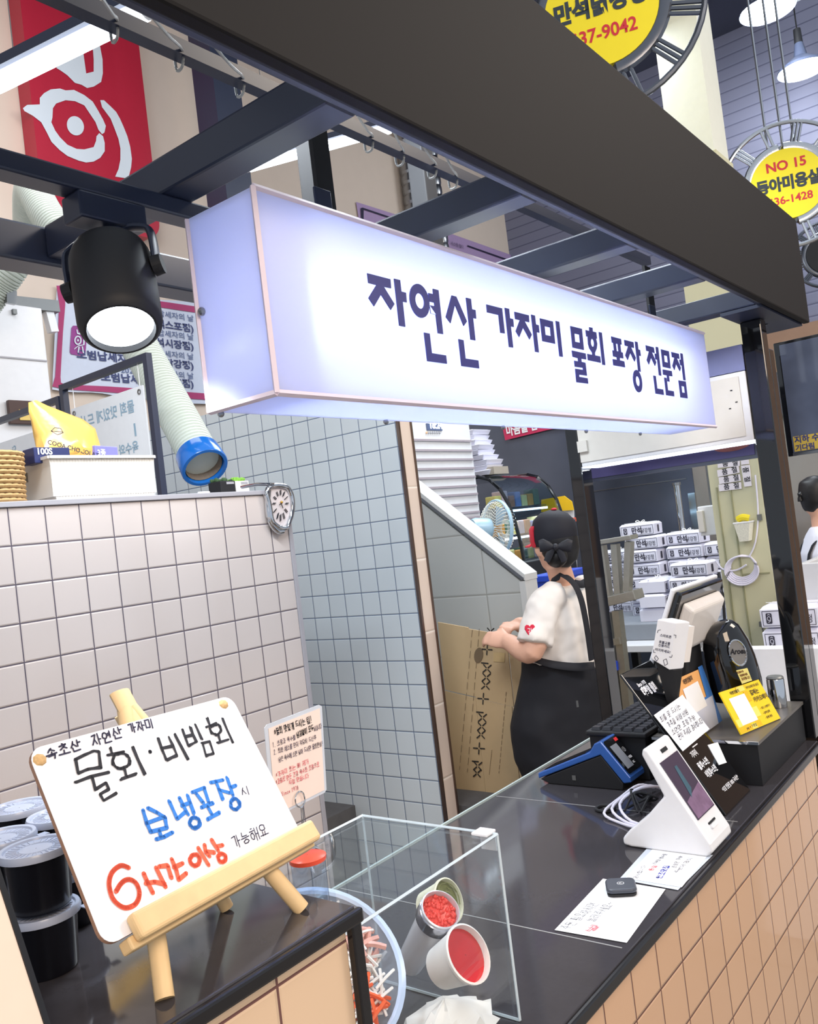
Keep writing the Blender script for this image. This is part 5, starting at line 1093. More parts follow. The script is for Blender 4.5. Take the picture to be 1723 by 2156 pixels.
# ------------------------------------------------------------------ POS monitor seen from behind
ZRI = ZC + 0.1065
mo = V((2.045, 0.885, H - 0.408)); mvv = V((0, -0.088, 0.197)); mvv_n = mvv.normalized(); PM = frame(mo, (1, 0, 0), mvv_n)   # z points to the operator side's back
PL = mvv.length
t = thing('till_monitor', 'white and black till monitor seen from behind on the black riser', 'monitor', (2.21, 0.80, ZRI))
nz = V((1, 0, 0)).cross(mvv_n)
mat('pos_white', (232, 226, 220), 0.25)
MB(PM).box((0, 0, -0.014), (0.325, PL, -0.002)).build('screen_frame', 'white_plastic', t, bevel=0.004)
MB(PM).box((0.004, 0.004, -0.0018), (0.321, PL - 0.004, 0.016)).build('bezel', 'black_gloss', t, bevel=0.006)
hb_ = [(0.03, 0.03), (0.30, 0.03), (0.30, PL - 0.03), (0.03, PL - 0.03)]; ht = [(0.05, 0.06), (0.28, 0.06), (0.285, PL - 0.045), (0.045, PL - 0.045)]
MB(PM).hull([[(x, y, 0.0162) for x, y in hb_], [(x, y, 0.045) for x, y in ht]]).build('back_housing', 'pos_white', t, bevel=0.008, seg=3)
MB().hull([[V((x, y, ZRI + 0.012)) for x, y in ((2.14, 0.842), (2.30, 0.842), (2.30, 0.905), (2.14, 0.905))], [V((x, y, H - 0.37)) for x, y in ((2.17, 0.835), (2.27, 0.835), (2.27, 0.87), (2.17, 0.87))]]).build('stand_column', 'black_matte', t, bevel=0.006)
MB().box((2.10, 0.838, ZRI), (2.33, 0.915, ZRI + 0.0118)).build('stand_foot', 'black_matte', t, bevel=0.004)
# white card reader hooked on the monitor's left
D3 = 2.02
cr = [onD(*q_, D3) for q_ in ((1384, 1302), (1424, 1310), (1410, 1412), (1370, 1388))]
fx = (cr[1] - cr[0]); fy = (cr[0] - cr[3]); fn = fx.cross(fy).normalized()
if fn.dot(EYE - cr[0]) < 0: fn = -fn
CM = frame(cr[3], fx.normalized(), fy.normalized()); cw, ch = fx.length, fy.length
t = thing('card_reader', 'white upright card reader printed with tap instructions, beside the till monitor', 'reader', cr[3])
back = (RX * 0.9 + FW * 0.43).normalized() * 0.045
ring0 = [cr[0].lerp(cr[1], 0.0), cr[1], cr[2], cr[3]]
MB().hull([ring0, [p_ + back for p_ in ring0]]).build('body', 'white_plastic', t, bevel=0.004, seg=3)
MB().hull([[p_.lerp((cr[0] + cr[2]) / 2, 0.25) + back * 1.02 for p_ in ring0], [p_.lerp((cr[0] + cr[2]) / 2, 0.25) + back * 1.5 for p_ in ring0]]).build('rear_bracket', 'pos_white', t)
MB().hull([[cr[2] + back * 0.3, cr[3] + back * 0.3, cr[3] + back * 0.9, cr[2] + back * 0.9], [V((2.0, 0.82, ZC + 0.105)) + V(d) for d in ((0, 0, 0), (0.04, 0, 0), (0.04, 0.03, 0), (0, 0.03, 0))]]).build('support_arm', 'black_matte', t)
pc = on_plane(cr[0] + fn * 0.0004, fn); CMm = frame(cr[3] + fn * 0.0002, fx.normalized(), fn.cross(fx.normalized()))
def rtext(s, x, y, sz):
    c0 = pc(1120 + x / 2.857, 1180 + y / 2.857); text(s, Matrix.Translation(c0) @ CMm.to_3x3().to_4x4(), sz, 'ink', 'printed_line', t, bold=0.02, align='CENTER')
rtext('스마트폰', 805, 462, 0.0075); rtext('후불교통', 798, 502, 0.0075); rtext('신용카드', 795, 521, 0.0075); rtext('터치하세요!', 787, 550, 0.0075)
zz = lambda L: [[(1120 + x / 2.857, 1180 + y / 2.857) for x, y in s] for s in L]
ink_px(zz([[(757, 435), (760, 420), (775, 418)], [(855, 448), (868, 450), (866, 466)], [(735, 536), (732, 552), (744, 554)], [(828, 580), (842, 582), (845, 568)], [(738, 585), (748, 572), (762, 590), (752, 606), (738, 585)], [(792, 600), (810, 592), (818, 622), (800, 632), (792, 600)]]), pc, CMm, 'ink', 'corner_marks', t, 0.0012)

# ------------------------------------------------------------------ glossy black appliance with an oval badge
z2 = lambda x, y: (1120 + x / 2.857, 1180 + y / 2.857)
DA = 2.28
ptsA = [z2(1125, 375), z2(1140, 410), z2(1165, 500), z2(1195, 600), z2(1225, 720), z2(1240, 830)]
t = thing('capsule_appliance', 'tall glossy black domed appliance with a silver oval badge beside the till', 'appliance', onD(*ptsA[-1], DA))
wv = [(0.022, 0.018), (0.046, 0.036), (0.060, 0.048), (0.066, 0.052), (0.068, 0.054), (0.066, 0.052)]
MB().loft(smooth_path([onD(*p_, DA) for p_ in ptsA], 3), [tuple(V(wv[min(i // 3, 5)]).lerp(V(wv[min(i // 3 + 1, 5)]), (i % 3) / 3)) for i in range(16)], 24, up=tuple(FW)).build('body', 'black_gloss', t, smooth=True)
oc = onD(*z2(1238, 555), DA - 0.058); od = (onD(*z2(1262, 630), DA - 0.056) - onD(*z2(1212, 480), DA - 0.056)); ov = od / 2; oh = (RX - ov.normalized() * RX.dot(ov.normalized())).normalized() * 0.021
OM = frame(oc, oh, -ov)
MB(OM).hull([[(math.cos(2 * PI * k / 28), math.sin(2 * PI * k / 28), z_) for k in range(28)] for z_ in (-0.004, 0.002)]).build('badge', mat('badge_silver', (150, 146, 142), 0.3, 0.5), t)
MB().loft([OM @ V((math.cos(2 * PI * k / 28), math.sin(2 * PI * k / 28), 0.002)) for k in range(30)], 0.0025, 6).build('badge_rim', 'chrome', t, smooth=True)
text('Aroes', Matrix.Translation(OM @ V((0, -0.08, 0.0026))) @ frame((0, 0, 0), RX.lerp(DN, -0.1).normalized(), -DN).to_3x3().to_4x4(), 0.020, 'ink_black', 'badge_print', t, bold=0.03, align='CENTER', sx=0.8)

# ------------------------------------------------------------------ cards on the riser and the tumbler
def board4(nm, label, P, th, m, cat='card'):
    """P: TL, TR, BR, BL"""
    P = [V(p_) for p_ in P]; n = (P[1] - P[0]).cross(P[3] - P[0]).normalized()
    if n.dot(EYE - P[0]) < 0: n = -n
    t = thing(nm, label, cat, (P[2] + P[3]) / 2)
    MB().hull([P, [p_ - n * th for p_ in P]]).build('panel', m, t)
    def at(a_, b_, o=0.0006): return P[3] + (P[2] - P[3]) * a_ + (P[0] - P[3]) * b_ + n * o
    M = frame(at(0, 0, 0), (P[2] - P[3]).normalized(), n.cross((P[2] - P[3]).normalized())); return t, at, M, n
def patch(t, at, nm, m, pts, o=0.0006): MB().hull([[at(a_, b_, o) for a_, b_ in pts], [at(a_, b_, o - 0.0004) for a_, b_ in pts]]).build(nm, m, t)
t, at, M, n = board4('payment_card', 'yellow payment card with a blank white square on the riser beside the front post', ((2.121, 0.750, H - 0.4766), (2.299, 0.707, H - 0.481), (2.289, 0.662, H - 0.578), (2.111, 0.706, H - 0.576)), 0.004, mat('card_yellow', (246, 208, 26), 0.35), 'sign')
patch(t, at, 'white_square', 'paper', ((0.12, 0.16), (0.50, 0.16), (0.50, 0.80), (0.12, 0.80)))
for q_ in (((0.50, 0.22), (0.62, 0.22), (0.62, 0.45), (0.50, 0.45)), ((0.02, 0.15), (0.12, 0.15), (0.12, 0.32), (0.02, 0.32)), ((0.38, 0.86), (0.56, 0.86), (0.56, 0.98), (0.38, 0.98)), ((0.30, 0.02), (0.42, 0.02), (0.42, 0.12), (0.30, 0.12))): patch(t, at, 'pale_patch', mat('card_pale', (246, 226, 112), 0.4), q_)
for q_ in (((0.50, 0.60), (0.60, 0.60), (0.60, 0.84), (0.50, 0.84)), ((0.30, 0.02), (0.02, 0.02), (0.02, 0.14), (0.30, 0.14)), ((0.42, 0.02), (0.54, 0.02), (0.54, 0.15), (0.42, 0.15))): patch(t, at, 'amber_patch', mat('card_amber', (244, 186, 20), 0.4), q_, 0.0005)
def ctext(s, a_, b_, sz, bold=0.02): text(s, Matrix.Translation(at(a_, b_, 0.0)) @ M.to_3x3().to_4x4(), sz, 'ink_black', 'printed_line', t, bold=bold)
ctext('태평양물회', 0.20, 0.87, 0.009); ctext('카카오페이로 송금', 0.60, 0.87, 0.0078); ctext('결제는', 0.63, 0.71, 0.0145); ctext('카카오페이', 0.63, 0.54, 0.0145); ctext('• 코드 스캔하기', 0.68, 0.34, 0.007); ctext('• 금액 입력', 0.68, 0.22, 0.007); ctext('• 결제 완료', 0.68, 0.11, 0.007); ctext('pay × 가맹점', 0.16, 0.05, 0.009)
z7 = lambda x, y: (1480 + x / 5.39, 1300 + y / 5.39)
Dn = 2.16
t, at, M, n = board4('sticky_note', 'pale yellow sticky note standing up behind the yellow payment card', [onD(*z7(*q_), Dn) for q_ in ((382, 603), (508, 575), (562, 715), (448, 755))], 0.0015, mat('note_yellow', (246, 232, 140), 0.6), 'note')
pn = on_plane(at(0, 0, 0), n)
ink_px(line_px('현금영수증', z7(395, 640), z7(468, 618), (-2, -4)) + line_px('말씀해주세요', z7(430, 672), z7(515, 650), (-2, -4)) + line_px('감사합니다', z7(445, 715), z7(545, 688), (-2, -5)), pn, M, mat('ink_brown', (150, 110, 60), 0.6, vary=0), 'handwriting', t, 0.0011)
tO, at, M, n = board4('voucher_card', 'orange and blue voucher card leaning behind the handwritten sheet', ((2.023, 0.829, H - 0.430), (2.241, 0.829, H - 0.439), (2.241, 0.795, H - 0.577), (2.023, 0.795, H - 0.575)), 0.003, mat('card_orange', (240, 178, 112), 0.35), 'card')
patch(tO, at, 'blue_band', mat('card_blue', (70, 128, 206), 0.35), ((0.0, 0.0), (1.0, 0.0), (1.0, 1.0), (0.86, 1.0), (0.80, 0.50), (0.0, 0.46)), 0.0006)
patch(tO, at, 'pale_band', mat('card_lilac', (206, 212, 232), 0.4), ((0.0, 0.0), (0.86, 0.0), (0.98, 0.46), (0.0, 0.46)), 0.0009)
patch(tO, at, 'white_square', 'paper', ((0.22, 0.36), (0.72, 0.36), (0.70, 0.80), (0.22, 0.80)), 0.0012)
t = tO; ctext('태평양물회', 0.30, 0.86, 0.014); ctext('온누리상품권 으로', 0.40, 0.22, 0.013); ctext('결제하세요', 0.50, 0.10, 0.012)
tb = onZ(1624, 1470, ZRI); tb = V((min(tb.x, 2.46), tb.y, ZRI))
t = thing('steel_tumbler', 'shiny steel tumbler on the riser beside the front post', 'tumbler', tb)
tb = V((2.44, onX(1624, 1470, 2.44).y, ZRI))
r_ = 0.0225
MB().lathe([(0.0005, 0), (r_ * 0.98, 0), (r_, 0.003), (r_, 0.074), (r_ * 0.97, 0.076)], tb, n=32).build('body', 'chrome', t, smooth=True)
MB().lathe([(r_ * 0.98, 0.0762), (r_ * 1.0, 0.079), (r_ * 0.85, 0.083), (0.0005, 0.083)], tb, n=32).build('lid', 'grey_metal', t, smooth=True)
t.location = tb
for c_ in t.children: c_.matrix_basis = Matrix.Translation(V((0, 0, 0)))
# ------------------------------------------------------------------ end panel between the posts
lb = thing('menu_light_box', 'white light box with lit lower edge between the two black posts', 'sign', (2.53, 0.96, H + 0.145))
LZ0, LZ1 = H + 0.145, H + 0.345
MB().box((2.502, 0.695, LZ0 + 0.004), (2.560, 1.2265, LZ1)).build('body', 'white_plastic', lb, bevel=0.002)
MB().box((2.4985, 0.715, LZ0 + 0.018), (2.5018, 1.2265, LZ1 - 0.012)).build('front_sheet', 'warm_white', lb)
MB().box((2.504, 0.695, LZ0), (2.62, 1.2265, LZ0 + 0.0035)).build('lit_edge', mat('led_edge', (255, 255, 255), 0.4, emit=(225, 235, 255), estr=3.0, vary=0), lb)
MB().box((2.503, 0.695, LZ1 + 0.002), (2.55, 1.2265, LZ1 + 0.075)).build('header', mat('header_blue', (122, 128, 172), 0.5), lb)
MB().box((2.488, 1.195, LZ0 + 0.05), (2.4978, 1.2275, LZ0 + 0.085)).build('bracket', 'warm_white', lb)
for y, z in ((0.735, LZ1 - 0.05), (0.725, LZ1 - 0.085), (0.745, LZ1 - 0.10)): MB().box((2.4975, y, z), (2.4984, y + 0.006, z + 0.003)).build('scratch', 'ink_black', lb)
d = bpy.data.lights.new('light_box_strip', 'AREA'); d.energy = 1.6; d.size = 0.5; d.shape = 'RECTANGLE'; d.size_y = 0.03; d.color = (0.85, 0.92, 1)
o = bpy.data.objects.new('light_box_strip', d); C.objects.link(o); o.location = (2.585, 0.96, LZ0 - 0.004); o.rotation_euler = (0, 0, PI / 2)
t = thing('hanging_poster', 'purple food poster in a dark frame under the white light box', 'poster', (2.78, 1.0, H + 0.1))
MB().box((2.78, 0.765, H + 0.108), (2.80, 1.36, H + 0.44)).build('frame', 'black_steel', t)
MB().box((2.776, 0.775, H + 0.12), (2.7798, 1.35, H + 0.43)).build('print', mat('poster_purple', (66, 60, 108), 0.5, vary=0.3, scale=9), t)
trace('food_image', mat('food_orange', (140, 78, 74), 0.5, vary=0.3, scale=40), t, lambda x, y: onX(x, y, 2.775), [ell(1542, 938, 40, 12, -10)])

# ------------------------------------------------------------------ rear right: steel walls, pillar, low wall
t = thing('steel_panel_wall', 'dark brushed steel wall panels behind the stacked white boxes', 'panel', (6.4, 2.6, 0))
mat('steel_dark', (104, 112, 130), 0.24, 0.7, vary=0.25, scale=3); mat('steel_bright', (178, 170, 160), 0.22, 0.85, vary=0.15, scale=2, bump=0.3)
MB().box((6.4, 2.25, 0), (6.46, 4.9, H + 0.95)).build('dark_panel', 'steel_dark', t)
MB().box((6.4, 0.3, 0), (6.46, 2.248, H + 0.62)).build('bright_panel', 'steel_bright', t)
MB().box((6.385, 2.2485, 0.3), (6.3995, 2.30, H + 0.06)).build('panel_joint', 'chrome', t)
MB().box((6.392, 2.30, H + 0.17), (6.3995, 3.1, H + 0.176)).build('seam_line', 'steel', t)
t = thing('hood_header', 'dark header beam over the steel wall panels', 'beam', (6.2, 2.0, H + 0.5))
MB().box((6.05, 1.0, H + 0.50), (6.38, 2.9, H + 0.78)).build('beam', 'black_steel', t)
bn2 = thing('red_banner', 'red banner with white brush lettering above the dark wall panels', 'banner', onX(1100, 905, 6.3))
trace('cloth', mat('banner_red', (196, 52, 92), 0.6), bn2, lambda x, y: onX(x, y, 6.36), [[(1050, 860), (1290, 820), (1290, 878), (1150, 906), (1064, 927)]])
p = onX(1066, 917, 6.345); MXf = Matrix(((0, 0, -1, 6.352), (-1, 0, 0, p.y), (0, 1, 0, p.z), (0, 0, 0, 1)))
text('마음을 담아', MXf @ Matrix.Rotation(0.03, 4, 'Z'), 0.105, 'paper', 'lettering', bn2, bold=0.03, sx=0.75)
# pale green service pillar
PX = 4.2
px_ = lambda x, y: onX(x, y, PX)
yl, yr = 1.40, 1.165
t = thing('service_pillar', 'pale green panelled pillar carrying the sold-out cards', 'pillar', (4.3, 1.28, 0))
mat('pillar_green', (202, 200, 168), 0.5, vary=0.03, scale=5)
MB().box((PX, yr, 0), (PX + 0.26, yl, H + 1.64)).build('cladding', 'pillar_green', t)
MB().box((PX + 0.012, yr + 0.012, H + 1.641), (PX + 0.24, yl - 0.012, 6.15)).build('shaft', mat('pillar_lit', (226, 228, 214), 0.4), t)  # same pillar, whiter shaft: the pendant light is put into its colour
for y in (1.30, 1.365): MB().box((PX - 0.008, y, 0.2), (PX - 0.0005, y + 0.006, H + 0.05)).build('panel_seam', mat('green_dark', (150, 150, 118), 0.5), t)
for z in (H - 0.38,): MB().box((PX - 0.006, yr + 0.01, z), (PX - 0.0005, 1.30, z + 0.006)).build('panel_seam', 'green_dark', t)
MB().box((PX - 0.02, yr + 0.012, H - 0.128), (PX - 0.0005, yr + 0.03, H - 0.10)).build('latch', 'grey_metal', t)
q = px_(1606, 1313); MB().box((PX - 0.02, q.y - 0.01, q.z - 0.012), (PX - 0.0005, q.y + 0.01, q.z + 0.012)).build('lock', 'grey_metal', t)
MB().cone((PX - 0.012, q.y, q.z - 0.01), (PX - 0.012, q.y - 0.006, q.z - 0.07), 0.003, n=6).build('key', 'grey_metal', t)
z3 = lambda x, y: (1200 + x / 3.2945, 850 + y / 3.2945)
mat('card_white', (228, 224, 232), 0.5)
for k, (cs, lab) in enumerate((([(1025, 412), (1180, 385), (1180, 432), (1028, 446)], 'sold-out card at the top of the pillar column of four, cut by the dark poster'), ([(1022, 462), (1172, 432), (1178, 478), (1028, 508)], 'sold-out card second from the top of the four on the pillar'),
        ([(1032, 512), (1180, 488), (1188, 534), (1038, 558)], 'sold-out card third from the top of the four on the pillar'), ([(1032, 562), (1188, 544), (1192, 590), (1038, 608)], 'sold-out card lowest of the four on the pillar'),
        ([(1188, 430), (1248, 424), (1262, 570), (1212, 576)], 'sold-out card turned sideways at the right of the pillar'), ([(1186, 388), (1240, 384), (1244, 418), (1190, 424)], 'sold-out card corner above the sideways one on the pillar'))):
    P = [onX(*z3(*c_), PX - 0.010 + 0.0015 * k * 0) for c_ in cs]
    ts = thing('sold_out_card', lab, 'card', (P[2] + P[3]) / 2, 'sold-out cards on the pillar')
    MB().hull([P, [p_ + V((0.006, 0, 0)) for p_ in P]]).build('card', 'card_white', ts)
    if k < 4:
        u = (P[2] - P[3]).normalized(); M = frame(P[3], u, (-V((1, 0, 0))).cross(u))
        text('품  절', M @ Matrix.Translation(((P[2] - P[3]).length * 0.22, 0.007, 0.0)), 0.031, 'ink_black', 'lettering', ts, bold=0.02)
    elif k == 4:
        u = (P[3] - P[0]).normalized(); M = frame(P[0] + u * 0.045, u, (-V((1, 0, 0))).cross(u))
        text('품  절', M @ Matrix.Translation((-0.035, 0.008, 0.0)), 0.030, 'ink_black', 'lettering', ts, bold=0.02)
q = px_(1578, 1118); t = thing('wire_basket', 'white mesh basket hung on the green pillar', 'basket', q)
b0, b1 = px_(1556, 1100), px_(1594, 1136)
MB().hull([[(PX - d_, y, z) for d_, y, z in ((0.004, b0.y - 0.01, b1.z), (0.004, b1.y + 0.02, b1.z), (0.06, b1.y + 0.02, b1.z), (0.06, b0.y - 0.01, b1.z))], [(PX - d_, y, z) for d_, y, z in ((0.004, b0.y, b0.z), (0.004, b1.y, b0.z), (0.08, b1.y, b0.z), (0.08, b0.y, b0.z))]], True).build('mesh', mat('basket_white', (232, 230, 214), 0.5, vary=0.25, scale=160), t)
MB().loft([(PX - 0.004, b0.y, b0.z), (PX - 0.08, b0.y, b0.z), (PX - 0.08, b1.y, b0.z), (PX - 0.004, b1.y, b0.z)], 0.004, 6).build('rim', 'white_plastic', t)
tag(MB().loft(smooth_path([(PX - 0.045, b0.y - 0.012, b0.z + 0.016), (PX - 0.05, (b0.y + b1.y) / 2, b0.z + 0.024), (PX - 0.045, b1.y + 0.008, b0.z + 0.016)]), 0.016, 8).build('yellow_packet', mat('packet_yellow', (222, 204, 40), 0.35), loc=(PX - 0.045, b0.y, b0.z), smooth=True), 'yellow packet lying on top of the white mesh basket', 'packet')
t = thing('cable_coil', 'coiled white cable hung on the green pillar below the basket', 'cable', px_(1575, 1185))
b = MB()
for k in range(5):
    pts = [px_(1580, 1172)] + [px_(1580 - 22 * math.sin(a_) * (1 + .12 * k) - 14 * (1 - math.cos(a_)), 1172 + 20 * (1 - math.cos(a_)) * (1 + 0.1 * k) - 12 * math.sin(a_)) + V((-0.012 - 0.004 * k, 0, 0)) for a_ in [PI * 2 * i / 10 for i in range(1, 10)]] + [px_(1580, 1172)]
    b.tube(pts, 0.0045, 6, 3)
b.build('loops', 'cable_white', t, smooth=True)
MB().tube([px_(1509, 1180) + V((-.01, 0, 0)), px_(1525, 1198) + V((-.015, 0, 0)), px_(1552, 1200) + V((-.015, 0, 0)), px_(1575, 1188) + V((-.02, 0, 0))], 0.0045, 6).build('lead', 'cable_white', t, smooth=True)
MB().tube([px_(1580, 1172) + V((-.015, 0, 0)), px_(1593, 1140) + V((-.012, 0, 0)), px_(1598, 1080) + V((-.008, 0, 0)), px_(1592, 1000) + V((-.008, 0, 0))], 0.004, 6).build('lead', 'cable_white', t, smooth=True)
q = onX(1505, 1095, 4.5); t = thing('electric_box', 'white electric junction box beside the green pillar', 'box', q)
a_, c_ = onX(1480, 1128, 4.36), onX(1512, 1062, 4.36); c_.y = yl + 0.0005
MB().box((4.33, c_.y, a_.z), (4.44, a_.y, c_.z)).build('body', 'white_plastic', t, bevel=0.006)
MB().box((4.30, a_.y - 0.035, a_.z + 0.02), (4.3295, a_.y - 0.004, c_.z - 0.02)).build('cover', 'warm_white', t, bevel=0.004)
MB().cone((4.39, (a_.y + c_.y) / 2, c_.z), (4.39, (a_.y + c_.y) / 2, c_.z + 0.5), 0.012, n=10).build('conduit', 'grey_metal', t)
tag(MB().tube([onX(1514, 1205, 4.15), onX(1522, 1250, 4.12), onX(1527, 1320, 4.1), onX(1530, 1400, 4.1)], 0.007, 8).build('black_cable', 'black_matte', loc=onX(1522, 1250, 4.12), smooth=True), 'black cable hanging down in front of the green pillar', 'cable')
q0, q1 = onX(1425, 1022, 5.9), onX(1438, 1130, 5.9)
t = thing('steel_tube', 'thin upright steel tube standing behind the stacked boxes', 'tube', (5.9, q1.y, 0)); MB().cone((5.9, q1.y, 0), (5.9, q0.y, q0.z), 0.022).build('tube', 'chrome', t, smooth=True); MB().cone((5.9, q0.y, q0.z + 0.001), (5.9, q0.y, q0.z + 0.02), 0.03).build('cap', 'steel', t)
tag(MB().box((3.2, 0.2, 0), (3.26, 1.12, H - 0.557)).build('half_wall', 'white_plastic', bevel=0.004), 'low white half wall behind the till riser', 'partition')
# table and stacked boxes
tb = thing('packing_table', 'white topped packing table under the stacked boxes', 'table', (5.6, 1.95, 0))
TZ = H - 0.80
MB().box((4.75, 1.46, TZ - 0.04), (5.85, 2.66, TZ)).build('table_top', 'white_plastic', tb, bevel=0.004)
for x in (4.8, 5.76):
    for y in (1.5, 2.58): MB().box((x, y, 0), (x + 0.05, y + 0.05, TZ - 0.041)).build('leg', 'steel', tb)
t2_ = tag(MB().box((4.93, 1.50, TZ + 0.001), (5.80, 2.65, TZ + 0.10)).build('grey_crate', mat('crate_grey', (136, 142, 150), 0.5), bevel=0.006, loc=(5.5, 1.9, TZ)), 'grey crate on the table carrying the stacked white boxes', 'crate')
BXW, BXD, BXH = 0.225, 0.16, 0.083
mat('carton_white', (226, 226, 240), 0.5, vary=0.02); mat('carton_ink', (52, 50, 64), 0.6, vary=0); mat('string_white', (240, 240, 236), 0.6)
def make_box():
    t = thing('takeaway_box', '-', 'box', (0, 0, 0))
    MB().hull([[(0, 0, 0), (BXD, 0, 0), (BXD, BXW, 0), (0, BXW, 0)], [(-.002, -.002, BXH * .8), (BXD + .002, -.002, BXH * .8), (BXD + .002, BXW + .002, BXH * .8), (-.002, BXW + .002, BXH * .8)], [(0.014, 0.01, BXH - .004), (BXD - 0.014, 0.01, BXH - .004), (BXD - 0.014, BXW - 0.01, BXH - .004), (0.014, BXW - 0.01, BXH - .004)]]).build('carton', 'carton_white', t)
    M = Matrix(((0, 0, -1, -0.0022), (-1, 0, 0, BXW), (0, 1, 0, 0), (0, 0, 0, 1)))
    b = MB(M)
    for p_, q_ in (((.008, .006), (BXW - .008, .006)), ((BXW - .008, .006), (BXW - .008, BXH * .74)), ((BXW - .008, BXH * .74), (.008, BXH * .74)), ((.008, BXH * .74), (.008, .006))): b.stroke([p_, q_], 0.0022, 0.0006, 4)
    b.build('printed_border', 'carton_ink', t)
    text('만석', M @ Matrix.Translation((0.075, 0.016, 0)), 0.048, 'carton_ink', 'printed_name', t, bold=0.03, sx=0.8); text('닭강정', M @ Matrix.Translation((0.137, 0.017, 0)), 0.034, 'carton_ink', 'printed_name', t, bold=0.01, sx=0.75)
    MB(M).prism_at(rr(0.022, 0.014, 0.046, 0.054, 0.005, 3), 0.0004, 0.0012).build('printed_mark', 'carton_ink', t)
    b = MB(M); b.stroke(circ(0.034, 0.034, 0.007, 0.008, 8), 0.002, 0.0016, 4); b.stroke([(0.029, 0.047), (0.034, 0.050), (0.040, 0.047)], 0.002, 0.0016, 4); b.stroke([(0.030, 0.020), (0.036, 0.022), (0.040, 0.026)], 0.002, 0.0016, 4); b.build('mark_lines', 'carton_white', t)
    b = MB(); b.bar((BXD / 2 - .02, -.004, BXH - .001), (BXD / 2 + .02, BXW + .004, BXH - .001), 0.006, 0.002); b.bar((-.004, BXW * .55, BXH), (BXD, BXW * .45, BXH), 0.006, 0.002)
    for s_ in (-1, 1): b.tube([(BXD / 2, BXW / 2, BXH), (BXD / 2 + .01, BXW / 2 + .02 * s_, BXH + .014), (BXD / 2 - .005, BXW / 2 + .03 * s_, BXH + .006), (BXD / 2, BXW / 2, BXH)], 0.002, 5, 3)
    b.build('string', 'string_white', t); 
    N_ = Matrix(((1, 0, 0, 0.03), (0, 0, -1, -0.0026), (0, 1, 0, 0), (0, 0, 0, 1)))
    MB(N_).prism_at(rr(0.03, 0.012, 0.058, 0.058, 0.005, 3), 0.0002, 0.001).build('side_mark', 'carton_ink', t)
    return t
proto = make_box(); first = [True]
cols = [  # picture x of left edge, X, Y-left, turned, count, base z, description
    (1312, 5.30, 7, 0, 'tall left'), (1410, 5.02, 3, 0, 'front right'), (1405, 5.40, 5, 0, 'right rear'), (1345, 5.00, 4, 1, 'front left turned'), (1262, 5.52, 5, 0, 'far left behind the ladder'), (1490, 5.45, 4, 0, 'far right beside the pillar')]
ordn = ['lowest', 'second from the bottom', 'third from the bottom', 'fourth from the bottom', 'fifth from the bottom', 'sixth from the bottom', 'topmost']
R = random.Random(21)
ytop = {0: 1130, 1: 1208, 2: 1148, 3: 1240, 4: 1200, 5: 1165}
nm_ = ['tall left stack', 'front stack above the till monitor', 'rear stack before the steel tube', 'front stack of end-on boxes', 'stack behind the ladder', 'far right stack against the pillar']
for ci, (pxl, X, n, turn, d_) in enumerate(cols):
    p_ = onX(pxl, ytop[ci], X); y0 = p_.y; zt = p_.z           # upper box: lower edge
    base = TZ + 0.1012
    n = max(2, int(round((zt - base) / (BXH + 0.002))) + 1); 
    for k in range(n):
        z = base + k * (BXH + 0.0034); r = copy_tree(proto)
        if k < n - 1:
            for ch in list(r.children):
                if ch.name.startswith('string'): bpy.data.objects.remove(ch)
        a_ = R.uniform(-.07, .07); jx, jy = R.uniform(-.012, .012), R.uniform(-.012, .012)
        if turn: r.rotation_euler = (0, 0, PI / 2 + a_); r.location = (X + BXW + jx, y0 - BXD + jy, z)
        else: r.rotation_euler = (0, 0, a_); r.location = (X + jx, y0 - BXW + jy, z)
        w_ = 'topmost' if k == n - 1 else ordn[k]
        tag(r, 'white takeaway box %s in the %s' % (w_, nm_[ci]), 'box', 'white takeaway boxes stacked on the table')
t = thing('side_table', 'low shelf behind the half wall carrying two white boxes', 'shelf', (3.7, 1.0, 0))
MB().box((3.5, 0.75, H - 0.70), (3.985, 1.16, H - 0.672)).build('shelf_board', 'white_plastic', t)
for y in (0.78, 1.1): MB().box((3.53, y, 0), (3.57, y + 0.04, H - 0.7005)).build('leg', 'steel', t)
for k in range(2):
    r = copy_tree(proto); r.scale = (1.15, 1.0, 1.12); r.location = (3.80, 0.90, H - 0.670 + k * 0.097)
    if k == 0:
        for ch in list(r.children):
            if ch.name.startswith('string'): bpy.data.objects.remove(ch)
    tag(r, ('lower white takeaway box on the shelf beside the front post', 'upper white takeaway box on the shelf beside the front post')[k], 'box', 'white takeaway boxes by the front post')
for ch in list(proto.children): bpy.data.objects.remove(ch)
bpy.data.objects.remove(proto)
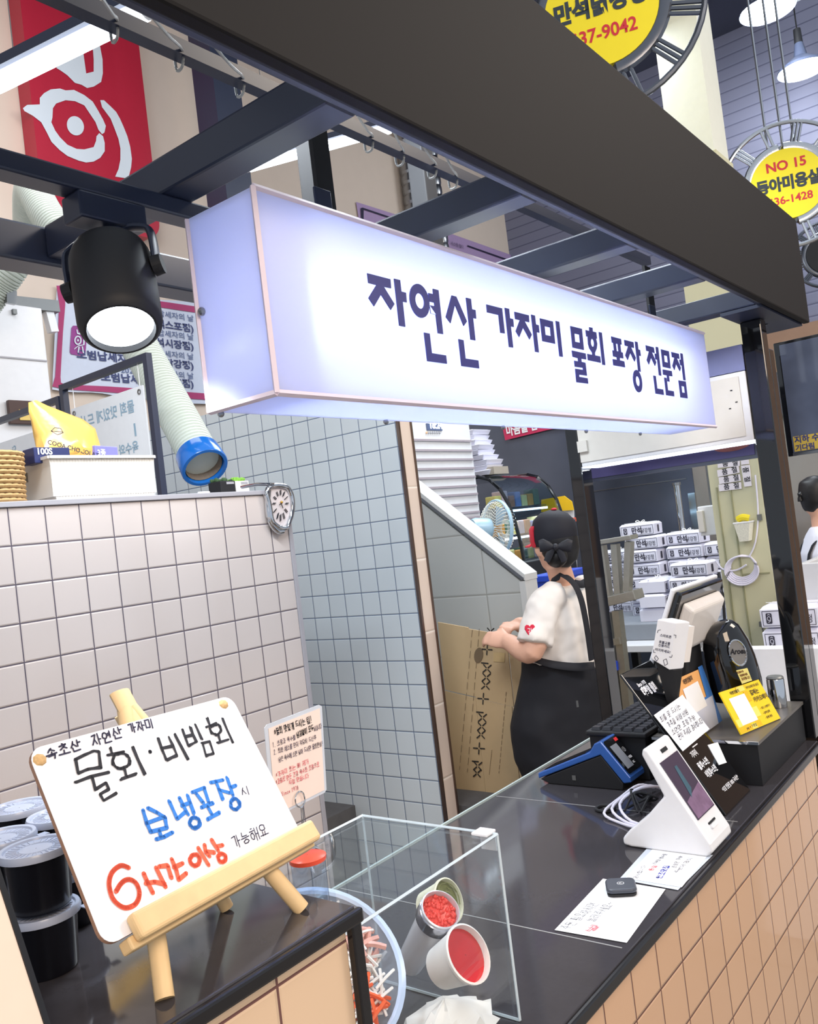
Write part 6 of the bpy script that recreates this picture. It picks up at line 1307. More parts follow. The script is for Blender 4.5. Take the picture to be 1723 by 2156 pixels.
# ladder
t = thing('step_ladder', 'folded grey aluminium step ladder between rear post and boxes', 'ladder', (3.8, 1.73, 0))
XL = 3.8; l = lambda x, y, dx=0: onX(x, y, XL) + V((dx, 0, 0))
mat('alu', (176, 174, 166), 0.35, 0.75, vary=0.1, scale=60)
MB().bar(l(1256, 1143), l(1336, 1130), 0.09, 0.022, up=(0, 0, 1)).build('top_cap', 'alu', t, bevel=0.003)
for a0, a1 in (((1268, 1148), (1283, 1262)), ((1296, 1145), (1304, 1255)), ((1326, 1140), (1322, 1245))): MB().bar(l(*a0), l(*a1), 0.03, 0.045, up=(1, 0, 0)).build('rail', 'alu', t)
MB().bar(l(1272, 1268), l(1346, 1250), 0.11, 0.045, up=(0, 0, 1)).build('step', 'alu', t, bevel=0.003)
for a0, a1 in (((1300, 1285), (1312, 1420)), ((1282, 1290), (1290, 1420))): 
    p0, p1 = l(*a0), l(*a1); d_ = (p1 - p0) / (p1.z - p0.z); MB().bar(p0, V((p1.x, p1.y, 0.0)), 0.035, 0.05, up=(1, 0, 0)).build('rail', 'alu', t)
MB().bar(l(1284, 1352), l(1312, 1347), 0.08, 0.03).build('step', 'alu', t)
MB().lathe([(0.0005, 0), (0.02, 0), (0.02, 0.04), (0.011, 0.045), (0.011, 0.09), (0.0005, 0.09)], l(1300, 1408, -0.03), n=14).build('bottle_nozzle', mat('nozzle_blue', (36, 70, 190), 0.35), t, smooth=True)  # blue bottle nozzle, joined to the ladder only for support

# ------------------------------------------------------------------ air conditioner, fan, display fridge
t = thing('air_conditioner', 'tall white floor-standing air conditioner behind the stair wall', 'air conditioner', (4.15, 3.05, 0))
mat('ac_white', (222, 226, 230), 0.35)
MB().box((3.72, 2.9, 0), (4.457, 3.25, H + 0.75)).build('body', 'ac_white', t, bevel=0.012)
af = lambda x, y: onY(x, y, 2.898)
for k, y in enumerate((924, 946, 966, 986, 1006, 1027, 1046, 1068, 1088, 1100)):
    p0 = af(872, y); p1 = af(988 + k * 2.6, y + 2)
    MB().box((3.74, 2.890, p0.z - 0.012), (4.44, 2.8995, p0.z)).build('louvre_gap', mat('louvre_grey', (166, 158, 166), 0.5), t)
a_, c_ = af(899, 906), af(929, 893); MB().box((a_.x, 2.893, a_.z), (c_.x, 2.8995, c_.z)).build('display', mat('display_grey', (92, 106, 140), 0.15), t)
text('18:24', XZ(V((a_.x + 0.02, 0, a_.z + 0.012)), 2.892), 0.06, 'led_white', 'display_digits', t, bold=0.02)
for k in range(7): MB().ball(af(898 + k * 4.6, 911) - V((0, 0.002, 0)), 0.007, 6, 4).build('button', mat('btn', (236, 190, 150) if k == 0 else (190, 190, 194), 0.4) if k < 1 else mat('btn2', (188, 190, 196), 0.4), t)
fc = onX(1046, 1113, 3.92); fa = (RX * 0.9 + FW * 0.43).normalized()
t = thing('desk_fan', 'white wire fan with pale blue motor behind the stair wall', 'fan', fc)
MB().lathe([(0.0005, -0.16), (0.05, -0.155), (0.058, -0.13), (0.055, -0.05), (0.03, -0.045)], fc, fa, 24).build('motor', mat('fan_blue', (166, 200, 222), 0.3), t, smooth=True)
b = MB(); q = rot2(fa)
for k in range(44):
    a_ = 2 * PI * k / 44; cs, sn = math.cos(a_), math.sin(a_)
    b.loft([fc + q @ V((cs * r_, sn * r_, h_)) for r_, h_ in ((0.035, -0.05), (0.09, -0.048), (0.135, -0.030), (0.15, 0.0), (0.135, 0.03), (0.09, 0.045), (0.03, 0.05))], 0.0017, 4)
b.build('guard_wires', mat('fan_cream', (232, 230, 218), 0.4), t)
MB().loft([fc + q @ V((0.152 * math.cos(2 * PI * k / 40), 0.152 * math.sin(2 * PI * k / 40), 0)) for k in range(42)], (0.006, 0.011), 8, up=tuple(fa)).build('guard_rim', 'fan_blue', t, smooth=True)
for k in range(3):
    a_ = 2 * PI * k / 3; pr_ = [(0.02, -0.12, -.01), (0.12, -0.35, -.012), (0.13, 0.25, .012), (0.03, 0.3, .01)]
    v = [fc + q @ V((r_ * math.cos(a_ + d_), r_ * math.sin(a_ + d_), h_)) for r_, d_, h_ in pr_]
    MB().hull([v, [p_ + fa * 0.003 for p_ in v]]).build('blade', mat('blade_blue', (190, 212, 226), 0.3), t)
MB().cone(fc - fa * 0.1, V((fc.x - fa.x * 0.1, fc.y - fa.y * 0.1, 0.02)), 0.016).build('stand', 'white_plastic', t)
MB().cone(V((fc.x - fa.x * 0.1, fc.y - fa.y * 0.1, 0)), V((fc.x - fa.x * 0.1, fc.y - fa.y * 0.1, 0.03)), 0.12, 0.1).build('base', 'white_plastic', t)
# curved glass fridge
fx0, fx1 = 4.60, 5.25
t = thing('display_fridge', 'black display fridge with curved glass front behind the person', 'fridge', (4.9, 3.1, 0))
arc = [(3.45, 0.32), (2.98, 0.318), (2.90, 0.29), (2.83, 0.22), (2.78, 0.12), (2.75, 0.0), (2.73, -0.12), (2.72, -0.24)]
clear('fridge_glass', (206, 220, 226), 0.06)
MB().box((fx0, 2.70, 0), (fx1, 3.5, H - 0.25)).build('base_cabinet', 'black_matte', t, bevel=0.006)
MB().box((fx0, 3.45, H - 0.249), (fx1, 3.5, H + 0.32)).build('back_panel', 'black_matte', t)
for x in (fx0, fx1 - 0.02): MB().loft([(x, y, H + z) for y, z in arc], (0.012, 0.012), 8, up=(1, 0, 0)).build('end_frame', 'black_gloss', t)
MB().hull([[(fx0 + 0.012, y, H + z) for y, z in arc[1:]] + [(fx0 + 0.012, y + 0.004, H + z - 0.003) for y, z in arc[:0:-1]], [(fx1 - 0.022, y, H + z) for y, z in arc[1:]] + [(fx1 - 0.022, y + 0.004, H + z - 0.003) for y, z in arc[:0:-1]]]).build('curved_glass', 'fridge_glass', t, smooth=True)
MB().box((fx0 + 0.012, 2.98, H + 0.305), (fx1 - 0.022, 3.449, H + 0.318)).build('top_panel', 'black_gloss', t)
for z in (0.09, -0.09): MB().box((fx0 + 0.02, 2.86, H + z), (fx1 - 0.03, 3.448, H + z + 0.012)).build('shelf', 'clear_bowl', t)
for z in (0.07, -0.105): MB().box((fx0 + 0.03, 2.845, H + z), (fx1 - 0.04, 2.858, H + z + 0.014)).build('strip_light', mat('fridge_led', (255, 255, 255), 0.4, emit=(225, 240, 255), estr=6, vary=0), t)
lamp('fridge_light', 'AREA', (4.92, 2.90, H + 0.06), 1.2, COOL, 0.5, 0.03)
pc_ = [(226, 206, 120), (214, 150, 70), (120, 140, 190), (226, 190, 190), (90, 120, 100), (236, 220, 150), (180, 120, 90)]
R = random.Random(8); pk = None
for row, z in ((0, 0.103), (1, -0.077), (2, -0.249)):
    for j in range(7):
        x = fx0 + 0.05 + j * 0.082; hgt = R.uniform(0.07, 0.11)
        pkg = MB().box((x, 2.90, H + z), (x + 0.07, 2.98, H + z + hgt)).build('food_packet', mat('packet_%d' % ((j * 3 + row) % 7), pc_[(j * 3 + row) % 7], 0.4, vary=0.2, scale=60), bevel=0.006, loc=(x, 2.9, H + z))
        tag(pkg, 'blurred food packet on the %s of the curved glass fridge' % ('top shelf', 'middle shelf', 'bottom deck')[row], 'packet', 'food packets on the %s of the fridge' % ('top shelf', 'middle shelf', 'bottom deck')[row])
# boxes on the fridge
bt = onX(1060, 980, 4.95)
for k in range(9):
    wd = 0.125
    z = H + 0.3295 + k * 0.0345
    x, y = 4.80 + 0.012 * math.sin(k), 3.04 + 0.012 * k + 0.01 * math.sin(k * 2.1)
    f = MB(Matrix.Translation((x, y, z)) @ Matrix.Rotation(0.05 * math.sin(k * 3), 4, 'Z')); 
    o = f.hull([[(-.09, -.075, 0), (.09, -.075, 0), (.09, .075, 0), (-.09, .075, 0)], [(-.10, -.09, 0.028), (.10, -.09, 0.028), (.10, .09, 0.028), (-.10, .09, 0.028)], [(-.085, -.07, 0.0335), (.085, -.07, 0.0335), (.085, .07, 0.0335), (-.085, .07, 0.0335)]]).build('foam_tray', 'carton_white', loc=(x, y, z))
    tag(o, 'white foam tray in the tall leaning stack on the display fridge', 'tray', 'white trays stacked on the display fridge')
for k in range(4):
    y, z = 3.27, H + 0.3265 + k * 0.083
    tt = thing('flat_box', 'grey flat box in the short stack beside the white trays on the fridge', 'box', (4.7, 3.3, z), 'grey boxes stacked on the display fridge')
    MB().box((4.63, 3.23, z), (4.85, 3.45, z + 0.08)).build('carton', mat('carton_grey', (150, 160, 178), 0.5), tt, bevel=0.003)
    MB().box((4.6275, 3.30, z + 0.02), (4.6295, 3.36, z + 0.06)).build('printed_mark', 'carton_ink', tt)
tag(MB().box((4.72, 2.86 + 0.13, H + 0.3265), (4.90, 2.93 + 0.0, H + 0.375)).build('brown_box', mat('brown_card', (170, 160, 146), 0.7), loc=(4.8, 2.95, H + 0.33)), 'small beige box at the foot of the white tray stack', 'box')
# yellow stand sign behind the person
t = thing('stand_sign', 'white notice with yellow header behind the person with the cap', 'sign', onX(1190, 1150, 5.6))
X_ = 5.6
def xp(nm, m, pts, x): P = [onX(*p_, x) for p_ in pts]; MB().hull([P, [p_ + V((0.01, 0, 0)) for p_ in P]]).build(nm, m, t)
xp('panel', 'white_plastic', [(1150, 1068), (1200, 1062), (1208, 1075), (1215, 1200), (1160, 1200)], X_)
xp('header', mat('header_yellow', (236, 190, 40), 0.4), [(1140, 1052), (1188, 1044), (1204, 1056), (1208, 1074), (1140, 1078)], X_ - 0.02)
p_ = onX(1190, 1100, X_ - 0.004); text('Time', Matrix(((0, 0, -1, X_ - 0.004), (-1, 0, 0, p_.y), (0, 1, 0, p_.z), (0, 0, 0, 1))), 0.06, 'ink_red', 'lettering', t, bold=0.02)
MB().cone(V((X_ + 0.012, onX(1185, 1150, X_).y, 0)), V((X_ + 0.012, onX(1185, 1150, X_).y, H)), 0.02).build('stand_pole', 'black_steel', t)
t = thing('blue_crate', 'blue plastic crate behind the shoulder of the capped person', 'crate', onX(1135, 1225, 4.0))
a_ = onX(1118, 1250, 3.9); c_ = onX(1150, 1212, 3.9); MB().box((3.9, c_.y - 0.02, a_.z - 0.2), (4.3, a_.y, c_.z)).build('shell', mat('crate_blue', (40, 76, 196), 0.35), t, bevel=0.006)
MB().box((3.92, c_.y - 0.01, 0), (4.28, a_.y - 0.02, a_.z - 0.2005)).build('stand_block', 'black_matte', t)
MB().box((3.88, c_.y - 0.03, c_.z - 0.03), (4.32, a_.y + 0.01, c_.z + 0.001)).build('rim', 'crate_blue', t, bevel=0.004)

# ------------------------------------------------------------------ right edge: framed screens, cabinet
XV = 3.6
t = thing('wall_screen', 'dark glossy framed screen at the right edge beyond the front post', 'screen', onX(1690, 850, XV))
P = [onX(*p_, XV) for p_ in ((1636, 722), (1775, 790), (1775, 962), (1660, 962))]
P[0].y = P[3].y; P[1].y = P[2].y; P[1].z = P[0].z; P[2].z = P[3].z
MB().box((XV, P[1].y, P[3].z), (XV + 0.03, P[0].y, P[0].z)).build('frame', 'black_gloss', t, bevel=0.003)
MB().box((XV - 0.003, P[1].y, P[3].z + 0.012), (XV - 0.0004, P[0].y - 0.022, P[0].z - 0.012)).build('glass', mat('glass_slate', (84, 92, 112), 0.04, coat=0.5, vary=0.5, scale=7), t)
MB().box((XV - 0.004, P[1].y, P[3].z + 0.001), (XV - 0.0004, P[0].y - 0.02, P[3].z + 0.011)).build('lower_trim', 'steel', t)
MB().box((XV - 0.0045, P[1].y, P[3].z + 0.016), (XV - 0.0034, P[0].y - 0.028, P[3].z + 0.075)).build('reflected_strip', mat('reflected_mustard', (196, 170, 80), 0.2), t)  # reflection of a yellow sign in the glass, painted on as a strip
MT = Matrix(((0, 0, -1, XV - 0.005), (-1, 0, 0, P[0].y - 0.032), (0, 1, 0, P[3].z + 0.05), (0, 0, 0, 1)))
text('지하 수족', MT, 0.030, mat('ink_navy', (40, 50, 110), 0.5, vary=0), 'lettering', t, bold=0.03); text('기다림', MT @ Matrix.Translation((0.0, -0.03, 0)), 0.026, 'ink_navy', 'lettering', t, bold=0.03)  # lettering belongs to the painted reflection
MB().box((XV + 0.031, P[1].y + 0.01, 0), (XV + 0.06, P[1].y + 0.05, P[0].z)).build('stand_pole', 'black_steel', t)
t = thing('dark_panel', 'narrow dark framed panel between the front post and the glossy screen', 'panel', onX(1640, 850, 3.4))
MB().box((3.4, onX(1645, 960, 3.4).y, onX(1650, 968, 3.4).z), (3.43, onX(1640, 960, 3.4).y + 0.04, onX(1625, 722, 3.4).z)).build('panel', 'black_gloss', t, bevel=0.002)
yy_ = onX(1645, 960, 3.4).y; MB().box((3.431, yy_ + 0.02, 0), (3.46, yy_ + 0.045, H + 0.3)).build('stand_pole', 'black_steel', t)
t = thing('white_cabinet', 'white open-topped cabinet at the right edge beside the front post', 'cabinet', (4.2, 0.85, 0))
cz = H - 0.33
MB().box((4.0, 0.4, 0), (4.03, 1.0, cz)).build('front_panel', 'white_plastic', t, bevel=0.003)
MB().box((4.0305, 0.97, 0), (4.6, 1.0, cz)).build('side_panel', 'white_plastic', t, bevel=0.003)
MB().box((4.0305, 0.4, cz - 0.08), (4.6, 0.9695, cz - 0.06)).build('shelf', 'steel', t)
MB().box((3.9975, 0.4, cz - 0.30), (3.9995, 1.0, cz - 0.296)).build('door_gap', 'grey_cap', t)

# ------------------------------------------------------------------ people
mat('skin', (226, 176, 150), 0.5, vary=0.03, scale=20); mat('hair_black', (22, 20, 22), 0.45, vary=0.2, scale=200)
mat('shirt_white', (236, 228, 220), 0.75, vary=0.02, scale=8, bump=0.25); mat('apron_black', (24, 25, 32), 0.75, vary=0.15, scale=12); mat('cap_black', (24, 24, 34), 0.7); mat('cap_red', (216, 44, 62), 0.6)
DP = 3.45
g = lambda x, y, d=0.0: onD(x, y, DP + d)
per = thing('person', 'person in black cap, white shirt and black apron holding flattened cardboard', 'person', (3.12, 1.66, 0))
fwd = V((0.30, 0.95, 0)).normalized(); lft = V((-0.95, 0.30, 0)); hf = V((0.62, 0.78, 0)).normalized(); hl = V((-hf.y, hf.x, 0))        # the way the person faces; the person's left
hc = g(1168, 1142, 0.0)
sh = g(1192, 1250, 0.02); pel = g(1180, 1520, 0.05); chest = g(1190, 1310, 0.02); waist = g(1188, 1400, 0.03)
lsh = g(1146, 1262, -0.10); lel = g(1122, 1372, -0.16); lwr = g(1072, 1352, -0.02); lhd = g(1046, 1346, 0.02)
rsh = g(1236, 1245, 0.16); rel_ = g(1160, 1330, 0.34); rwr = g(1098, 1316, 0.16); rhd = g(1072, 1322, 0.10)
up = tuple(fwd)
b = MB()
b.loft([hc + V((0, 0, -0.115)) + hf * 0.03, hc + V((0, 0, -0.10)) + hf * 0.035, hc + V((0, 0, -0.05)) + hf * 0.02, hc, hc + V((0, 0, 0.05)), hc + V((0, 0, 0.09)), hc + V((0, 0, 0.11))], [(0.02, 0.03), (0.045, 0.055), (0.066, 0.078), (0.074, 0.09), (0.072, 0.088), (0.05, 0.065), (0.015, 0.02)], 18, up=tuple(hf))
b.ball(hc + hf * 0.095 + V((0, 0, -0.02)), (0.014, 0.018, 0.02), 8, 6)
for s_ in (-1, 1): b.ball(hc + hl * s_ * 0.074 + V((0, 0, -0.02)), (0.012, 0.018, 0.03), 8, 6)
b.loft([sh + V((0, 0, -0.03)), sh + V((0, 0, 0.05)) + fwd * 0.01, hc + V((0, 0, -0.08))], [(0.075, 0.06), (0.052, 0.052), (0.048, 0.05)], 14, up=up)
b.loft([sh + V((0, 0, 0.0)), chest, waist, pel, pel + V((0, 0, -0.10))], [(0.13, 0.08), (0.16, 0.105), (0.15, 0.105), (0.18, 0.13), (0.15, 0.11)], 18, up=up)
def arm(a_, b_, c_, d_): b.loft(smooth_path([a_, b_, c_, d_], 5), [0.052 - 0.0017 * i for i in range(16)], 12)
arm(lsh, lel, lwr, lwr.lerp(lhd, 0.3)); arm(rsh, rel_, rwr, rwr.lerp(rhd, 0.3))
for s_ in (-1, 1):
    hip = pel + lft * s_ * 0.085 + V((0, 0, -0.06)); kn = V((hip.x, hip.y, 0.46)) + fwd * 0.03; an = V((hip.x, hip.y, 0.08)) - fwd * 0.01
    b.loft([hip, kn, an], [0.088, 0.058, 0.040], 12, up=up); b.loft([an + V((0, 0, -0.03)) - fwd * 0.05, an + V((0, 0, -0.04)) + fwd * 0.05, an + V((0, 0, -0.05)) + fwd * 0.13], [(0.035, 0.035), (0.042, 0.038), (0.03, 0.025)], 10)
def hand_(wr, hd, pal_n, thumb, curl):
    d_ = (hd - wr).normalized(); sd_ = d_.cross(pal_n).normalized(); k0 = wr + d_ * 0.05
    b.loft([wr - d_ * 0.02, wr + d_ * 0.02, wr + d_ * 0.05, wr + d_ * 0.085], [(0.024, 0.020), (0.033, 0.018), (0.040, 0.016), (0.037, 0.013)], 12, up=tuple(pal_n))
    for i, L_ in enumerate((0.062, 0.072, 0.068, 0.052)):
        f0 = wr + d_ * 0.08 + sd_ * (0.026 - 0.0175 * i); 
        f1 = f0 + d_ * L_ * 0.45 - pal_n * L_ * 0.12 * curl; f2 = f1 + d_ * L_ * 0.20 - pal_n * L_ * 0.36 * curl; f3 = f2 - d_ * L_ * 0.1 - pal_n * L_ * 0.22 * curl
        b.loft([f0 - d_ * 0.01, f0, f1, f2, f3], [0.009, 0.0095, 0.009, 0.0085, 0.007], 8)
    t0 = wr + d_ * 0.03 + sd_ * thumb * 0.03; b.loft([t0, t0 + sd_ * thumb * 0.02 + d_ * 0.025 - pal_n * 0.005, t0 + sd_ * thumb * 0.022 + d_ * 0.05 - pal_n * 0.02], [0.012, 0.0105, 0.0085], 8)
hand_(lwr, g(1036, 1344, 0.03), (V((0, 0, 1)) * 0.5 - FW * 0.75 - RX * 0.1).normalized(), 1, 1.25)
hand_(rwr, g(1052, 1322, 0.06), (V((0, 0, 1)) * 0.9 - FW * 0.35).normalized(), 1, 0.9)
body = remesh(b.build('body', 'skin', per, smooth=True), 0.0075, 6)
# shirt
b = MB()
b.loft([sh + V((0, 0, 0.035)), sh + V((0, 0, 0.01)), sh + V((0, 0, -0.05)), chest, waist, waist.lerp(pel, 0.12)], [(0.07, 0.065), (0.12, 0.085), (0.158, 0.11), (0.182, 0.135), (0.178, 0.135), (0.17, 0.13)], 22, up=up)
b.loft(smooth_path([lsh + V((0, 0, 0.01)) - lft * 0.07, lsh + V((0, 0, -0.015)), lsh.lerp(lel, 0.55), lsh.lerp(lel, 0.86)], 4), [(0.058 + 0.0012 * i) for i in range(13)], 16)
b.loft(smooth_path([rsh + lft * 0.04, rsh, rsh.lerp(rel_, 0.5), rsh.lerp(rel_, 0.8)], 4), 0.072, 16)
shirt = remesh(b.build('shirt', 'shirt_white', per, smooth=True), 0.009, 8)
def wrinkle(o, st, sz):
    tx = bpy.data.textures.new('folds', 'CLOUDS'); tx.noise_scale = sz; tx.noise_depth = 1
    d_ = o.modifiers.new('folds', 'DISPLACE'); d_.texture = tx; d_.strength = st; d_.mid_level = 0.5; d_.texture_coords = 'GLOBAL'
wrinkle(shirt, 0.022, 0.07)
# heart patch on the sleeve
hp = [(0, -0.9), (0.55, -0.3), (0.95, 0.2), (0.9, 0.6), (0.6, 0.82), (0.25, 0.75), (0, 0.45), (-0.25, 0.75), (-0.6, 0.82), (-0.9, 0.6), (-0.95, 0.2), (-0.55, -0.3)]
so = lsh.lerp(lel, 0.60); vw = (EYE - so).normalized(); ad_ = (so - g(1114, 1324, -0.13)); vv_ = (vw * 0.93 - RX * 0.37).normalized()
ho = so + vv_ * 0.079
HM = frame(ho, RX * 0.93 + FW * 0.37, -DN) @ Matrix.Diagonal((0.022, 0.027, 1, 1))
MB(HM).prism_at(hp, -0.004, 0.002).build('heart_patch', mat('heart_red', (222, 44, 74), 0.6), per)
b = MB(HM)
for s_ in ([(-.5, .3), (-.1, .3), (-.15, 0)], [(0.15, .35), (0.15, .05), (.5, .05)], [(-.35, -.15), (-.1, -.15)], [(.1, -.2), (.4, -.2), (.2, -.45)], circ(-.05, -.4, .15, .12, 6)): b.stroke(s_, 0.10, 0.003)
b.build('heart_print', 'paper', per)
# apron and straps
b = MB()
w0 = g(1185, 1392, 0.03)
b.loft([w0 + V((0, 0, 0.03)), w0 + V((0, 0, -0.04)), waist.lerp(pel, 0.5), pel, pel + V((0, 0, -0.12)), V((pel.x, pel.y, 0.55)), V((pel.x, pel.y, 0.22))], [(0.178, 0.138), (0.186, 0.145), (0.20, 0.155), (0.225, 0.175), (0.22, 0.18), (0.19, 0.15), (0.165, 0.14)], 24, up=up)
wrinkle(remesh(b.build('apron', 'apron_black', per, smooth=True), 0.012, 5), 0.016, 0.12)
bk = -fwd
def strap(pts, nm): MB().loft(smooth_path(pts, 4), (0.016, 0.004), 8, up=tuple((bk + V((0, 0, 0.3))).normalized())).build(nm, 'apron_black', per, smooth=True)
sn = (-FW * 0.9 + V((0, 0, 0.35))).normalized()
strap([g(1162, 1224, -0.03), g(1185, 1212, -0.10), g(1208, 1228, -0.13), g(1224, 1262, -0.15), g(1236, 1320, -0.16), g(1246, 1390, -0.15)], 'strap')
strap([g(1240, 1222, 0.02), g(1226, 1230, -0.09), g(1212, 1228, -0.12)], 'strap')
strap([g(1120, 1385, -0.10), g(1160, 1398, -0.13), g(1210, 1404, -0.14), g(1250, 1402, -0.12)], 'waistband')
q = g(1216, 1482, -0.19); MB().box(q - V((0.003, 0.003, 0.012)), q + V((0.003, 0.003, 0.012))).build('apron_tag', 'grey_metal', per)
# cap and hair
b = MB(); b.lathe([(0.087, -0.022), (0.093, 0.0), (0.092, 0.04), (0.082, 0.078), (0.055, 0.105), (0.022, 0.117), (0.0005, 0.119)], hc + V((0, 0, 0.012)), (bk * 0.15 + V((0, 0, 1))), 28); b.build('cap', 'cap_black', per, smooth=True)
MB().ball(hc + V((0, 0, 0.132)) + bk * 0.02, (0.012, 0.012, 0.006), 10, 6).build('cap_button', 'cap_red', per, smooth=True)
b = MB(); c0 = hc + V((0, 0, 0.0))
rings = []
for a_ in (-1.25, -0.8, -0.3, 0.3, 0.8, 1.25):
    d_ = (hf * math.cos(a_) + hl * math.sin(a_)); o_ = 0.088; e_ = 0.088 + 0.065 * math.cos(a_ * 1.1)
    rings.append([c0 + d_ * o_ + V((0, 0, 0.01)), c0 + d_ * e_ + V((0, 0, -0.004)), c0 + d_ * e_ + V((0, 0, -0.009)), c0 + d_ * o_ + V((0, 0, 0.002))])
b.hull(rings).build('cap_brim', 'cap_red', per, smooth=True)
rings = []
for a_ in (0.6, 0.9, 1.2, 1.5, 1.75): 
    d_ = (hf * math.cos(a_) + hl * math.sin(a_)); rings.append([c0 + d_ * r_ + V((0, 0, z_)) for r_, z_ in ((0.0905, -0.01), (0.0965, 0.012), (0.0955, 0.06), (0.086, 0.075), (0.088, 0.0))])
MB().hull(rings).build('cap_side_panel', 'cap_red', per, smooth=True)
b = MB(); b.loft([hc + bk * 0.025 + V((0, 0, 0.01)), hc + bk * 0.03 + V((0, 0, -0.035)), hc + bk * 0.035 + V((0, 0, -0.075)), hc + bk * 0.03 + V((0, 0, -0.095))], [(0.083, 0.072), (0.082, 0.07), (0.066, 0.05), (0.03, 0.03)], 18, up=up)
b.ball(g(1172, 1172, -0.11), (0.044, 0.044, 0.043), 14, 10); b.build('hair', 'hair_black', per, smooth=True)
bo = g(1170, 1152, -0.16)
mat('bow_black', (30, 30, 38), 0.55)
for s_ in (-1, 1):
    q_ = bo + RX * s_ * 0.006; MB().loft([q_, q_ + RX * s_ * 0.02 - DN * 0.003, q_ + RX * s_ * 0.042 - DN * 0.006, q_ + RX * s_ * 0.056 - DN * 0.004], [(0.006, 0.007), (0.009, 0.018), (0.010, 0.026), (0.004, 0.022)], 12, up=(0, 0, 1)).build('hair_bow', 'bow_black', per, smooth=True)
    MB().loft([q_, q_ + RX * s_ * 0.018 + DN * 0.03, q_ + RX * s_ * 0.028 + DN * 0.055], [(0.004, 0.008), (0.004, 0.014), (0.003, 0.012)], 10, up=tuple(RX)).build('hair_bow', 'bow_black', per, smooth=True)
MB().ball(bo, 0.014, 8, 6).build('hair_bow', 'bow_black', per, smooth=True)

# flattened cardboard
XC = 3.25
cb = thing('flattened_carton', 'flattened brown cardboard carton printed with crosses, held by the person', 'cardboard', (3.3, 2.2, H - 1.165))
cq = [g(922, 1310, 0.42), g(1128, 1346, 0.12), g(1108, 1648, 0.18), g(955, 1621, 0.46)]
for q in cq[2:]: q.z = H - 1.163
mat('kraft', (200, 172, 132), 0.8, vary=0.06, scale=12); mat('kraft_ink', (54, 50, 46), 0.7, vary=0)
ca, cv = cq[1] - cq[0], cq[3] - cq[0]
cq[2] = cq[1] + cv * 1.0
cn = ca.cross(cv).normalized()
if cn.dot(EYE - cq[0]) < 0: cn = -cn
at = lambda u_, v_, o_=0.0: cq[0] + ca * u_ + cv * v_ + cn * o_
def flap(u0, v0, u1, v1, o_, nm='carton_panel'): 
    P = [at(u0, v0, o_), at(u1, v0, o_), at(u1, v1, o_), at(u0, v1, o_)]; MB().hull([P, [p_ - cn * 0.005 for p_ in P]]).build(nm, 'kraft', cb)
flap(0, 0, 0.33, 0.405, 0.0); flap(0.335, 0.006, 0.72, 0.41, 0.004); flap(0.725, 0.0, 1.0, 0.405, 0.0); flap(0.0, 0.412, 0.33, 1.0, 0.002); flap(0.335, 0.414, 0.70, 1.0, 0.004); flap(0.706, 0.416, 1.0, 1.0, 0.001)
cp_ = on_plane(at(0.5, 0.5, 0.0055), cn); CMx = frame(at(0.0, 1.0, 0.0056), (RX - cn * RX.dot(cn)).normalized(), cn.cross((RX - cn * RX.dot(cn)).normalized()))
zc_ = lambda L: [[(880 + x / 3.916, 1250 + y / 3.916) for x, y in s] for s in L]
def cross(cx, cy, r, plus=False):
    out = []
    for a_ in ((0, 90, 180, 270) if plus else (45, 135, 225, 315)):
        c_, s_ = math.cos(math.radians(a_ + 4)), math.sin(math.radians(a_ + 4)); out.append([(cx + c_ * r * .25, cy + s_ * r * .25), (cx + c_ * r, cy + s_ * r)])
    return out
L_ = cross(600, 312, 38) + [[(570, 345), (585, 370)], [(625, 340), (600, 372)]] + cross(572, 460, 42, True)
for y0 in (570, 975): L_ += [[(526 - (y0 > 600) * 40, y0), (580 - (y0 > 600) * 40, y0 + 5)]] + cross(572 - (y0 > 600) * 38, y0 + 48, 44) + cross(566 - (y0 > 600) * 38, y0 + 120, 44) + cross(560 - (y0 > 600) * 38, y0 + 185, 44)
L_ += cross(540, 866, 44, True) + cross(506, 1275, 46, True) + cross(495, 1420, 46) + cross(490, 1480, 40) + [[(450, 1380), (500, 1384)]]
for y0, y1 in ((0, 400), (400, 520), (520, 810), (810, 930), (930, 1220), (1220, 1345), (1345, 1600)): ink_px(zc_([q_ for q_ in L_ if y0 <= q_[0][1] < y1]), cp_, CMx, 'kraft_ink', 'printed_cross', cb, 0.006)
dash = []
for x0, y0, x1, y1 in ((450, 300, 345, 1450), (730, 810, 670, 1480), (508, 290, 410, 1470), (612, 1290, 590, 1490)):
    k = 0.0; dash = []
    while k < 1: dash.append([(x0 + (x1 - x0) * k, y0 + (y1 - y0) * k), (x0 + (x1 - x0) * min(1, k + 0.05), y0 + (y1 - y0) * min(1, k + 0.05))]); k += 0.075
    ink_px(zc_(dash), cp_, CMx, mat('kraft_ink_soft', (120, 100, 76), 0.7, vary=0), 'printed_line', cb, 0.0022)
mat('kraft_ink_soft', (120, 100, 76), 0.7, vary=0)
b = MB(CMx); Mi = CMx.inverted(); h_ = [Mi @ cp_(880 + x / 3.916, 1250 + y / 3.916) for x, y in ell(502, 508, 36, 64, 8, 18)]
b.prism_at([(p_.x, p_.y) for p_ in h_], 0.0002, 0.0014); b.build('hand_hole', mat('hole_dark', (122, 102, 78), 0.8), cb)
tp_ = [Mi @ cp_(880 + x / 3.916, 1250 + y / 3.916) for x, y in ((625, 480), (720, 490), (716, 566), (625, 560))]
MB(CMx).prism_at([(p_.x, p_.y) for p_ in tp_], 0.0002, 0.001).build('tape', mat('tape', (206, 176, 126), 0.15, coat=0.6), cb)

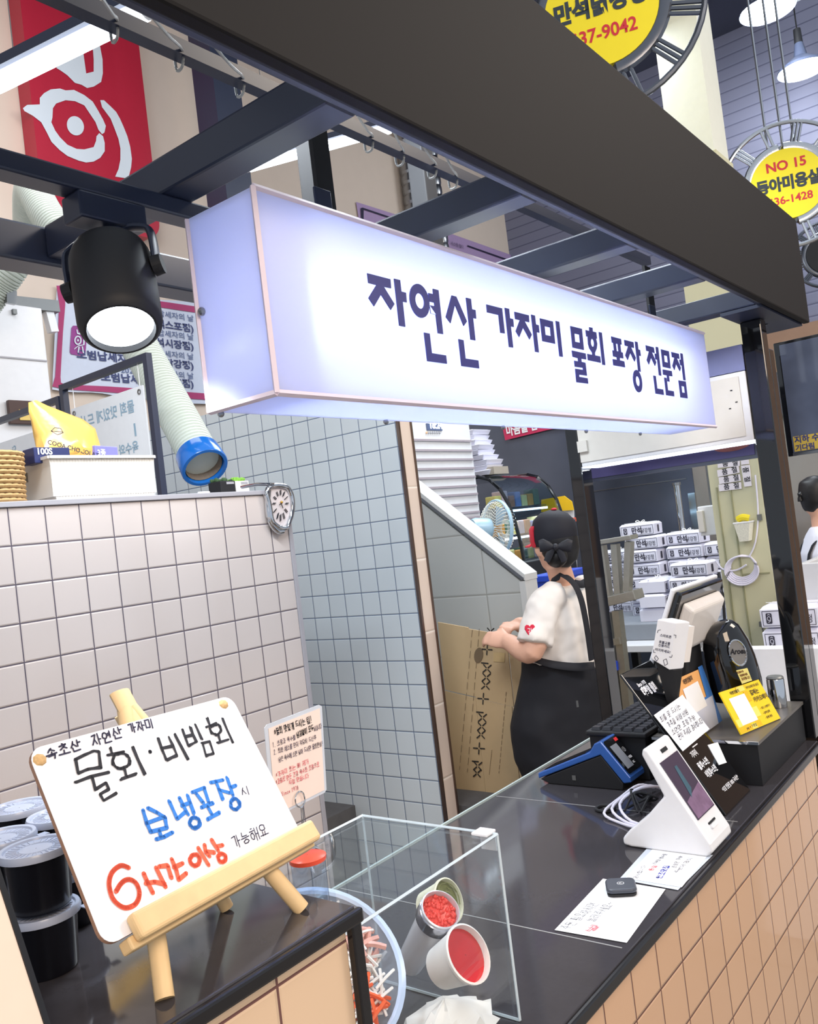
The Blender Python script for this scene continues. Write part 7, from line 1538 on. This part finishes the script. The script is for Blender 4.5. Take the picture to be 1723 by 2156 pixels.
# second person, mostly beyond the right edge
DQ = 4.9
h2 = onD(1722, 1044, DQ); p2 = thing('person', 'person with black ponytail and white shirt cut by the right edge', 'person', (h2.x, h2.y, 0))
f2 = V((0.5, -0.85, 0)).normalized(); l2 = V((0.85, 0.5, 0)); u2 = tuple(f2)
n2 = h2 + V((0, 0, -0.20)); w2 = V((h2.x, h2.y, 0.95)); b = MB()
b.loft([h2 + V((0, 0, -0.12)) + f2 * 0.02, h2 + V((0, 0, -0.06)), h2, h2 + V((0, 0, 0.06)), h2 + V((0, 0, 0.10))], [(0.04, 0.05), (0.066, 0.08), (0.074, 0.09), (0.068, 0.085), (0.02, 0.03)], 16, up=u2)
b.ball(h2 + f2 * 0.095 + V((0, 0, -0.02)), (0.014, 0.014, 0.02), 8, 6)
b.loft([n2 + V((0, 0, -0.02)), h2 + V((0, 0, -0.08))], [0.055, 0.05], 12); b.loft([n2, V((h2.x, h2.y, 1.2)), w2, V((h2.x, h2.y, 0.80))], [(0.12, 0.07), (0.16, 0.10), (0.14, 0.10), (0.17, 0.12)], 16, up=u2)
for s_ in (-1, 1):
    a_ = n2 + l2 * s_ * 0.15 + V((0, 0, -0.05)); e_ = a_ + V((0, 0, -0.26)) + f2 * 0.03; wv_ = e_ + V((0, 0, -0.08)) + f2 * 0.2
    b.loft([a_, e_, wv_], [0.05, 0.042, 0.03], 10); b.loft([wv_, wv_ + f2 * 0.09], [(0.03, 0.015), (0.034, 0.013)], 10)
    d_ = f2; 
    for i in range(4): b.loft([wv_ + f2 * 0.085 + l2 * (0.024 - 0.016 * i), wv_ + f2 * 0.12 + l2 * (0.024 - 0.016 * i) - V((0, 0, .01)), wv_ + f2 * 0.14 + l2 * (0.024 - 0.016 * i) - V((0, 0, .03))], [0.009, 0.0085, 0.007], 8)
    b.loft([wv_ + f2 * 0.03 - l2 * s_ * 0.03, wv_ + f2 * 0.07 - l2 * s_ * 0.045 - V((0, 0, .01))], [0.011, 0.009], 8)
    hp_ = V((h2.x, h2.y, 0.85)) + l2 * s_ * 0.08; b.loft([hp_, V((hp_.x, hp_.y, 0.45)), V((hp_.x, hp_.y, 0.05))], [0.085, 0.058, 0.04], 10); b.loft([V((hp_.x, hp_.y, 0.04)) - f2 * 0.05, V((hp_.x, hp_.y, 0.035)) + f2 * 0.15], [0.034, 0.026], 8)
remesh(b.build('body', 'skin', p2, smooth=True), 0.010, 4)
b = MB(); b.loft([n2 + V((0, 0, 0.03)), n2 + V((0, 0, -0.02)), V((h2.x, h2.y, 1.22)), w2], [(0.065, 0.06), (0.15, 0.085), (0.185, 0.125), (0.175, 0.13)], 18, up=u2)
for s_ in (-1, 1): a_ = n2 + l2 * s_ * 0.14 + V((0, 0, -0.05)); b.loft([a_ - l2 * s_ * 0.05, a_, a_ + V((0, 0, -0.18)) + f2 * 0.02], 0.068, 12)
remesh(b.build('shirt', mat('shirt_grey', (222, 222, 232), 0.75, vary=0.02, scale=8, bump=0.2), p2, smooth=True), 0.011, 6)
b = MB(); b.loft([w2 + V((0, 0, 0.05)), V((h2.x, h2.y, 0.7)), V((h2.x, h2.y, 0.3))], [(0.185, 0.14), (0.20, 0.16), (0.17, 0.14)], 18, up=u2); b.build('apron', 'apron_black', p2, smooth=True)
for s_ in (-1, 1): MB().loft(smooth_path([n2 + l2 * s_ * 0.09 + V((0, 0, -0.01)) + f2 * 0.06, n2 + l2 * s_ * 0.10 + V((0, 0, 0.012)), n2 + l2 * s_ * 0.085 - f2 * 0.115 + V((0, 0, -0.12)), w2 - f2 * 0.14 + l2 * s_ * 0.05]), (0.016, 0.004), 8, up=tuple(-f2)).build('strap', 'apron_black', p2, smooth=True)
b = MB(); b.loft([h2 + V((0, 0, -0.09)) - f2 * 0.05, h2 + V((0, 0, -0.04)) - f2 * 0.025, h2 - f2 * 0.012 + V((0, 0, 0.02)), h2 + V((0, 0, 0.08)) - f2 * 0.01, h2 + V((0, 0, 0.115))], [(0.04, 0.04), (0.08, 0.075), (0.086, 0.09), (0.07, 0.08), (0.02, 0.02)], 18, up=u2); b.ball(h2 - f2 * 0.012 + V((0, 0, 0.035)), (0.084, 0.088, 0.084), 24, 16); remesh(b.build('hair', 'hair_black', p2, smooth=True), 0.012, 4)
MB().loft(smooth_path([onD(1708, 1042, DQ), onD(1694, 1036, DQ), onD(1685, 1046, DQ), onD(1687, 1056, DQ)]), [0.02 + 0.003 * (i % 4) - 0.0012 * i for i in range(13)], 10).build('ponytail', 'hair_black', p2, smooth=True)
